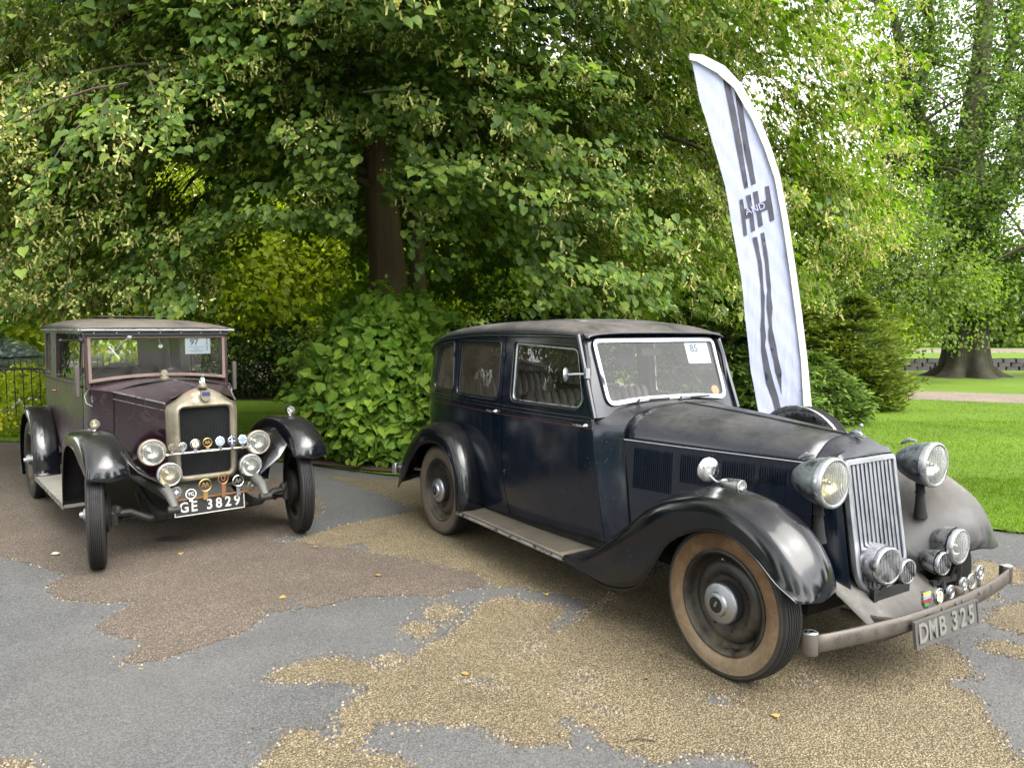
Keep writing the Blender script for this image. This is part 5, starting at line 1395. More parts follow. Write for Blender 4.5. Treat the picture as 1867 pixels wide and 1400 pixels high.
    # ---- scuttle between screen and bonnet
    hw = ifn([1.88, 2.3, 2.7, 3.03], [.507, .42, .33, .25])
    zch = ifn([1.85, 2.29, 2.54, 2.82, 3.03], [1.178, 1.158, 1.142, 1.122, 1.106])
    def hsec(x, w=None, zc=None, top=.985, sh=1.0):
        w = w or hw(x); zc = zc or zch(x)
        return [(x, 0, zc), (x, -.35 * w, zc - .007), (x, -.65 * w, zc - .030), (x, -.87 * w, zc - .075 * sh), (x, -.975 * w, (zc - .075) * .45 + top * .55), (x, -w, top)]
    def hside(x, w):
        return [(x + .15 * (.985 - z), -(w - .09 * .15 * (.985 - z) + .05 * (.98 - z) + .001), z) for z in (.95, .75, .55, .36)]
    A = [(1.72, 0, 1.185), (1.72, -.25, 1.182), (1.715, -.44, 1.170), (1.72, -.56, 1.135), (1.735, -.607, 1.08), (1.758, -.627, 1.00)] + [(1.775, -.629, .9), (1.80, -.624, .75), (1.825, -.612, .55), (1.845, -.59, .36)]
    Bm = [(1.80, 0, 1.180), (1.80, -.24, 1.172), (1.80, -.41, 1.148), (1.80, -.515, 1.105), (1.808, -.562, 1.06), (1.82, -.578, .99)] + [(1.83, -.578, .9), (1.85, -.575, .75), (1.87, -.568, .55), (1.885, -.555, .36)]
    C0 = hsec(1.895) + hside(1.895, hw(1.895))
    C1 = [(x + .045, y, z) for x, y, z in C0[:6]] + [(x + .04, y, z) for x, y, z in C0[6:]]
    rows = []
    for S_ in loft([A, Bm, C0], 6, 4):
        rows.append([tuple(p) for p in S_] )
    for s in (1, -1):
        b = MB(); b.grid([[(p[0], -s * p[1] if s > 0 else p[1], p[2]) for p in r] for r in rows]); b.build('scuttle', M['navy'], root, smooth=60)
    # bonnet top and sides
    rows = []
    for x in np.linspace(1.905, 3.02, 16):
        h_ = catmull(hsec(x), 3); f = (x - 1.905) / 1.115
        row = [tuple(p) for p in h_]
        rows.append(row + [(p[0], -p[1], p[2]) for p in row[-2::-1][::1]] if False else row)
    for s in (1, -1):
        b = MB(); b.grid([[(p[0], p[1] * s, p[2]) for p in r] for r in rows]); o = b.build('bonnet_top', M['navy'], root, smooth=60); solidify(o, .004, -1)
    b = MB(); b.tube([(x, 0, zch(x) + .002) for x in np.linspace(1.905, 3.02, 10)], .006, 6, flat=1.3); b.build('bonnet_hinge', M['navy'], root)
    yh = lambda x, z: hw(x) + .05 * max(0, .98 - z)
    for mir in (False, True):
        b = MB(); b.panel([(1.905, .978), (3.018, .978), (3.02, .6), (3.0, .36), (1.995, .36)], [], lambda x, z, d: (x, -(yh(x, z) - d), z), .006, .06)
        hs_ = b.build('bonnet_side', M['navy'], root, smooth=60, mirror=mir, fix=False)
        s = 1 if mir else -1
        b = MB(); b.tube([(x, s * (hw(x) + .003), .981) for x in np.linspace(1.905, 3.02, 12)], .0028, 5); b.build('coach_line', M['whitestripe'], hs_)
        for x0, x1, z0, z1, n in ((1.988, 2.24, .703, .949, 20), (2.30, 2.50, .783, .948, 16), (2.552, 2.722, .825, .945, 14), (2.755, 2.898, .848, .942, 12)):
            b = MB()
            for k in range(n):
                x = x0 + (x1 - x0) * k / (n - 1); yy = lambda z: yh(x, z)
                zz = [z0, z0 + .008, z1 - .012, z1]; dd = [.0, .008, .008, 0]
                V = []
                for z, d in zip(zz, dd):
                    V += [(x - .005, s * (yy(z) - .001), z), (x + .001, s * (yy(z) + d), z), (x + .0025, s * (yy(z) - .001), z)]
                F = []
                for q in range(3):
                    o_ = q * 3; F += [(o_, o_ + 1, o_ + 4, o_ + 3), (o_ + 1, o_ + 2, o_ + 5, o_ + 4)]
                b.add(V, F)
            tag(b.build('louvres', M['navy'], hs_, smooth=20, fix=False), kind='stuff')
        b = MB(); b.tube([(1.9 + .028 * k / 6 + (.05 if k > 3 else 0) * (k - 3) / 3, s * (p[1] * -1 + .001), p[2]) for k, p in enumerate([C0[5]] + C0[6:])] if False else [(x + .006, s * (-y + .001), z) for x, y, z in C0], .0035, 5); b.build('bonnet_seam', M['seam'], root)
        b = MB(); b.tube([(3.024, s * -y, z) for x, y, z in hsec(3.024)[::1]] + [(3.024, s * (hw(3.02) + .002), .95), (3.024, s * (hw(3.02) + .01), .8)], .003, 5); b.build('bonnet_seam', M['seam'], root)
        b = MB(); b.lathe([(.012, 0), (.01, .02), (0, .022)], (2.16, s * .52, .60), (0, s, 0), 10); b.build('bonnet_catch', M['chrome'], root)
    # radiator cowl
    secs = [hsec(3.028), hsec(3.07, .247, 1.101), hsec(3.105, .240, 1.085, .985, .85), [(3.128, 0, 1.06), (3.128, -.08, 1.057), (3.128, -.15, 1.05), (3.126, -.20, 1.038), (3.12, -.228, 1.02), (3.112, -.232, .985)], [(3.142, 0, 1.018), (3.142, -.08, 1.018), (3.142, -.15, 1.018), (3.140, -.195, 1.016), (3.134, -.213, 1.008), (3.128, -.220, .985)]]
    low = [lambda x, w, z: (x, -w, z)]
    for s in (1, -1):
        rows = []
        for i, S_ in enumerate(secs):
            x = S_[0][0]; xf = (x - 3.028) / .114
            w = -S_[-1][1]
            ext = [(S_[-1][0] + .155 * (.985 - z) * xf, -(w + .0 + (.012 if i < 2 else .004) * (1 - z)), z) for z in (.93, .8, .65, .5, .36)]
            rows.append([(p[0], p[1] * s, p[2]) for p in list(map(tuple, catmull(S_, 3))) + ext])
        b = MB(); b.grid(rows); b.build('radiator_cowl', M['navy'], root, smooth=50)
    # grille
    gx = lambda z: 3.145 + (1.01 - z) * .155
    fr = rpoly([(-.208, 1.012), (.208, 1.012), (.208, .45), (.12, .345), (-.12, .345), (-.208, .45)], [.03, .03, .09, .08, .08, .09], 6)
    inn = rpoly([(-.185, .985), (.185, .985), (.187, .455), (.11, .368), (-.11, .368), (-.187, .455)], [.012, .012, .08, .07, .07, .08], 6)
    b = MB(); b.panel(fr, [inn], lambda y, z, d: (gx(z) + .014 - d, y, z), .03, .05); o = b.build('grille_frame', M['alu'], root, smooth=40, fix=False, bevel=.004)
    b = MB(); b.panel(rpoly_off(fr, -.01), [], lambda y, z, d: (gx(z) - .03, y, z), 0, .1); b.build('radiator_core', M['darkpart'], root, fix=False)
    for k in range(11):
        y = -.168 + .0336 * k; zb = .372 + max(0, abs(y) - .10) * 1.0
        b = MB(); zz = [.984, .8, .6, zb + .003]
        V = []
        for z in zz: V += [(gx(z) - .022, y - .0118, z), (gx(z) + .003, y - .0105, z), (gx(z) + .008, y, z), (gx(z) + .003, y + .0105, z), (gx(z) - .022, y + .0118, z)]
        F = []
        for q in range(3):
            for j in range(4): a = q * 5 + j; F.append((a, a + 1, a + 6, a + 5))
        b.add(V, F); b.build('slat', M['slatmetal'], root, smooth=60)
    # mascot: small crouching figure
    b = MB(); b.box((3.075, 0, 1.104), (.07, .02, .006)); b.tube([(3.035, 0, 1.112), (3.06, 0, 1.128), (3.09, 0, 1.122), (3.105, 0, 1.112)], [.008, .012, .011, .007], 8)
    b.tube([(3.085, 0, 1.12), (3.092, 0, 1.14), (3.096, 0, 1.152)], [.009, .007, .006], 8); b.lathe([(0, -.011), (.008, -.006), (.010, 0), (.008, .007), (0, .011)], (3.099, 0, 1.16), (0, 0, 1), 10)
    b.tube([(3.07, .009, 1.118), (3.10, .012, 1.108), (3.125, .01, 1.104)], .0045, 6); b.tube([(3.07, -.009, 1.118), (3.10, -.012, 1.108), (3.125, -.01, 1.104)], .0045, 6)
    b.tube([(3.035, 0, 1.112), (3.02, 0, 1.122), (3.01, 0, 1.114)], .004, 5); b.build('mascot', M['alu'], root, smooth=60)
    # ---- windscreen
    wx = lambda z: 1.772 - (z - 1.18) * .372
    wo = rpoly([(-.535, 1.578), (.535, 1.578), (.522, 1.165), (.25, 1.188), (-.25, 1.188), (-.522, 1.165)], [.055, .055, .07, .2, .2, .07], 6)
    wi = rpoly_off(wo, -.026)
    hdr = rpoly([(-.598, 1.600), (-.3, 1.625), (.3, 1.625), (.598, 1.600), (.63, 1.10), (0, 1.13), (-.63, 1.10)], [.03, .2, .2, .03, .0, 0, 0])
    b = MB(); b.panel(hdr, [rpoly_off(wo, -.01)], lambda y, z, d: (wx(z) - .012 - d - .04 * max(0, abs(y) - .5) * 4, y, z), .03, .05); b.build('windscreen_pillars', M['navy'], root, smooth=50, fix=False)
    b = MB(); b.panel(wo, [wi], lambda y, z, d: (wx(z) + .006 - d, y, z), .016, .05); ws = b.build('windscreen_frame', M['alu'], root, smooth=40, fix=False, bevel=.003)
    b = MB(); b.panel(rpoly_off(wo, -.02), [], lambda y, z, d: (wx(z) - .004 - d, y, z), 0, .12); b.build('windscreen_glass', M['glass'], root, smooth=60, fix=False)
    b = MB(); b.tube([(wx(1.61) + .015, y, 1.617 - .02 * (abs(y) / .6) ** 4) for y in np.linspace(-.60, .60, 15)], .012, 8); b.build('visor_lip', M['navy'], root)
    for s in (1, -1):
        b = MB(); b.tube([(wx(z) - .018 - .004, s * (.612 + (1.6 - z) * .03), z) for z in np.linspace(1.60, 1.10, 7)], .016, 8); b.build('pillar', M['navy'], root)
    for y0, d in ((-.30, 1), (.06, 1)):
        b = MB(); b.lathe([(.016, 0), (.014, .014), (.006, .018), (.006, .03)], (1.80, y0, 1.176), (.3, 0, 1), 10); b.tube([(1.805, y0, 1.20), (1.812, y0 + .08, 1.198), (1.81, y0 + .19, 1.192)], .0035, 5)
        b.box((1.812, y0 + .17, 1.196), (.006, .17, .012)); b.build('wiper', M['iron'], root)
    b = MB(); b.lathe([(.034, 0), (.034, .002), (0, .002)], (wx(1.22) - .012, .44, 1.225), (1, 0, .37), 20); b.build('tax_disc', M['orange'], root)
    # ---- interior
    b = MB(); b.box((.55, 0, .36), (2.4, 1.16, .04)); b.build('floor', M['darkpart'], root)
    def bench(x, top_, zseat, y0, y1, nm):
        b = MB(); b.box((x + .28, (y0 + y1) / 2, zseat - .08), (.5, y1 - y0, .2)); o = b.build(nm, M['leather'], root, bevel=.03)
        n = int((y1 - y0) / .065)
        for k in range(n):
            y = y0 + (y1 - y0) * (k + .5) / n; b = MB(); pts = [(x + .06 - .12 * t_, y, zseat + (top_ - zseat) * t_) for t_ in (0, .25, .5, .75, .93, 1)]
            b.tube(pts, [.040, .043, .044, .042, .034, .018], 8, flat=1.1, up=(0, 1, 0)); b.build('pleat', M['leather'], o, smooth=60)
        b = MB(); b.box((x - .08, (y0 + y1) / 2, (zseat + top_) / 2 - .02), (.05, y1 - y0 - .02, top_ - zseat), (0, -.22, 0)); b.build('seat_back', M['leather'], o, bevel=.02)
    bench(-.28, 1.24, .72, -.54, .54, 'rear_seat'); bench(.98, 1.20, .72, -.56, -.02, 'driver_seat'); bench(.98, 1.20, .72, .02, .56, 'passenger_seat')
    b = MB(); b.box((1.66, 0, 1.06), (.10, 1.12, .17)); b.build('dashboard', M['trim'], root, bevel=.02)
    b = MB(); b.box((1.675, -.12, 1.165), (.03, .34, .016)); [b.lathe([(.018, 0), (.02, .01), (.012, .02), (0, .022)], (1.69, y, 1.18), (1, 0, .2), 12) for y in (-.29, .03)]; b.build('dash_rail', M['cream'], root)
    b = MB(); c0 = Vector((1.42, -.32, 1.10)); axv = Vector((-.86, 0, .5)).normalized(); Mq = axv.to_track_quat('Z', 'Y').to_matrix()
    b.tube([tuple(c0 + Mq @ Vector((.205 * math.cos(a), .205 * math.sin(a), 0))) for a in np.linspace(0, 2 * math.pi, 33)[:-1]], .010, 7, closed=True)
    for k in range(3): a = 2 * math.pi * k / 3 + .5; b.tube([tuple(c0), tuple(c0 + Mq @ Vector((.205 * math.cos(a), .205 * math.sin(a), 0)))], .006, 5)
    b.tube([tuple(c0), (1.70, -.32, .92)], .018, 8); b.build('steering_wheel', M['plateblack'], root, smooth=50)
    rows = [[(x, y * (YB(x, ZT(x)) - .03), ZT(x) - .02 + (ZC(x) - ZT(x) - .015) * (1 - abs(y) ** 2.4) ** .5) for y in np.linspace(-1, 1, 9)] for x in np.linspace(-.6, 1.58, 12)]
    b = MB(); b.grid(rows); b.build('headlining', M['headlining'], root, smooth=60)
    b = MB(); b.tube([(1.60, 0, 1.56), (1.59, 0, 1.50)], .005, 5); b.box((1.585, 0, 1.485), (.012, .17, .05)); b.build('rear_view_mirror', M['plateblack'], root, bevel=.004)
    # ---- underside
    b = MB(); b.box((1.35, 0, .30), (3.4, .62, .12)); b.box((1.0, 0, .33), (1.9, 1.16, .05)); b.box((0, 0, .36), (.12, 1.3, .1)); b.box((2.92, 0, .33), (.08, 1.3, .07)); b.box((-.6, 0, .42), (.4, 1.0, .2)); b.box((3.0, 0, .5), (.3, .40, .3)); b.build('chassis', M['darkpart'], root)
    # ---- running boards
    for s in (1, -1):
        b = MB(); b.prism([(.40, .585), (.40, .825), (1.70, .835), (1.76, .835), (1.80, .56)], lambda x, y, d: (x, s * y, d), .262, .288)
        o = b.build('running_board', simple('worn_board_rubber', (.095, .08, .06), .85, 0, .5, 5, .6, 50) if 'rbm' not in CHR else CHR['rbm'], root, bevel=.004)
        CHR['rbm'] = o.data.materials[0]
        b = MB(); b.tube([(.40, s * .830, .262), (1.0, s * .834, .264), (1.76, s * .840, .266)], .010, 8, up=(0, 0, 1)); b.build('edge_strip', M['oldchrome'], o)
        b = MB(); n = 18
        for k in range(n): y = .60 + .21 * k / (n - 1); b.box((1.05, s * y, .2895), (1.28, .004, .004))
        tag(b.build('rubber_ribs', CHR['rbm'], o), kind='stuff')
        b = MB(); b.panel([(.40, .29), (1.82, .29), (1.84, .36), (.46, .31)], [], lambda x, z, d: (x, s * (YB(x, z) - .02 - d), z), .02, .1); b.build('sill', M['darkpart'], root, fix=False)
    # ---- front fenders
    st = [
        [(1.76, .836, .262), (1.76, .836, .290), (1.76, .76, .296), (1.76, .66, .298), (1.78, .58, .30)],
        [(1.96, .845, .240), (1.96, .843, .325), (1.95, .79, .352), (1.96, .68, .360), (1.98, .58, .37)],
        [(2.19, .852, .228), (2.17, .850, .430), (2.15, .80, .485), (2.14, .66, .500), (2.16, .50, .51)],
        [(2.42, .856, .300), (2.36, .852, .570), (2.34, .80, .632), (2.33, .65, .650), (2.34, .46, .65)],
        [(2.54, .858, .440), (2.51, .852, .690), (2.50, .80, .750), (2.50, .64, .770), (2.51, .42, .73)],
        [(2.66, .860, .600), (2.68, .850, .775), (2.68, .80, .820), (2.68, .64, .842), (2.69, .34, .70)],
        [(2.86, .860, .705), (2.88, .848, .825), (2.88, .79, .862), (2.88, .63, .876), (2.89, .28, .60)],
        [(3.04, .860, .715), (3.08, .845, .795), (3.09, .79, .830), (3.10, .62, .848), (3.05, .25, .52)],
        [(3.18, .860, .650), (3.24, .840, .700), (3.26, .78, .738), (3.255, .60, .762), (3.12, .25, .47)],
        [(3.28, .856, .570), (3.33, .825, .590), (3.352, .76, .622), (3.345, .60, .655), (3.16, .27, .43)],
        [(3.35, .840, .525), (3.383, .79, .526), (3.394, .72, .540), (3.375, .59, .560), (3.19, .30, .40)],
        [(3.365, .830, .508), (3.395, .78, .504), (3.400, .70, .500), (3.365, .57, .503), (3.20, .31, .375)],
    ]
    for s in (1, -1):
        P = loft([[(x, s * y, z) for x, y, z in r] for r in st], 4, 5)
        b = MB(); b.grid([[tuple(p) for p in r] for r in P])
        o = b.build('front_fender', M['black'] if s < 0 else M['greyfender'], root, smooth=80); solidify(o, .005, 0)
        if s > 0: o['label'] = 'fender under thick grey dust'
        e = [tuple(r[0]) for r in P]; b = MB(); b.tube(e, .005, 6); b.build('fender_edge', M['black'], o)
        # inner wing below the bonnet
        b = MB(); b.panel([(2.1, .36), (2.3, .60), (2.6, .68), (2.85, .55), (3.02, .45), (3.08, .30)], [], lambda x, z, d: (x, s * (.40 - .09 * (x - 2.1) + d), z), .01, .2); b.build('inner_wing', M['darkpart'], root, fix=False)
    # ---- rear fenders
    st = [
        [(-.655, .840, .268), (-.70, .82, .285), (-.75, .76, .290), (-.775, .66, .300), (-.77, .52, .34)],
        [(-.50, .848, .400), (-.60, .825, .480), (-.65, .76, .510), (-.67, .66, .530), (-.66, .52, .55)],
        [(-.37, .852, .550), (-.44, .830, .660), (-.48, .76, .700), (-.49, .66, .715), (-.48, .54, .70)],
        [(-.20, .852, .690), (-.23, .830, .800), (-.25, .76, .845), (-.25, .66, .855), (-.24, .56, .84)],
        [(.00, .852, .745), (.00, .832, .845), (0, .76, .885), (0, .68, .895), (0, .58, .88)],
        [(.20, .852, .735), (.22, .830, .812), (.225, .76, .845), (.22, .68, .852), (.20, .61, .84)],
        [(.34, .852, .640), (.375, .830, .690), (.39, .76, .715), (.38, .69, .722), (.345, .62, .715)],
        [(.41, .850, .490), (.450, .830, .520), (.468, .76, .535), (.455, .70, .545), (.415, .62, .55)],
        [(.425, .848, .290), (.475, .830, .290), (.495, .76, .290), (.485, .70, .29), (.455, .62, .29)],
    ]
    for s in (1, -1):
        P = loft([[(x, s * y, z) for x, y, z in r] for r in st], 4, 5)
        b = MB(); b.grid([[tuple(p) for p in r] for r in P]); o = b.build('rear_fender', M['black'], root, smooth=80); solidify(o, .005, 0)
        b = MB(); b.tube([tuple(r[0]) for r in P], .005, 6); b.build('fender_edge', M['black'], o)
        b = MB(); b.panel([(-.6, .3), (-.5, .6), (-.2, .8), (.2, .8), (.45, .6), (.55, .3)], [], lambda x, z, d: (x, s * (.50 + d), z), .02, .2); b.build('inner_arch', M['darkpart'], root, fix=False)
    # ---- wheels
    for x, s, lb in ((0, -1, None), (0, 1, None), (2.921, -1, None), (2.921, 1, None)):
        wheel(root, (x, s * (.78 - .064), .358), .36, .245, .068, s, 'disc', tan='sidewall' if x > 1 else 'oldsidewall')
    sp = wheel(root, (2.27, .70, .80), .345, .235, .06, 1, 'disc', tan=False, label='spare wheel standing in the far fender'); sp.rotation_euler = (.05, 0, 0)
    b = MB(); b.lathe([(.352, -.05), (.358, -.062), (.353, -.070), (.30, -.066), (.29, -.060)], (0, 0, 0), (0, 1, 0), 48, caps=False); b.build('cover_ring', M['chrome'], sp, smooth=50)
    # ---- front: lamps, apron, bumper
    b = MB(); P = [[(2.95, y, .50), (3.10, y, .455), (3.24, y, .395), (3.34, y, .335), (3.42, y, .285), (3.435, y, .25)] for y in np.linspace(-.335, .335, 9)]; b.grid(P); o = b.build('front_apron', M['greyfender'], root, smooth=60); solidify(o, .006, -1)
    prof = [(.0, -.215), (.020, -.212), (.045, -.197), (.072, -.165), (.094, -.12), (.108, -.075), (.114, -.03)]
    for s in (1, -1):
        lamp(root, 'headlight', (3.25, s * .424, .943), prof, .113, M['lampshell'], rim=M['oldchrome'], refl='amberrefl' if s < 0 else 'reflector')
        b = MB(); b.tube([(3.17, s * .424, .84), (3.172, s * .424, .80), (3.172, s * .424, .785)], [.022, .022, .027], 12); b.tube([(3.172, s * .424, .785), (3.176, s * .424, .70), (3.18, s * .424, .655)], [.020, .028, .034], 12, up=(1, 0, 0)); b.build('headlight_stem', M['darkpart'], root, smooth=50)
        b = MB(); b.tube([(3.06, s * .424, 1.03), (3.10, s * .424, 1.055), (3.14, s * .424, 1.055)], [.006, .012, .006], 6); b.build('lamp_fin', M['oldchrome'], root)
    lamp(root, 'horn', (3.32, -.085, .522), [(0, -.17), (.045, -.165), (.076, -.145), (.090, -.11), (.094, -.06), (.094, -.02)], .088, M['oldchrome'], rim=M['oldchrome'], grille=15, yaw=-.12, label='largest horn with a fine vertical grille')
    lamp(root, 'horn', (3.30, .115, .455), [(0, -.11), (.03, -.105), (.05, -.08), (.06, -.04), (.062, -.02)], .060, M['oldchrome'], rim=M['oldchrome'], grille=7, yaw=-.05)
    lamp(root, 'horn', (3.343, .36, .464), [(0, -.115), (.03, -.11), (.052, -.085), (.062, -.045), (.064, -.02)], .058, M['oldchrome'], rim=M['oldchrome'], grille=7, yaw=-.05)
    lamp(root, 'fog_lamp', (3.36, .475, .537), [(0, -.15), (.04, -.145), (.07, -.12), (.088, -.08), (.094, -.03)], .088, M['oldchrome'], rim=M['oldchrome'])
    b = MB(); b.box((3.29, -.02, .375), (.02, .30, .05)); b.box((3.29, -.155, .34), (.025, .03, .16)); b.tube([(3.31, -.09, .44), (3.30, -.12, .40), (3.29, -.155, .40)], .012, 6); b.build('lamp_bracket', M['darkpart'], root); b = MB(); b.box((3.31, .42, .36), (.02, .22, .03)); b.tube([(3.34, .475, .45), (3.31, .475, .36)], .012, 6); b.tube([(3.33, .36, .41), (3.31, .36, .36)], .01, 6); b.tube([(3.31, .42, .36), (3.36, .34, .33)], .012, 6); b.build('lamp_bracket', M['darkpart'], root)
    for s in (1, -1):
        b = MB(); b.tube([(3.2, s * .26, .30), (3.38, s * .26, .315), (3.49, s * .27, .345)], .022, 8); b.build('dumb_iron', M['bumper'], root)
    bx = lambda y: 3.530 - .082 * (abs(y) / .80) ** 2.0
    b = MB(); ys = np.linspace(-.80, .80, 33); z0, z1 = .318, .396
    prof_ = [(-.003, z0), (.004, z0 + .004), (.007, (z0 + z1) / 2), (.004, z1 - .004), (-.003, z1)]
    b.grid([[(bx(y) + d, y, z) for d, z in prof_] for y in ys]); bo = b.build('front_bumper', M['bumper'], root, smooth=60); solidify(bo, .005, -1)
    for s in (1, -1):
        b = MB(); b.lathe([(.030, 0), (.031, .004), (.031, .082), (.029, .088)], (3.425, s * .812, .312), (0, 0, 1), 24, caps=False); b.build('rolled_end', M['bumper'], bo, smooth=40)
        b = MB(); b.lathe([(.031, 0), (.031, .004), (.02, .009), (0, .011)], (3.425, s * .812, .399), (0, 0, 1), 24); b.build('end_cap', M['chrome'], bo, smooth=40)
    b = MB(); [b.lathe([(.010, 0), (.009, .006), (0, .008)], (bx(y) + .006, y, .375), (1, 0, 0), 10) for y in (-.02, .10, .16, .34)]; b.build('bolts', M['greyiron'], bo)
    # number plate with raised characters
    pm = frameM((3.553, -.012, .312), (0, 1, 0), (-.12, 0, 1))
    b = MB(); b.box((0, 0, 0), (.53, .118, .010)); pl = b.build('number_plate', M['plategrey'], root, bevel=.002); pl.matrix_local = pm
    b = MB(); fr_o = [(-.265, -.059), (.265, -.059), (.265, .059), (-.265, .059)]; fr_i = [(-.257, -.051), (.257, -.051), (.257, .051), (-.257, .051)]
    b.panel(fr_o, [fr_i], lambda x, y, d: (x, y, .006 + d), .004, .2); b.build('plate_border', M['plategrey'], pl, fix=False)
    xs = [-.205, -.128, -.052, .052, .124, .196]
    for ch, x in zip('DMB325', xs): text_obj('character', ch, .118, M['plategrey2'] if 'plategrey2' in M else M['plategrey'], pl, Matrix.Translation((x, -.001, .008)) @ Matrix.Diagonal((.80 if ch == 'M' else .88, 1, 1, 1)), .004, bold=.0022)
    for (y, k_, R_, h_, mt) in ((-.080, 'shield', .035, .100, 'chrome'), (.025, 'face', .038, .098, 'oldchrome'), (.130, 'star', .033, .092, 'oldchrome'), (.255, 'wheelb', .034, .105, 'oldchrome'), (.345, 'AA', .036, .102, 'oldchrome'), (.440, 'wheelb', .038, .128, 'oldchrome')):
        badge(root, (bx(y) - .035, y, .352), R_, h_, k_, mt)
    b = MB(); b.lathe([(.02, 0), (.024, .02), (.02, .035), (0, .04)], (3.49, .20, .385), (0, 0, 1), 10); b.tube([(bx(-.1) - .036, -.12, .365), (bx(.2) - .036, .2, .365), (bx(.5) - .036, .5, .365)], .007, 6); b.build('badge_bar', M['bumper'], root)
    # mirror and side lamp on the near fender
    b = MB(); c0 = (2.745, -.69, .952); b.lathe([(0, -.020), (.03, -.016), (.05, -.008), (.060, 0), (.060, .004), (0, .005)], c0, (-.93, .25, .05), 28)
    b.tube([(c0[0] + .008, c0[1], c0[2] - .025), (2.79, -.69, .905), (2.835, -.69, .898), (2.845, -.69, .872)], .005, 6); b.lathe([(.02, 0), (.02, .004), (0, .006)], (2.845, -.69, .868), (0, 0, 1), 14); b.build('fender_mirror', M['chrome'], root, smooth=50)
    lamp(root, 'side_lamp', (2.955, -.69, .905), [(0, -.14), (.010, -.135), (.021, -.11), (.029, -.07), (.032, -.03), (.032, -.01)], .030, M['oldchrome'], rim=M['oldchrome'], n=24)
    b = MB(); c0 = (1.645, -.745, 1.362); b.lathe([(0, -.014), (.028, -.010), (.042, -.003), (.045, .002), (0, .004)], c0, (-.8, -.6, 0), 24); b.tube([(c0[0] + .01, c0[1] + .01, c0[2]), (1.69, -.70, 1.366), (1.712, -.66, 1.366)], .007, 6); b.box((1.715, -.638, 1.37), (.022, .03, .06)); b.build('door_mirror', M['alu'], root, smooth=50)
    # rear bumper end
    b = MB(); b.lathe([(.034, 0), (.035, .004), (.035, .085), (.033, .09), (0, .092)], (-.91, -.75, .345), (0, 0, 1), 22); b.tube([(-.90, -.74, .40), (-.7, -.62, .40), (-.6, -.5, .40)], .014, 8); b.grid([[(-.925 - .05 * (1 - (y / .75) ** 2), y, z) for z in (.35, .39, .43)] for y in np.linspace(-.73, .75, 9)]); b.build('rear_bumper', M['oldchrome'], root, smooth=40)
    # fallen bits on the running board
    Rz = Matrix.Translation(root.location) @ Matrix.Rotation(root.rotation_euler.z, 4, 'Z')
    price_card('white card numbered 85 behind the windscreen of the dark blue saloon', Rz @ frameM((wx(1.475) - .016, .372, 1.475), (0, 1, 0), (-.372, -.03, 1)), .215, .150, '85')
    price_card('white card standing in for a reflection in the rear door window of the dark blue saloon', Rz @ frameM((.62, .615, 1.42), (-1, 0, 0), (0, 0, 1)), .20, .14, '')  # sheet modelled in place of a reflection on the rear door glass
    return root

def rpoly_off(poly, d):
    """grow (d>0) or shrink a polygon outline"""
    n = len(poly); A = sum(poly[i][0] * poly[(i + 1) % n][1] - poly[(i + 1) % n][0] * poly[i][1] for i in range(n)); sg = 1 if A > 0 else -1
    out = []
    for i in range(n):
        p0, p, p1 = Vector(poly[i - 1]), Vector(poly[i]), Vector(poly[(i + 1) % n])
        e = (p1 - p0); L = e.length
        if L < 1e-9: out.append(tuple(p)); continue
        nx, ny = e.y / L * sg, -e.x / L * sg
        out.append((p.x + nx * d, p.y + ny * d))
    return out
M['plategrey2'] = metal('worn_plate_letters', (.20, .195, .18), .45, dirt=(.11, .10, .09), amount=.5, m=.4)
navy_car()

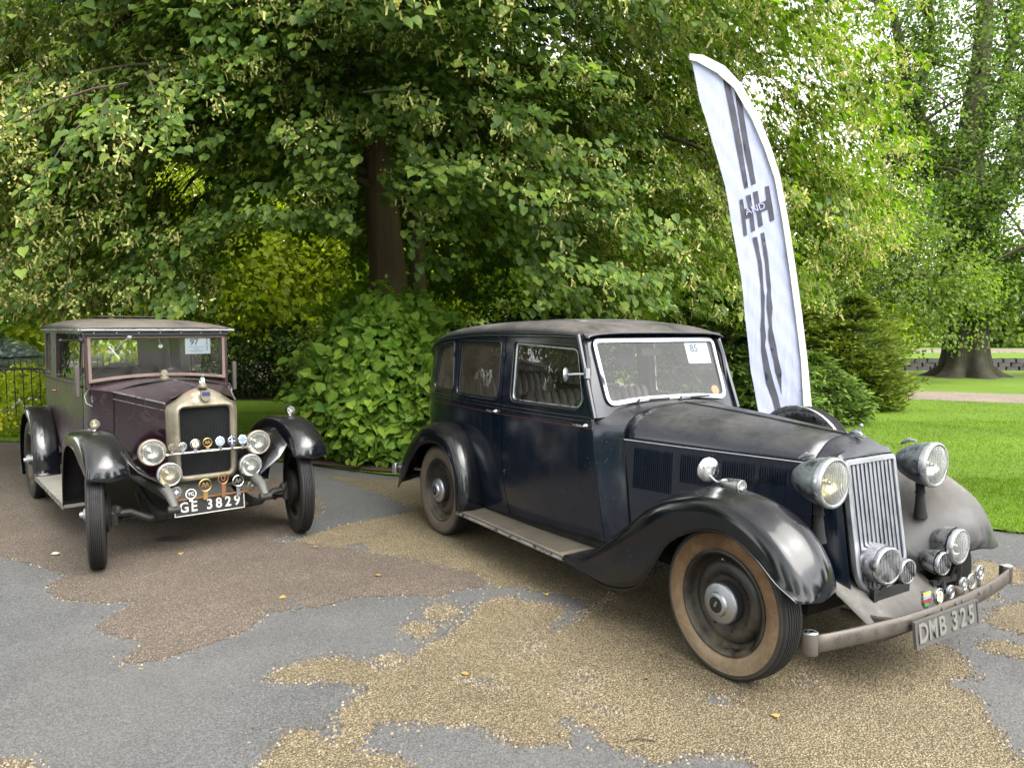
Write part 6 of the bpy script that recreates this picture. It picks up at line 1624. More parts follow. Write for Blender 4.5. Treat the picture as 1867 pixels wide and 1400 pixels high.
# ---------------------------------------------------------------- the faded maroon car on the left
def maroon_car():
    th = .691356
    root = empty('faded_maroon_car', (-4.0743, 7.6728, 0), th - math.pi / 2, 'faded maroon upright vintage car with tarnished radiator and a row of badges, on the left', 'car')
    Wr = ifn([-.5, -.42, -.3, -.1, .2, .43, .8, 1.2, 1.5, 1.68, 1.8, 1.95, 2.06], [.42, .52, .575, .597, .603, .603, .600, .590, .575, .562, .535, .480, .445])
    YR = lambda x, z: Wr(x) - .05 * max(0, .9 - z) ** 1.5 - .012 * max(0, z - 1.15) / .5
    sfn = lambda off=0.0: (lambda x, z, d: (x, -(YR(x, z) - d - off), z))
    RT = 1.632
    frame_m = simple('worn_pinkish_frame', (.14, .094, .08), .55, 0, .35, 7, .2)
    qw = rpoly([(-.06, 1.595), (.25, 1.595), (.25, 1.20), (-.06, 1.20)], .03)
    dw = rpoly([(.62, 1.595), (1.56, 1.59), (1.50, 1.215), (.60, 1.205)], .03)
    door = [(.402, 1.15), (.425, RT), (1.0, RT), (1.585, RT), (1.575, 1.18), (1.56, .9), (1.50, .54), (1.1, .53), (.80, .54), (.62, .64), (.50, .75), (.42, .88)]
    quarter = [(-.46, .62), (-.46, 1.1), (-.44, RT), (.0, RT), (.418, RT), (.395, 1.15), (.413, .88), (.49, .745), (.61, .633), (.78, .535), (.3, .55), (-.2, .58)]
    cowls = [(1.583, 1.18), (1.593, RT), (1.675, RT), (1.675, 1.16), (1.8, 1.152), (2.05, 1.145), (2.05, .8), (2.05, .53), (1.51, .53), (1.568, .9)]
    for mir in (False, True):
        s = 1 if mir else -1
        b = MB(); b.panel(quarter, [qw], sfn(), .02, .06); b.build('quarter_panel', M['wornbody'], root, smooth=60, mirror=mir, fix=False)
        b = MB(); b.panel(cowls, [], sfn(), .02, .06); b.build('cowl_side', M['maroon'], root, smooth=60, mirror=mir, fix=False)
        b = MB(); b.panel(door, [dw], sfn(-.003), .022, .06); d = b.build('door', M['wornbody'], root, smooth=60, mirror=mir, fix=False)
        b = MB(); b.panel(rpoly_off(dw, .006), [], sfn(.014), 0, .2); b.build('window_glass', M['glass'], d, fix=False)
        b = MB(); b.tube([(x, s * (YR(x, z) + .006), z) for x, z in resample(rpoly_off(dw, .008), .06)], .006, 5, closed=True); b.build('window_bead', M['wornbody'], d)
        b = MB(); b.tube([(x, s * (YR(x, 1.165) + .006), 1.165) for x in np.linspace(.41, 1.565, 8)], .011, 6); b.build('belt_moulding', M['wornbody'], d)
        b = MB(); b.lathe([(.014, 0), (.012, .03), (0, .034)], (.50, s * YR(.5, 1.07), 1.07), (0, s, 0), 12); b.tube([(.50, s * (YR(.5, 1.07) + .03), 1.07), (.43, s * (YR(.5, 1.07) + .034), 1.072), (.38, s * (YR(.5, 1.07) + .03), 1.064)], .008, 6); b.build('handle', M['copper'], d)
        for zz in (1.30, .72):
            b = MB(); b.box((1.572, s * (YR(1.57, zz) + .006), zz), (.02, .018, .05)); b.build('hinge', M['iron'], d)
        b = MB(); b.panel(rpoly_off(qw, .006), [], sfn(.014), 0, .2); b.build('quarter_glass', M['dirtyglass'], root, mirror=mir, fix=False)
        b = MB(); b.tube([(x, s * (YR(x, 1.165) + .004), 1.165) for x in np.linspace(-.45, .39, 7)], .011, 6); b.build('belt_moulding', M['wornbody'], root)
        b = MB(); b.panel([(-.44, .58), (-.44, RT), (1.66, RT), (1.66, .56)], [rpoly_off(qw, .02), rpoly_off(dw, .02)], sfn(.028), .01, .15); b.build('door_trim', M['trim'], root, mirror=mir, fix=False)
        b = MB(); b.box((1.668, s * .552, 1.385), (.035, .034, .50)); b.build('pillar', M['wornbody'], root, bevel=.006)
    # rear panel with window
    b = MB(); b.panel([(-.50, .6), (.50, .6), (.52, 1.1), (.50, RT), (-.50, RT), (-.52, 1.1)], [rpoly([(-.33, 1.22), (.33, 1.22), (.33, 1.52), (-.33, 1.52)], .05)], lambda y, z, d: (-.46 - .06 * (1 - (y / .55) ** 2) + d, y, z), .02, .08); b.build('rear_panel', M['wornbody'], root, smooth=60, fix=False)
    # roof
    zc = ifn([-.56, -.5, -.3, 0, .43, 1.0, 1.4, 1.65, 1.735], [1.655, 1.675, 1.705, 1.725, 1.738, 1.728, 1.705, 1.675, 1.652])
    rows = []
    for x in np.linspace(-.56, 1.735, 26):
        ye = .585 * (1 - max(0, (-.3 - x) / .27) ** 3 * .45) * (1 - .012 * (x > 1.6)) + .02
        half = [(x, -ye * (math.cos(a) ** .7 if a < 1.56 else 0), 1.640 + (zc(x) - 1.640) * math.sin(a) ** .8) for a in np.linspace(0, math.pi / 2, 11)]
        half = [(x, -ye - .002, 1.622)] + half
        rows.append(half + [(p[0], -p[1], p[2]) for p in half[-2::-1]])
    rows.append([(p[0] + .008, p[1], 1.622 + (p[2] - 1.622) * .3) for p in rows[-1]])
    b = MB(); b.grid(rows)
    M['rooffab'] = dusty_paint('dusty_roof_fabric', (.035, .028, .024), dust=(.15, .13, .11), amount=1.2, rough=.75, side=.3, speck=.6, coat=0)
    o = b.build('roof', M['rooffab'], root, smooth=50); solidify(o, .012, -1)
    for s in (1, -1):
        b = MB(); b.tube([(x, s * (.608 if x > -.3 else .608 - .25 * ((-.3 - x) / .25) ** 2), 1.628) for x in np.linspace(-.52, 1.735, 16)], .009, 6); b.build('roof_strip', M['oldchrome'], root)
    b = MB(); b.tube([(1.745, y, 1.628) for y in np.linspace(-.6, .6, 9)], .009, 6); b.build('roof_strip', M['oldchrome'], root)
    b = MB(); b.prism([(.55, -.30), (.55, .30), (.95, .30), (.95, -.30)], lambda x, y, d: (x, y, d), 1.742, 1.753); b.build('roof_vent', M['rooffab'], root, bevel=.005)
    b = MB(); b.box((1.70, 0, 1.603), (.03, 1.14, .045)); hd = b.build('header', M['plateblack'], root, bevel=.004)
    b = MB(); [b.lathe([(.006, 0), (.004, .003), (0, .004)], (1.716, y, 1.603), (1, 0, 0), 8) for y in np.linspace(-.5, .5, 7)]; b.build('studs', M['oldchrome'], hd)
    # windscreen with raised lower edge
    bot = lambda y: 1.196 + .040 * (1 - (y / .545) ** 2)
    wo = [(-.545, 1.582), (.545, 1.582)] + [(y, bot(y)) for y in np.linspace(.545, -.545, 13)]
    wi = [(-.520, 1.560), (.520, 1.560)] + [(y, bot(y) + .026) for y in np.linspace(.520, -.520, 13)]
    b = MB(); b.panel(wo, [wi], lambda y, z, d: (1.688 - d, y, z), .02, .06); b.build('windscreen_frame', frame_m, root, fix=False, bevel=.003)
    b = MB(); b.panel(rpoly_off(wi, .008), [], lambda y, z, d: (1.676, y, z), 0, .3); b.build('windscreen_glass', M['clearglass'], root, fix=False)
    b = MB(); b.lathe([(.02, 0), (.018, .015), (0, .018)], (1.69, -.235, 1.572), (1, 0, 0), 12); b.tube([(1.705, -.235, 1.572), (1.705, -.29, 1.53), (1.70, -.345, 1.46)], .0045, 5); b.box((1.700, -.355, 1.445), (.006, .012, .13), (.62, 0, 0)); b.build('wiper', M['oldchrome'], root)
    # scuttle top and bonnet
    hwm = ifn([2.05, 2.75], [.445, .252]); zcm = ifn([2.05, 2.4, 2.75], [1.222, 1.214, 1.203]); zem = ifn([2.05, 2.75], [1.148, 1.100])
    rows = []
    for f in np.linspace(0, 1, 7):
        x = 1.672 + (2.052 - 1.672) * f; w = Wr(x) - .002; zc_ = 1.205 + (1.222 - 1.205) * f + .018 * (1 - f); ze = 1.155 - .007 * f
        rows.append([(x, y * w, ze + (zc_ - ze) * (1 - abs(y) ** 2.2)) for y in np.linspace(-1, 1, 19)])
    b = MB(); b.grid(rows); b.build('scuttle', M['maroon'], root, smooth=60)
    rows = []
    for x in np.linspace(2.056, 2.748, 9):
        w, a, e = hwm(x), zcm(x), zem(x)
        rows.append([(x, y * w, e + (a - e) * (1 - abs(y)) ** .78 if abs(y) < 1 else e) for y in np.linspace(-1, 1, 21)])
    for lo, hi, s in ((0, 11, -1), (10, 21, 1)):
        b = MB(); b.grid([r[lo:hi] for r in rows]); b.build('bonnet_top', M['maroon'], root, smooth=60)
    b = MB(); b.tube([(x, 0, zcm(x) + .002) for x in (2.06, 2.4, 2.748)], .005, 6); b.build('bonnet_hinge', M['oldchrome'], root)
    for s in (1, -1):
        b = MB(); b.panel([(2.056, zem(2.056) - .002), (2.748, zem(2.748) - .002), (2.748, .8), (2.748, .52), (2.056, .53), (2.056, .8)], [], lambda x, z, d: (x, s * (hwm(x) + .03 * max(0, 1.0 - z) - d), z), .008, .08)
        o = b.build('bonnet_side', M['maroon'], root, smooth=60, fix=False)
        b = MB(); b.tube([(x, s * (hwm(x) + .001), zem(x) - .001) for x in np.linspace(2.056, 2.748, 5)], .006, 6); b.build('bonnet_edge', M['oldchrome'], o)
        b = MB(); b.tube([(x, s * (hwm(x) + .002), zem(x) - .055) for x in np.linspace(2.056, 2.748, 5)], .003, 5); b.build('side_hinge', M['oldchrome'], o)
        b = MB(); b.tube([(2.053, s * (.447 + .03 * max(0, 1 - z)), z) for z in (1.148, .95, .75, .53)], .004, 5); b.build('bonnet_seam', M['seam'], root)
        b = MB(); b.tube([(1.74, s * .56, 1.15), (1.72, s * .585, 1.10), (1.74, s * .575, 1.04), (1.80, s * .545, 1.02)], .005, 6); b.build('rope_hook', M['oldchrome'], root)
    b = MB(); b.tube([(2.053, y, 1.148 + (1.222 - 1.148) * (1 - abs(y / .445)) ** .78) for y in np.linspace(-.445, .445, 15)], .003, 5); b.build('bonnet_seam', M['seam'], root)
    b = MB(); b.lathe([(.038, 0), (.036, .012), (.022, .016), (.016, .022)], (1.80, 0, 1.222), (0, 0, 1), 16); b.lathe([(.026, -.006), (.028, 0), (.026, .006), (0, .007)], (1.80, 0, 1.268), (1, 0, .1), 20); b.build('ventilator_knob', M['nickel'], root)
    # radiator
    top = [(y, 1.105 + .100 * (1 - (abs(y) / .20) ** 1.8)) if abs(y) < .2 else (y, 1.105) for y in np.linspace(-.2, .2, 15)]
    outer = [(-.246, .54), (-.252, .9), (-.254, 1.055), (-.240, 1.085)] + top + [(.240, 1.085), (.254, 1.055), (.252, .9), (.246, .54), (.225, .505), (-.225, .505)]
    core = rpoly([(-.180, .565), (.180, .565), (.180, 1.065), (-.180, 1.065)], .03, 4)
    mid = rpoly_off(core, .012)
    b = MB(); n = 40
    o2 = resample_n(outer, 72); m2 = resample_n(rpoly_off(core, .014), 72, start=o2[0]); m3 = resample_n(rpoly_off(core, .028), 72, start=o2[0]); c2 = resample_n(core, 72, start=o2[0])
    mixp = lambda f: [(a_[0] * (1 - f) + c_[0] * f, a_[1] * (1 - f) + c_[1] * f) for a_, c_ in zip(o2, m3)]
    P3 = [[(2.752, y, z) for y, z in o2], [(2.79, y, z) for y, z in mixp(.04)], [(2.815, y, z) for y, z in mixp(.25)], [(2.842, y, z) for y, z in mixp(.68)], [(2.858, y, z) for y, z in mixp(.97)], [(2.861, y, z) for y, z in m2], [(2.848, y, z) for y, z in c2], [(2.82, y, z) for y, z in c2]]
    b.grid(P3, closed_v=True); rad = b.build('radiator_shell', M['nickel'], root, smooth=45)
    M['core'] = simple('radiator_core_black', (.02, .022, .024), .45, .5, .4, 20, .6, 160)
    b = MB(); b.box((2.80, 0, .815), (.02, .37, .52)); b.build('radiator_core', M['darkpart'], rad)
    b = MB()
    for k in range(34):
        y = -.174 + .348 * k / 33
        b.tube([(2.822, y + .0022 * (-1 if q % 2 else 1), .567 + .497 * q / 28) for q in range(29)], .0026, 4, caps=False)
    tag(b.build('core_fins', M['core'], rad), kind='stuff')
    b = MB(); b.lathe([(.034, 0), (.036, .01), (.030, .014), (.030, .022), (.026, .03), (.012, .034), (0, .034)], (2.80, 0, 1.203), (0, 0, 1), 20); b.build('filler_cap', M['nickel'], root, smooth=40)
    b = MB()   # seated dog mascot
    b.tube([(2.785, 0, 1.235), (2.79, 0, 1.262), (2.805, 0, 1.283)], [.017, .015, .010], 10); b.tube([(2.805, 0, 1.28), (2.808, 0, 1.296), (2.825, 0, 1.298), (2.834, 0, 1.294)], [.008, .011, .008, .004], 8)
    for s in (1, -1): b.tube([(2.806, s * .007, 1.276), (2.815, s * .008, 1.255), (2.817, s * .008, 1.236)], [.006, .005, .005], 6); b.tube([(2.785, s * .013, 1.250), (2.80, s * .015, 1.240), (2.805, s * .014, 1.236)], [.009, .007, .005], 6); b.tube([(2.80, s * .006, 1.302), (2.797, s * .01, 1.296)], [.004, .003], 5)
    b.build('dog_mascot', simple('pale_grey_metal', (.40, .45, .44), .35, .7, .2, 20, .1), root, smooth=60)
    b = MB(); b.panel([(-.034, 1.185), (.034, 1.185), (.034, 1.14), (.022, 1.115), (0, 1.106), (-.022, 1.115), (-.034, 1.14)], [], lambda y, z, d: (2.874 - d, y, z), .02, .03); e_ = b.build('radiator_badge', M['nickel'], rad, fix=False)
    b = MB(); b.box((2.876, 0, 1.163), (.003, .055, .028)); b.build('enamel', M['blueen'], e_)
    # lamps
    drum = lambda R: [(0, -R * 1.25), (R * .5, -R * 1.2), (R * .82, -R * .95), (R * .95, -R * .6), (R * .98, -R * .2)]
    bronze = metal('bronze_rim', (.30, .25, .20), .4, dirt=(.12, .10, .08), amount=.6, m=.8)
    for s in (1, -1):
        lamp(root, 'headlight', (2.88, s * .378, .768), drum(.092), .092, M['iron'], rim=bronze, label='headlamp with a brown tarnished rim')
        lamp(root, 'spot_lamp', (2.955, s * .288, .612), drum(.083), .083, M['oldchrome'], rim=M['oldchrome'], refl='amberrefl' if s < 0 else 'reflector')
        lamp(root, 'side_lamp', (2.735, s * .704, .983), [(0, -.07), (.02, -.066), (.034, -.045), (.04, -.01)], .036, M['plateblack'], rim=M['plateblack'], n=24, refl='amberrefl' if s < 0 else 'reflector', yaw=-.12)
        b = MB(); b.lathe([(.022, 0), (.014, .012), (.012, .03)], (2.715, s * .704, .93), (0, 0, 1), 12); b.build('lamp_foot', M['oldchrome'], root)
        b = MB(); b.tube([(2.85, s * .43, .74), (2.80, s * .50, .72), (2.72, s * .60, .74)], .014, 8); b.build('lamp_stay', M['iron'], root)
    b = MB(); b.tube([(2.92, -.30, .748), (2.93, 0, .752), (2.92, .30, .748)], .008, 8, up=(0, 0, 1)); b.box((2.93, 0, .750), (.012, .58, .008)); b.build('badge_bar', M['chrome'], root)
    for y, k_, R_, h_, mt in ((-.262, 'star', .027, .078, 'nickel'), (-.190, 'star', .030, .080, 'oldchrome'), (-.104, 'face', .036, .096, 'oldchrome2'), (-.018, 'AA', .031, .094, 'brass'), (.072, 'blue', .036, .098, 'chrome'), (.157, 'cross', .031, .090, 'chrome'), (.238, 'dial', .036, .096, 'chrome')):
        if mt == 'oldchrome2': mt = 'oldchrome'
        o = badge(root, (2.934, y, .750), R_, h_, k_, mt)
        if k_ == 'cross':
            b = MB(); b.lathe([(.012, 0), (.009, .012), (.012, .018), (0, .022)], (0, 0, .088), (0, 0, 1), 8); b.build('crown', M['chrome'], o)
    b = MB(); b.box((2.908, .02, .412), (.010, .62, .012)); b.build('lower_badge_bar', M['copper'], root)
    for y, k_, R_, h_, mt in ((-.240, 'union', .040, .090, 'nickel'), (-.140, 'open', .035, .090, 'white'), (-.038, 'AA', .044, .130, 'brass'), (.092, 'U', .040, .160, 'copper'), (.203, 'AA', .040, .128, 'chrome'), (.305, 'wheelb', .036, .095, 'nickel')):
        badge(root, (2.918, y, .392 if k_ != 'union' else .425), R_, h_ + (.02 if k_ in ('AA', 'U') else 0), k_, mt)
    # number plate
    b = MB(); b.box((0, 0, 0), (.505, .122, .006)); pl = b.build('number_plate', M['plateblack'], root); pl.matrix_local = frameM((2.895, 0, .348), (0, 1, 0), (-.05, 0, 1))
    b = MB(); b.panel([(-.252, -.061), (.252, -.061), (.252, .061), (-.252, .061)], [[(-.245, -.054), (.245, -.054), (.245, .054), (-.245, .054)]], lambda x, y, d: (x, y, .0045 + d), .002, .3); b.build('plate_border', M['dirtywhite'], pl, fix=False)
    for ch, x in zip('GE3829', (-.185, -.115, -.005, .062, .129, .196)): text_obj('character', ch, .104, M['dirtywhite'], pl, Matrix.Translation((x, 0, .0045)) @ Matrix.Diagonal((.9, 1, 1, 1)), .001, bold=.0022)
    # front fenders
    E_ = [(1.965, .29), (2.03, .46), (2.14, .65), (2.27, .765), (2.45, .815), (2.66, .815), (2.80, .775), (2.92, .73), (3.02, .698), (3.065, .680), (3.072, .664)]
    S_ = [(1.95, .29), (2.0, .49), (2.095, .70), (2.235, .83), (2.44, .897), (2.67, .917), (2.85, .897), (3.00, .828), (3.09, .742), (3.117, .680), (3.118, .655)]
    C_ = [(1.94, .29), (1.985, .50), (2.075, .72), (2.22, .852), (2.44, .918), (2.68, .938), (2.87, .920), (3.03, .853), (3.12, .762), (3.142, .685), (3.143, .640)]
    for s in (1, -1):
        st = []
        for i, (e, p, c) in enumerate(zip(E_, S_, C_)):
            k = min(1, i / 4); ye = .800 + .03 * k
            st.append([(e[0], s * ye, e[1]), ((e[0] + p[0]) / 2, s * (ye + .002), (e[1] + p[1]) / 2), (p[0], s * (ye - .018), p[1]), (c[0], s * .70, c[1]), (p[0], s * .60, p[1] + .004), (e[0] * .5 + p[0] * .5, s * .574, e[1] * .5 + p[1] * .5), (e[0], s * .570, e[1])])
        P = loft(st, 4, 3); b = MB(); b.grid([[tuple(p) for p in r] for r in P]); o = b.build('front_fender', M['fblack'], root, smooth=80); solidify(o, .004, 0)
        b = MB(); b.tube([tuple(r[0]) for r in P], .005, 6); b.build('fender_edge', M['fblack'], o)
        # splash apron between fender and frame
        rows = []
        for f in np.linspace(0, 1, 9):
            x = 2.05 + .92 * f; zt = .62 + .24 * math.sin(min(1, f * 1.3) * math.pi * .55) - .10 * max(0, f - .75) * 4
            rows.append([(x, s * .578, zt), (x + .02, s * .50, zt - .05 - .05 * f), (x + .03, s * .40, .62 - .03 * f), (x + .03, s * .325, .53)])
        b = MB(); b.grid(rows); o = b.build('splash_apron', M['fblack'], root, smooth=60); solidify(o, .004, 0)
        # rear fenders
        st = []
        for a in np.linspace(math.radians(205), math.radians(-8), 12):
            ca, sa = math.cos(a), math.sin(a)
            re_, rs_, rc = .455, .50, .515
            st.append([(re_ * ca, s * .800, .375 + re_ * sa), (rs_ * ca, s * .785, .375 + rs_ * sa), (rc * ca, s * .70, .375 + rc * sa), (rs_ * ca, s * .60, .375 + rs_ * sa)])
        st.append([(.47, s * .80, .29), (.52, s * .785, .29), (.54, s * .70, .29), (.52, s * .60, .29)])
        P = loft(st, 3, 4); b = MB(); b.grid([[tuple(p) for p in r] for r in P]); o = b.build('rear_fender', M['fblack'], root, smooth=80); solidify(o, .004, 0)
        b = MB(); b.tube([tuple(r[0]) for r in P], .005, 6); b.build('fender_edge', M['fblack'], o)
        b = MB(); b.prism([(.50, .555), (.50, .80), (1.955, .80), (1.955, .555)], lambda x, y, d: (x, s * y, d), .262, .288); o = b.build('running_board', simple('pale_worn_running_board', (.22, .21, .18), .8, 0, .3, 8, .4, 50), root, bevel=.003)
        b = MB(); b.box((1.23, s * .803, .274), (1.46, .008, .032)); b.build('edge_strip', M['oldchrome'], o)
        b = MB(); b.panel([(.45, .28), (1.97, .28), (2.05, .53), (.8, .55), (.45, .6)], [], lambda x, z, d: (x, s * (.545 - d), z), .02, .2); b.build('valance', M['darkpart'], root, fix=False)
        b = MB(); b.box((1.675, s * .625, 1.215), (.045, .035, .255), (0, .05, 0)); o = b.build('side_board', simple('brown_side_board', (.055, .045, .04), .6, 0, .3, 9, .2), root, bevel=.008)
        b = MB(); b.tube([(1.67, s * .56, 1.25), (1.672, s * .61, 1.25)], .008, 6); b.build('bracket', M['iron'], o)
    b = MB(); b.lathe([(.022, -.01), (.026, 0), (.02, .016), (0, .02)], (1.69, -.585, 1.548), (0, -1, 0), 12); b.tube([(1.69, -.60, 1.548), (1.60, -.66, 1.545), (1.52, -.72, 1.545)], .006, 6); b.lathe([(.0, -.012), (.014, -.004), (.014, .004), (0, .012)], (1.54, -.705, 1.543), (1, 0, 0), 10); b.build('mirror_arm', M['iron'], root, smooth=50)
    b = MB(); b.box((1.40, -.53, 1.50), (.10, .008, .16)); b.build('sun_blind', M['plateblack'], root, bevel=.004)
    # wheels, steering turned a little towards the viewer
    for x, s, st_ in ((0, -1, 0), (0, 1, 0), (2.797, -1, -.20), (2.797, 1, -.20)):
        wheel(root, (x, s * .728, .375), .375, .27, .054, s, 'plain', tan=False, steer=st_)
    # chassis, springs, axle
    b = MB()
    for s in (1, -1):
        b.tube([(-.6, s * .33, .50), (1.8, s * .33, .50), (2.7, s * .33, .50), (2.95, s * .325, .515), (3.08, s * .32, .48), (3.16, s * .315, .415)], [.04, .045, .045, .04, .034, .026], 8)
    b.box((1.2, 0, .47), (2.6, .6, .10)); b.box((2.35, 0, .42), (.8, .36, .22)); b.box((0, 0, .36), (.12, 1.35, .1)); b.build('chassis', M['greyiron'], root, bevel=.006)
    for s in (1, -1):
        b = MB(); b.tube([(3.14, s * .32, .40), (3.0, s * .335, .335), (2.80, s * .34, .305), (2.55, s * .335, .34), (2.25, s * .33, .41)], [.018, .024, .032, .024, .018], 6, flat=1.1); b.lathe([(.028, -.04), (.028, .04)], (3.14, s * .32, .402), (0, 1, 0), 14); b.build('leaf_spring', M['iron'], root)
        b = MB(); b.lathe([(.03, 0), (.032, .03), (.02, .05), (0, .05)], (2.80, s * .60, .36), (0, 0, 1), 10); b.tube([(2.80, s * .62, .42), (2.80, s * .62, .28)], .024, 8); b.tube([(2.80, s * .62, .31), (2.70, s * .56, .29)], .016, 6); b.build('king_pin', M['iron'], root)
    b = MB(); b.tube([(2.797, -.64, .36), (2.797, -.52, .355), (2.797, -.40, .29), (2.797, 0, .275), (2.797, .40, .29), (2.797, .52, .355), (2.797, .64, .36)], .027, 8, up=(0, 0, 1)); b.build('front_axle', M['iron'], root)
    b = MB(); b.tube([(2.70, -.57, .285), (2.71, .57, .285)], .013, 8); [b.lathe([(.0, -.024), (.022, -.01), (.022, .01), (0, .024)], (2.70, y, .285), (0, 1, 0), 10) for y in (-.57, -.38, .57)]; b.tube([(2.70, -.40, .29), (2.3, -.36, .38)], .012, 6); b.build('track_rod', M['iron'], root)
    b = MB(); b.tube([(2.70, -.30, .44), (2.71, 0, .44), (2.70, .30, .44)], .018, 8); b.build('cross_tube', M['greyiron'], root)
    b = MB(); b.box((-.72, 0, .86), (.34, .86, .26)); b.build('luggage_trunk', M['plateblack'], root, bevel=.012)
    b = MB(); b.box((-.72, 0, .995), (.35, .88, .03)); b.build('trunk_lid', M['plateblack'], root, bevel=.006)
    b = MB(); b.box((-.60, 0, .70), (.60, .6, .04)); b.build('luggage_grid', M['iron'], root)
    # inside
    b = MB(); b.box((.6, 0, .52), (2.1, 1.06, .04)); b.build('floor', M['darkpart'], root)
    for y0, y1, x, nm in ((-.52, -.03, .55, 'driver_seat'), (.03, .52, .55, 'passenger_seat'), (-.52, .52, -.38, 'rear_seat')):
        b = MB(); b.box((x + .22, (y0 + y1) / 2, .78), (.46, y1 - y0, .18)); o = b.build(nm, M['leather'], root, bevel=.03); b = MB(); b.box((x, (y0 + y1) / 2, 1.02), (.10, y1 - y0, .42), (0, -.18, 0)); b.build('seat_back', M['leather'], o, bevel=.03)
    b = MB(); b.box((1.61, 0, 1.10), (.08, 1.04, .16)); b.build('dashboard', M['trim'], root, bevel=.01)
    b = MB(); c0 = Vector((1.36, -.27, 1.17)); Mq = Vector((-.80, 0, .6)).normalized().to_track_quat('Z', 'Y').to_matrix()
    b.tube([tuple(c0 + Mq @ Vector((.215 * math.cos(a), .215 * math.sin(a), 0))) for a in np.linspace(0, 2 * math.pi, 33)[:-1]], .010, 7, closed=True)
    for k in range(4): a = math.pi * k / 2 + .7; b.tube([tuple(c0), tuple(c0 + Mq @ Vector((.21 * math.cos(a), .21 * math.sin(a), 0)))], .005, 5)
    b.tube([tuple(c0), (1.66, -.27, .95)], .016, 8); b.build('steering_wheel', M['plateblack'], root, smooth=50)
    b = MB(); b.grid([[(x, y, 1.625 + .03 * (1 - abs(y / .56) ** 2)) for y in np.linspace(-.56, .56, 7)] for x in (-.44, .6, 1.65)]); b.build('headlining', M['headlining'], root)
    b = MB(); b.tube([(1.66, .0, 1.55), (1.64, .02, 1.50)], .006, 6); b.lathe([(.018, 0), (.018, .006), (0, .008)], (1.635, .02, 1.49), (-1, 0, 0), 16); b.build('rear_view_mirror', M['oldchrome'], root)
    Rz = Matrix.Translation(root.location) @ Matrix.Rotation(root.rotation_euler.z, 4, 'Z')
    price_card('white card numbered 97 behind the windscreen of the faded maroon car', Rz @ frameM((1.668, .318, 1.492), (0, 1, 0), (0, 0, 1)), .214, .147, '97')

def resample_n(poly, n, start=None):
    """n points evenly along a closed outline, in the outline's own sense, starting near a point"""
    P = np.array(poly + [poly[0]], float)
    A = sum(P[i][0] * P[i + 1][1] - P[i + 1][0] * P[i][1] for i in range(len(P) - 1))
    if A < 0: P = P[::-1]
    d = np.r_[0, np.cumsum(np.linalg.norm(np.diff(P, axis=0), axis=1))]
    t_ = np.linspace(0, d[-1], n * 4, endpoint=False); Q = np.stack([np.interp(t_, d, P[:, k]) for k in (0, 1)], 1)
    c = np.array([0, .80]); ang = lambda p: np.arctan2(p[..., 1] - c[1], p[..., 0] - c[0])
    want = np.linspace(-math.pi, math.pi, n, endpoint=False) + .02
    qa = ang(Q); out = []
    for a in want:
        k = np.argmin(np.abs((qa - a + math.pi) % (2 * math.pi) - math.pi)); out.append(tuple(Q[k]))
    return out
maroon_car()

# ---------------------------------------------------------------- small things at the left edge and on the ground
def barrier(loc, rz, label, L=2.1, H=1.02):
    root = empty('crowd_barrier', loc, rz, label, 'crowd barrier', 'black metal crowd barriers by the left edge')
    bm_ = M['barrier']
    b = MB(); r0 = .14
    pts = [(0, 0, .16), (0, 0, H - r0)] + [(r0 - r0 * math.cos(a), 0, H - r0 + r0 * math.sin(a)) for a in np.linspace(.3, math.pi / 2, 5)] + [(L - r0, 0, H)] + [(L - r0 + r0 * math.sin(a), 0, H - r0 + r0 * math.cos(a)) for a in np.linspace(.3, math.pi / 2, 5)] + [(L, 0, .16)]
    b.tube(pts, .019, 8, closed=True); b.build('frame', bm_, root, smooth=60)
    n = 17
    for k in range(1, n):
        b = MB(); b.tube([(L * k / n, 0, .17), (L * k / n, 0, H - .01)], .008, 6); b.build('bar', bm_, root)
    for x in (.35, L - .35):
        b = MB(); b.tube([(x, -.28, .02), (x, 0, .17), (x, .28, .02)], .016, 6); b.build('foot', bm_, root)
M['barrier'] = simple('black_barrier_paint', (.012, .012, .013), .4, 0, .3, 9, .1)
barrier((-9.27, 11.35, 0), .10, 'black crowd barrier nearer the maroon car, with a rounded top corner')
barrier((-9.95, 11.75, 0), .05, 'black crowd barrier behind the nearer one at the left edge', 1.55)
root = empty('iron_railing', (-12, 13.9, 0), 0, 'low black iron railing behind the crowd barriers at the left edge', 'railing')
for z in (.25, .95):
    b = MB(); b.box((2.5, 0, z), (5, .03, .012)); b.build('rail', M['barrier'], root)
for k in range(46):
    b = MB() if k == 0 else None
    if k == 0: b.tube([(0, 0, 0), (0, 0, 1.05), (0, 0, 1.12)], [.008, .008, .001], 5); bar0 = b.build('bar', M['barrier'], root)
    else:
        o = bar0.copy(); COL.objects.link(o); o.parent = root; o.location.x = k * .11

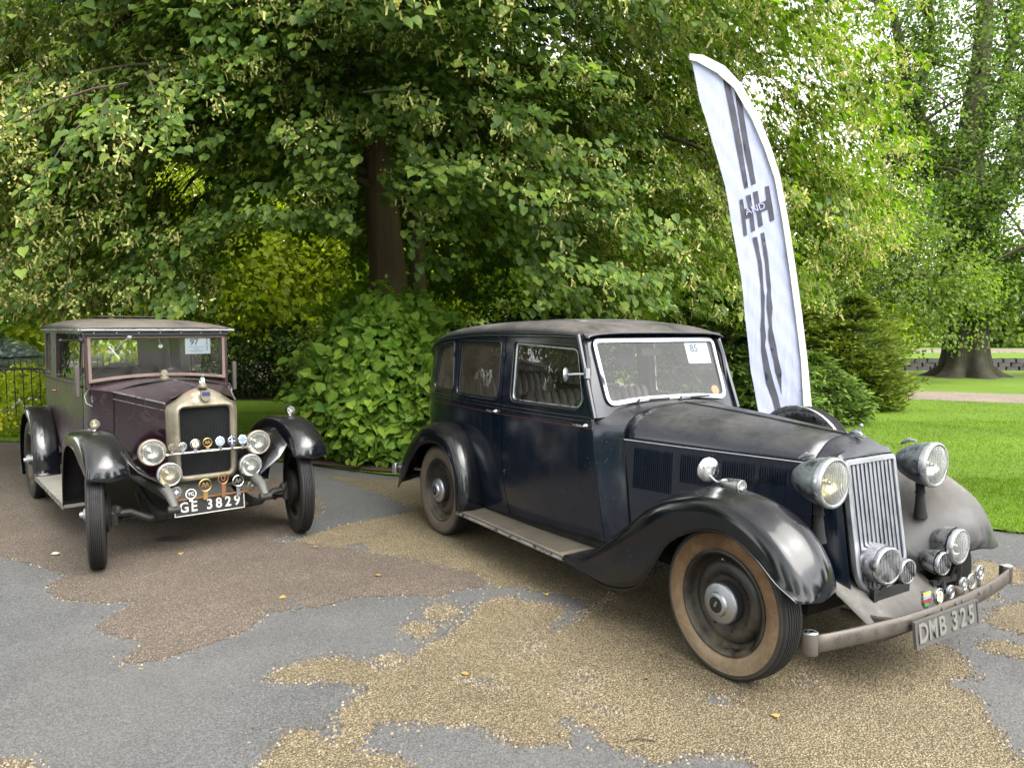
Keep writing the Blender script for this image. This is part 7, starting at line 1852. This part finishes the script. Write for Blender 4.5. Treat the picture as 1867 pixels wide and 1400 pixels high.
def flower_patch(name, label, base, n, col, h, spread, seed, cat, leafm='lf_bg'):
    r = np.random.default_rng(seed); root = empty(name, base, 0, label, cat)
    p = r.normal(size=(n, 3)) * np.array(spread); p[:, 2] = np.abs(r.normal(size=n)) * h * .5 + .03
    obj('foliage', leaves_mesh('foliage', p, r.normal(size=(n, 3)) + np.array([0, 0, .7]), r.normal(size=(n, 3)) + np.array([0, 0, .6]), .08 * (.6 + .8 * r.random(n)), LEAF4, LF4, M[leafm]), root, 'stuff')
    m = n // 2; q = r.normal(size=(m, 3)) * np.array(spread); q[:, 2] = h * (.4 + .6 * r.random(m))
    mt = leaf_mat('petals_' + name, [col, tuple(min(1, c * 1.3) for c in col)], .3, .6, (1, 1, 1), .2)
    obj('flowers', leaves_mesh('flowers', q, r.normal(size=(m, 3)), r.normal(size=(m, 3)) + np.array([0, -.5, .8]), .055 * (.6 + .8 * r.random(m)), LEAF4, LF4, mt), root, 'stuff')
flower_patch('yellow_leaved_plant', 'small yellow leaved plant in front of the crowd barrier at the left edge', (-7.65, 11.15, 0), 160, (.75, .68, .05), .38, (.12, .10, .1), 51, 'plant', 'lf_bg')
flower_patch('pale_flower_bed', 'patch of pale lilac flowers behind the crowd barriers', (-9.0, 12.4, 0), 700, (.62, .58, .72), .45, (.8, .25, .1), 52, 'flower bed')

def parked():
    """dark estate car standing beyond the railings, nose to the right"""
    root = empty('parked_car', (-13.55, 16.0, 0), -.10, 'dark green modern parked car half hidden behind leaves at the far left', 'car')
    pm = dusty_paint('dark_green_paint', (.010, .020, .016), amount=.1, rough=.12, side=.05, coat=.8)
    prof = [(0, .35), (0, .78), (.12, .92), (.5, .98), (.75, 1.38), (1.1, 1.47), (2.2, 1.48), (2.75, 1.40), (3.45, 1.00), (4.25, .86), (4.45, .70), (4.48, .40), (4.2, .28), (.2, .28)]
    secs = []
    for y, sx, sz in ((-.86, .97, .0), (-.88, 1, 0), (-.80, 1, 0)): pass
    rows = []
    P = catmull(prof + [prof[0]], 4)
    for y in (-.88, -.86, -.70, -.35, 0, .35, .70, .86, .88):
        k = max(0, abs(y) - .6) / .28
        rows.append([(x * (1 - .03 * k) + .06 * k, y * (1 - .16 * max(0, (z - .95) / .5)), z - (.03 * k if z > .9 else 0)) for x, _, z in [(p[0], 0, p[1]) for p in P]])
    b = MB(); b.grid(rows); b.add([rows[0][i] for i in range(len(P))], [tuple(range(len(P)))]); b.add([rows[-1][i] for i in range(len(P))], [tuple(range(len(P)))[::-1]]); b.build('body', pm, root, smooth=40)
    gl = M['plateblack']; gl2 = simple('tinted_glass', (.02, .03, .035), .04, 0, .1, 5, 0, coat=1)
    ysd = lambda z: .88 * (1 - .16 * max(0, (z - .95) / .5)) + .004
    for s in (1, -1):
        for poly in (rpoly([(.85, 1.03), (1.05, 1.36), (1.75, 1.40), (1.78, 1.03)], .04), rpoly([(1.86, 1.03), (1.83, 1.40), (2.55, 1.38), (3.05, 1.06)], .04)):
            b = MB(); b.prism(poly, lambda x, z, d: (x, s * (ysd(z) + d), z), -.01, .004); b.build('side_window', gl2, root)
    b = MB(); b.prism([(-.62, 1.04), (.62, 1.04), (.52, 1.37), (-.52, 1.37)], lambda y, z, d: (3.43 - (z - 1.0) * 1.72 + d + .012, y, z + .022), -.004, .006); b.build('windscreen', gl2, root)
    for x in (.85, 3.65):
        for s in (1, -1): wheel(root, (x, s * .78, .31), .31, .21, .10, s, 'plain', tan=False)
    for s in (1, -1):
        b = MB(); b.lathe([(.10, 0), (.09, .02), (0, .03)], (4.42, s * .62, .68), (1, 0, 0), 16); b.build('headlight', M['reflector'], root)
    b = MB(); b.box((2.95, -.93, 1.05), (.10, .14, .09)); b.build('door_mirror', pm, root, bevel=.02)
parked()

# fallen bits on the paving
leafm = leaf_mat('fallen_yellow_leaf', [(.42, .30, .08), (.30, .20, .06)], .1, .7, (1, 1, 1), .2)
LEAFPOS = ['at the far left on the brown gravel behind the tyre', 'on the gravel just right of the maroon car far wheel', 'on brown gravel between the two cars', 'nearest the front tyre of the dark blue saloon', 'in the middle of the tan gravel patch', 'below the running board of the dark blue saloon', 'on brown gravel left of the twin dark spots', 'under the front of the dark saloon running board', 'on brown gravel left of the dark saloon rear wheel', 'in the shade below the maroon car bumper', 'on tan gravel below the saloon front wheel near the photo edge', 'beside the base of the leafy bush']
lm0 = near_leaf('fallen_leaf', leafm, .6)
rr_ = random.Random(4)
for k, (u, v) in enumerate([(24, 935), (560, 868), (575, 1000), (1175, 1238), (846, 1233), (995, 1085), (520, 1090), (1120, 1120), (690, 1052), (330, 1010), (1420, 1310), (620, 866)]):
    d = np.array([(u - 933.5) / 1363.77, 1, -(v - 700) / 1363.77]); cp, sp_ = math.cos(PITCH), math.sin(PITCH)
    w_ = np.array([d[0], cp * d[1] + sp_ * d[2], -sp_ * d[1] + cp * d[2]]); t_ = -CAMH / w_[2]
    o = bpy.data.objects.new('fallen_leaf', lm0); COL.objects.link(o); o.location = (w_[0] * t_, w_[1] * t_, .012); s_ = rr_.uniform(.022, .04); o.scale = (s_, s_, s_); o.rotation_euler = (rr_.uniform(-.2, .2), rr_.uniform(-.2, .2), rr_.uniform(0, 6))
    tag(o, 'small dry yellow leaf ' + LEAFPOS[k], 'fallen leaf', 'dry yellow leaves scattered on the paving')
for (x, y, lb) in ((-3.31, 5.32, 'small pale stone lying left of the maroon car front tyre'), ):
    b = MB(); b.lathe([(0, -.008), (.02, -.004), (.024, .004), (.012, .012), (0, .013)], (0, 0, 0), (0, 0, 1), 8, sx=1.3); o = b.build('pebble', simple('pale_pebble', (.42, .40, .34), .8), None, smooth=70); o.location = (x, y, .012); tag(o, lb, 'stone')
stick = MB(); stick.tube([(0, 0, 0), (.05, .012, .004), (.11, -.004, 0)], .003, 5); o = stick.build('twig', M['bark'], None); o.location = (.46, 2.86, .008); tag(o, 'thin dry twig lying on the grey asphalt in the foreground', 'twig')
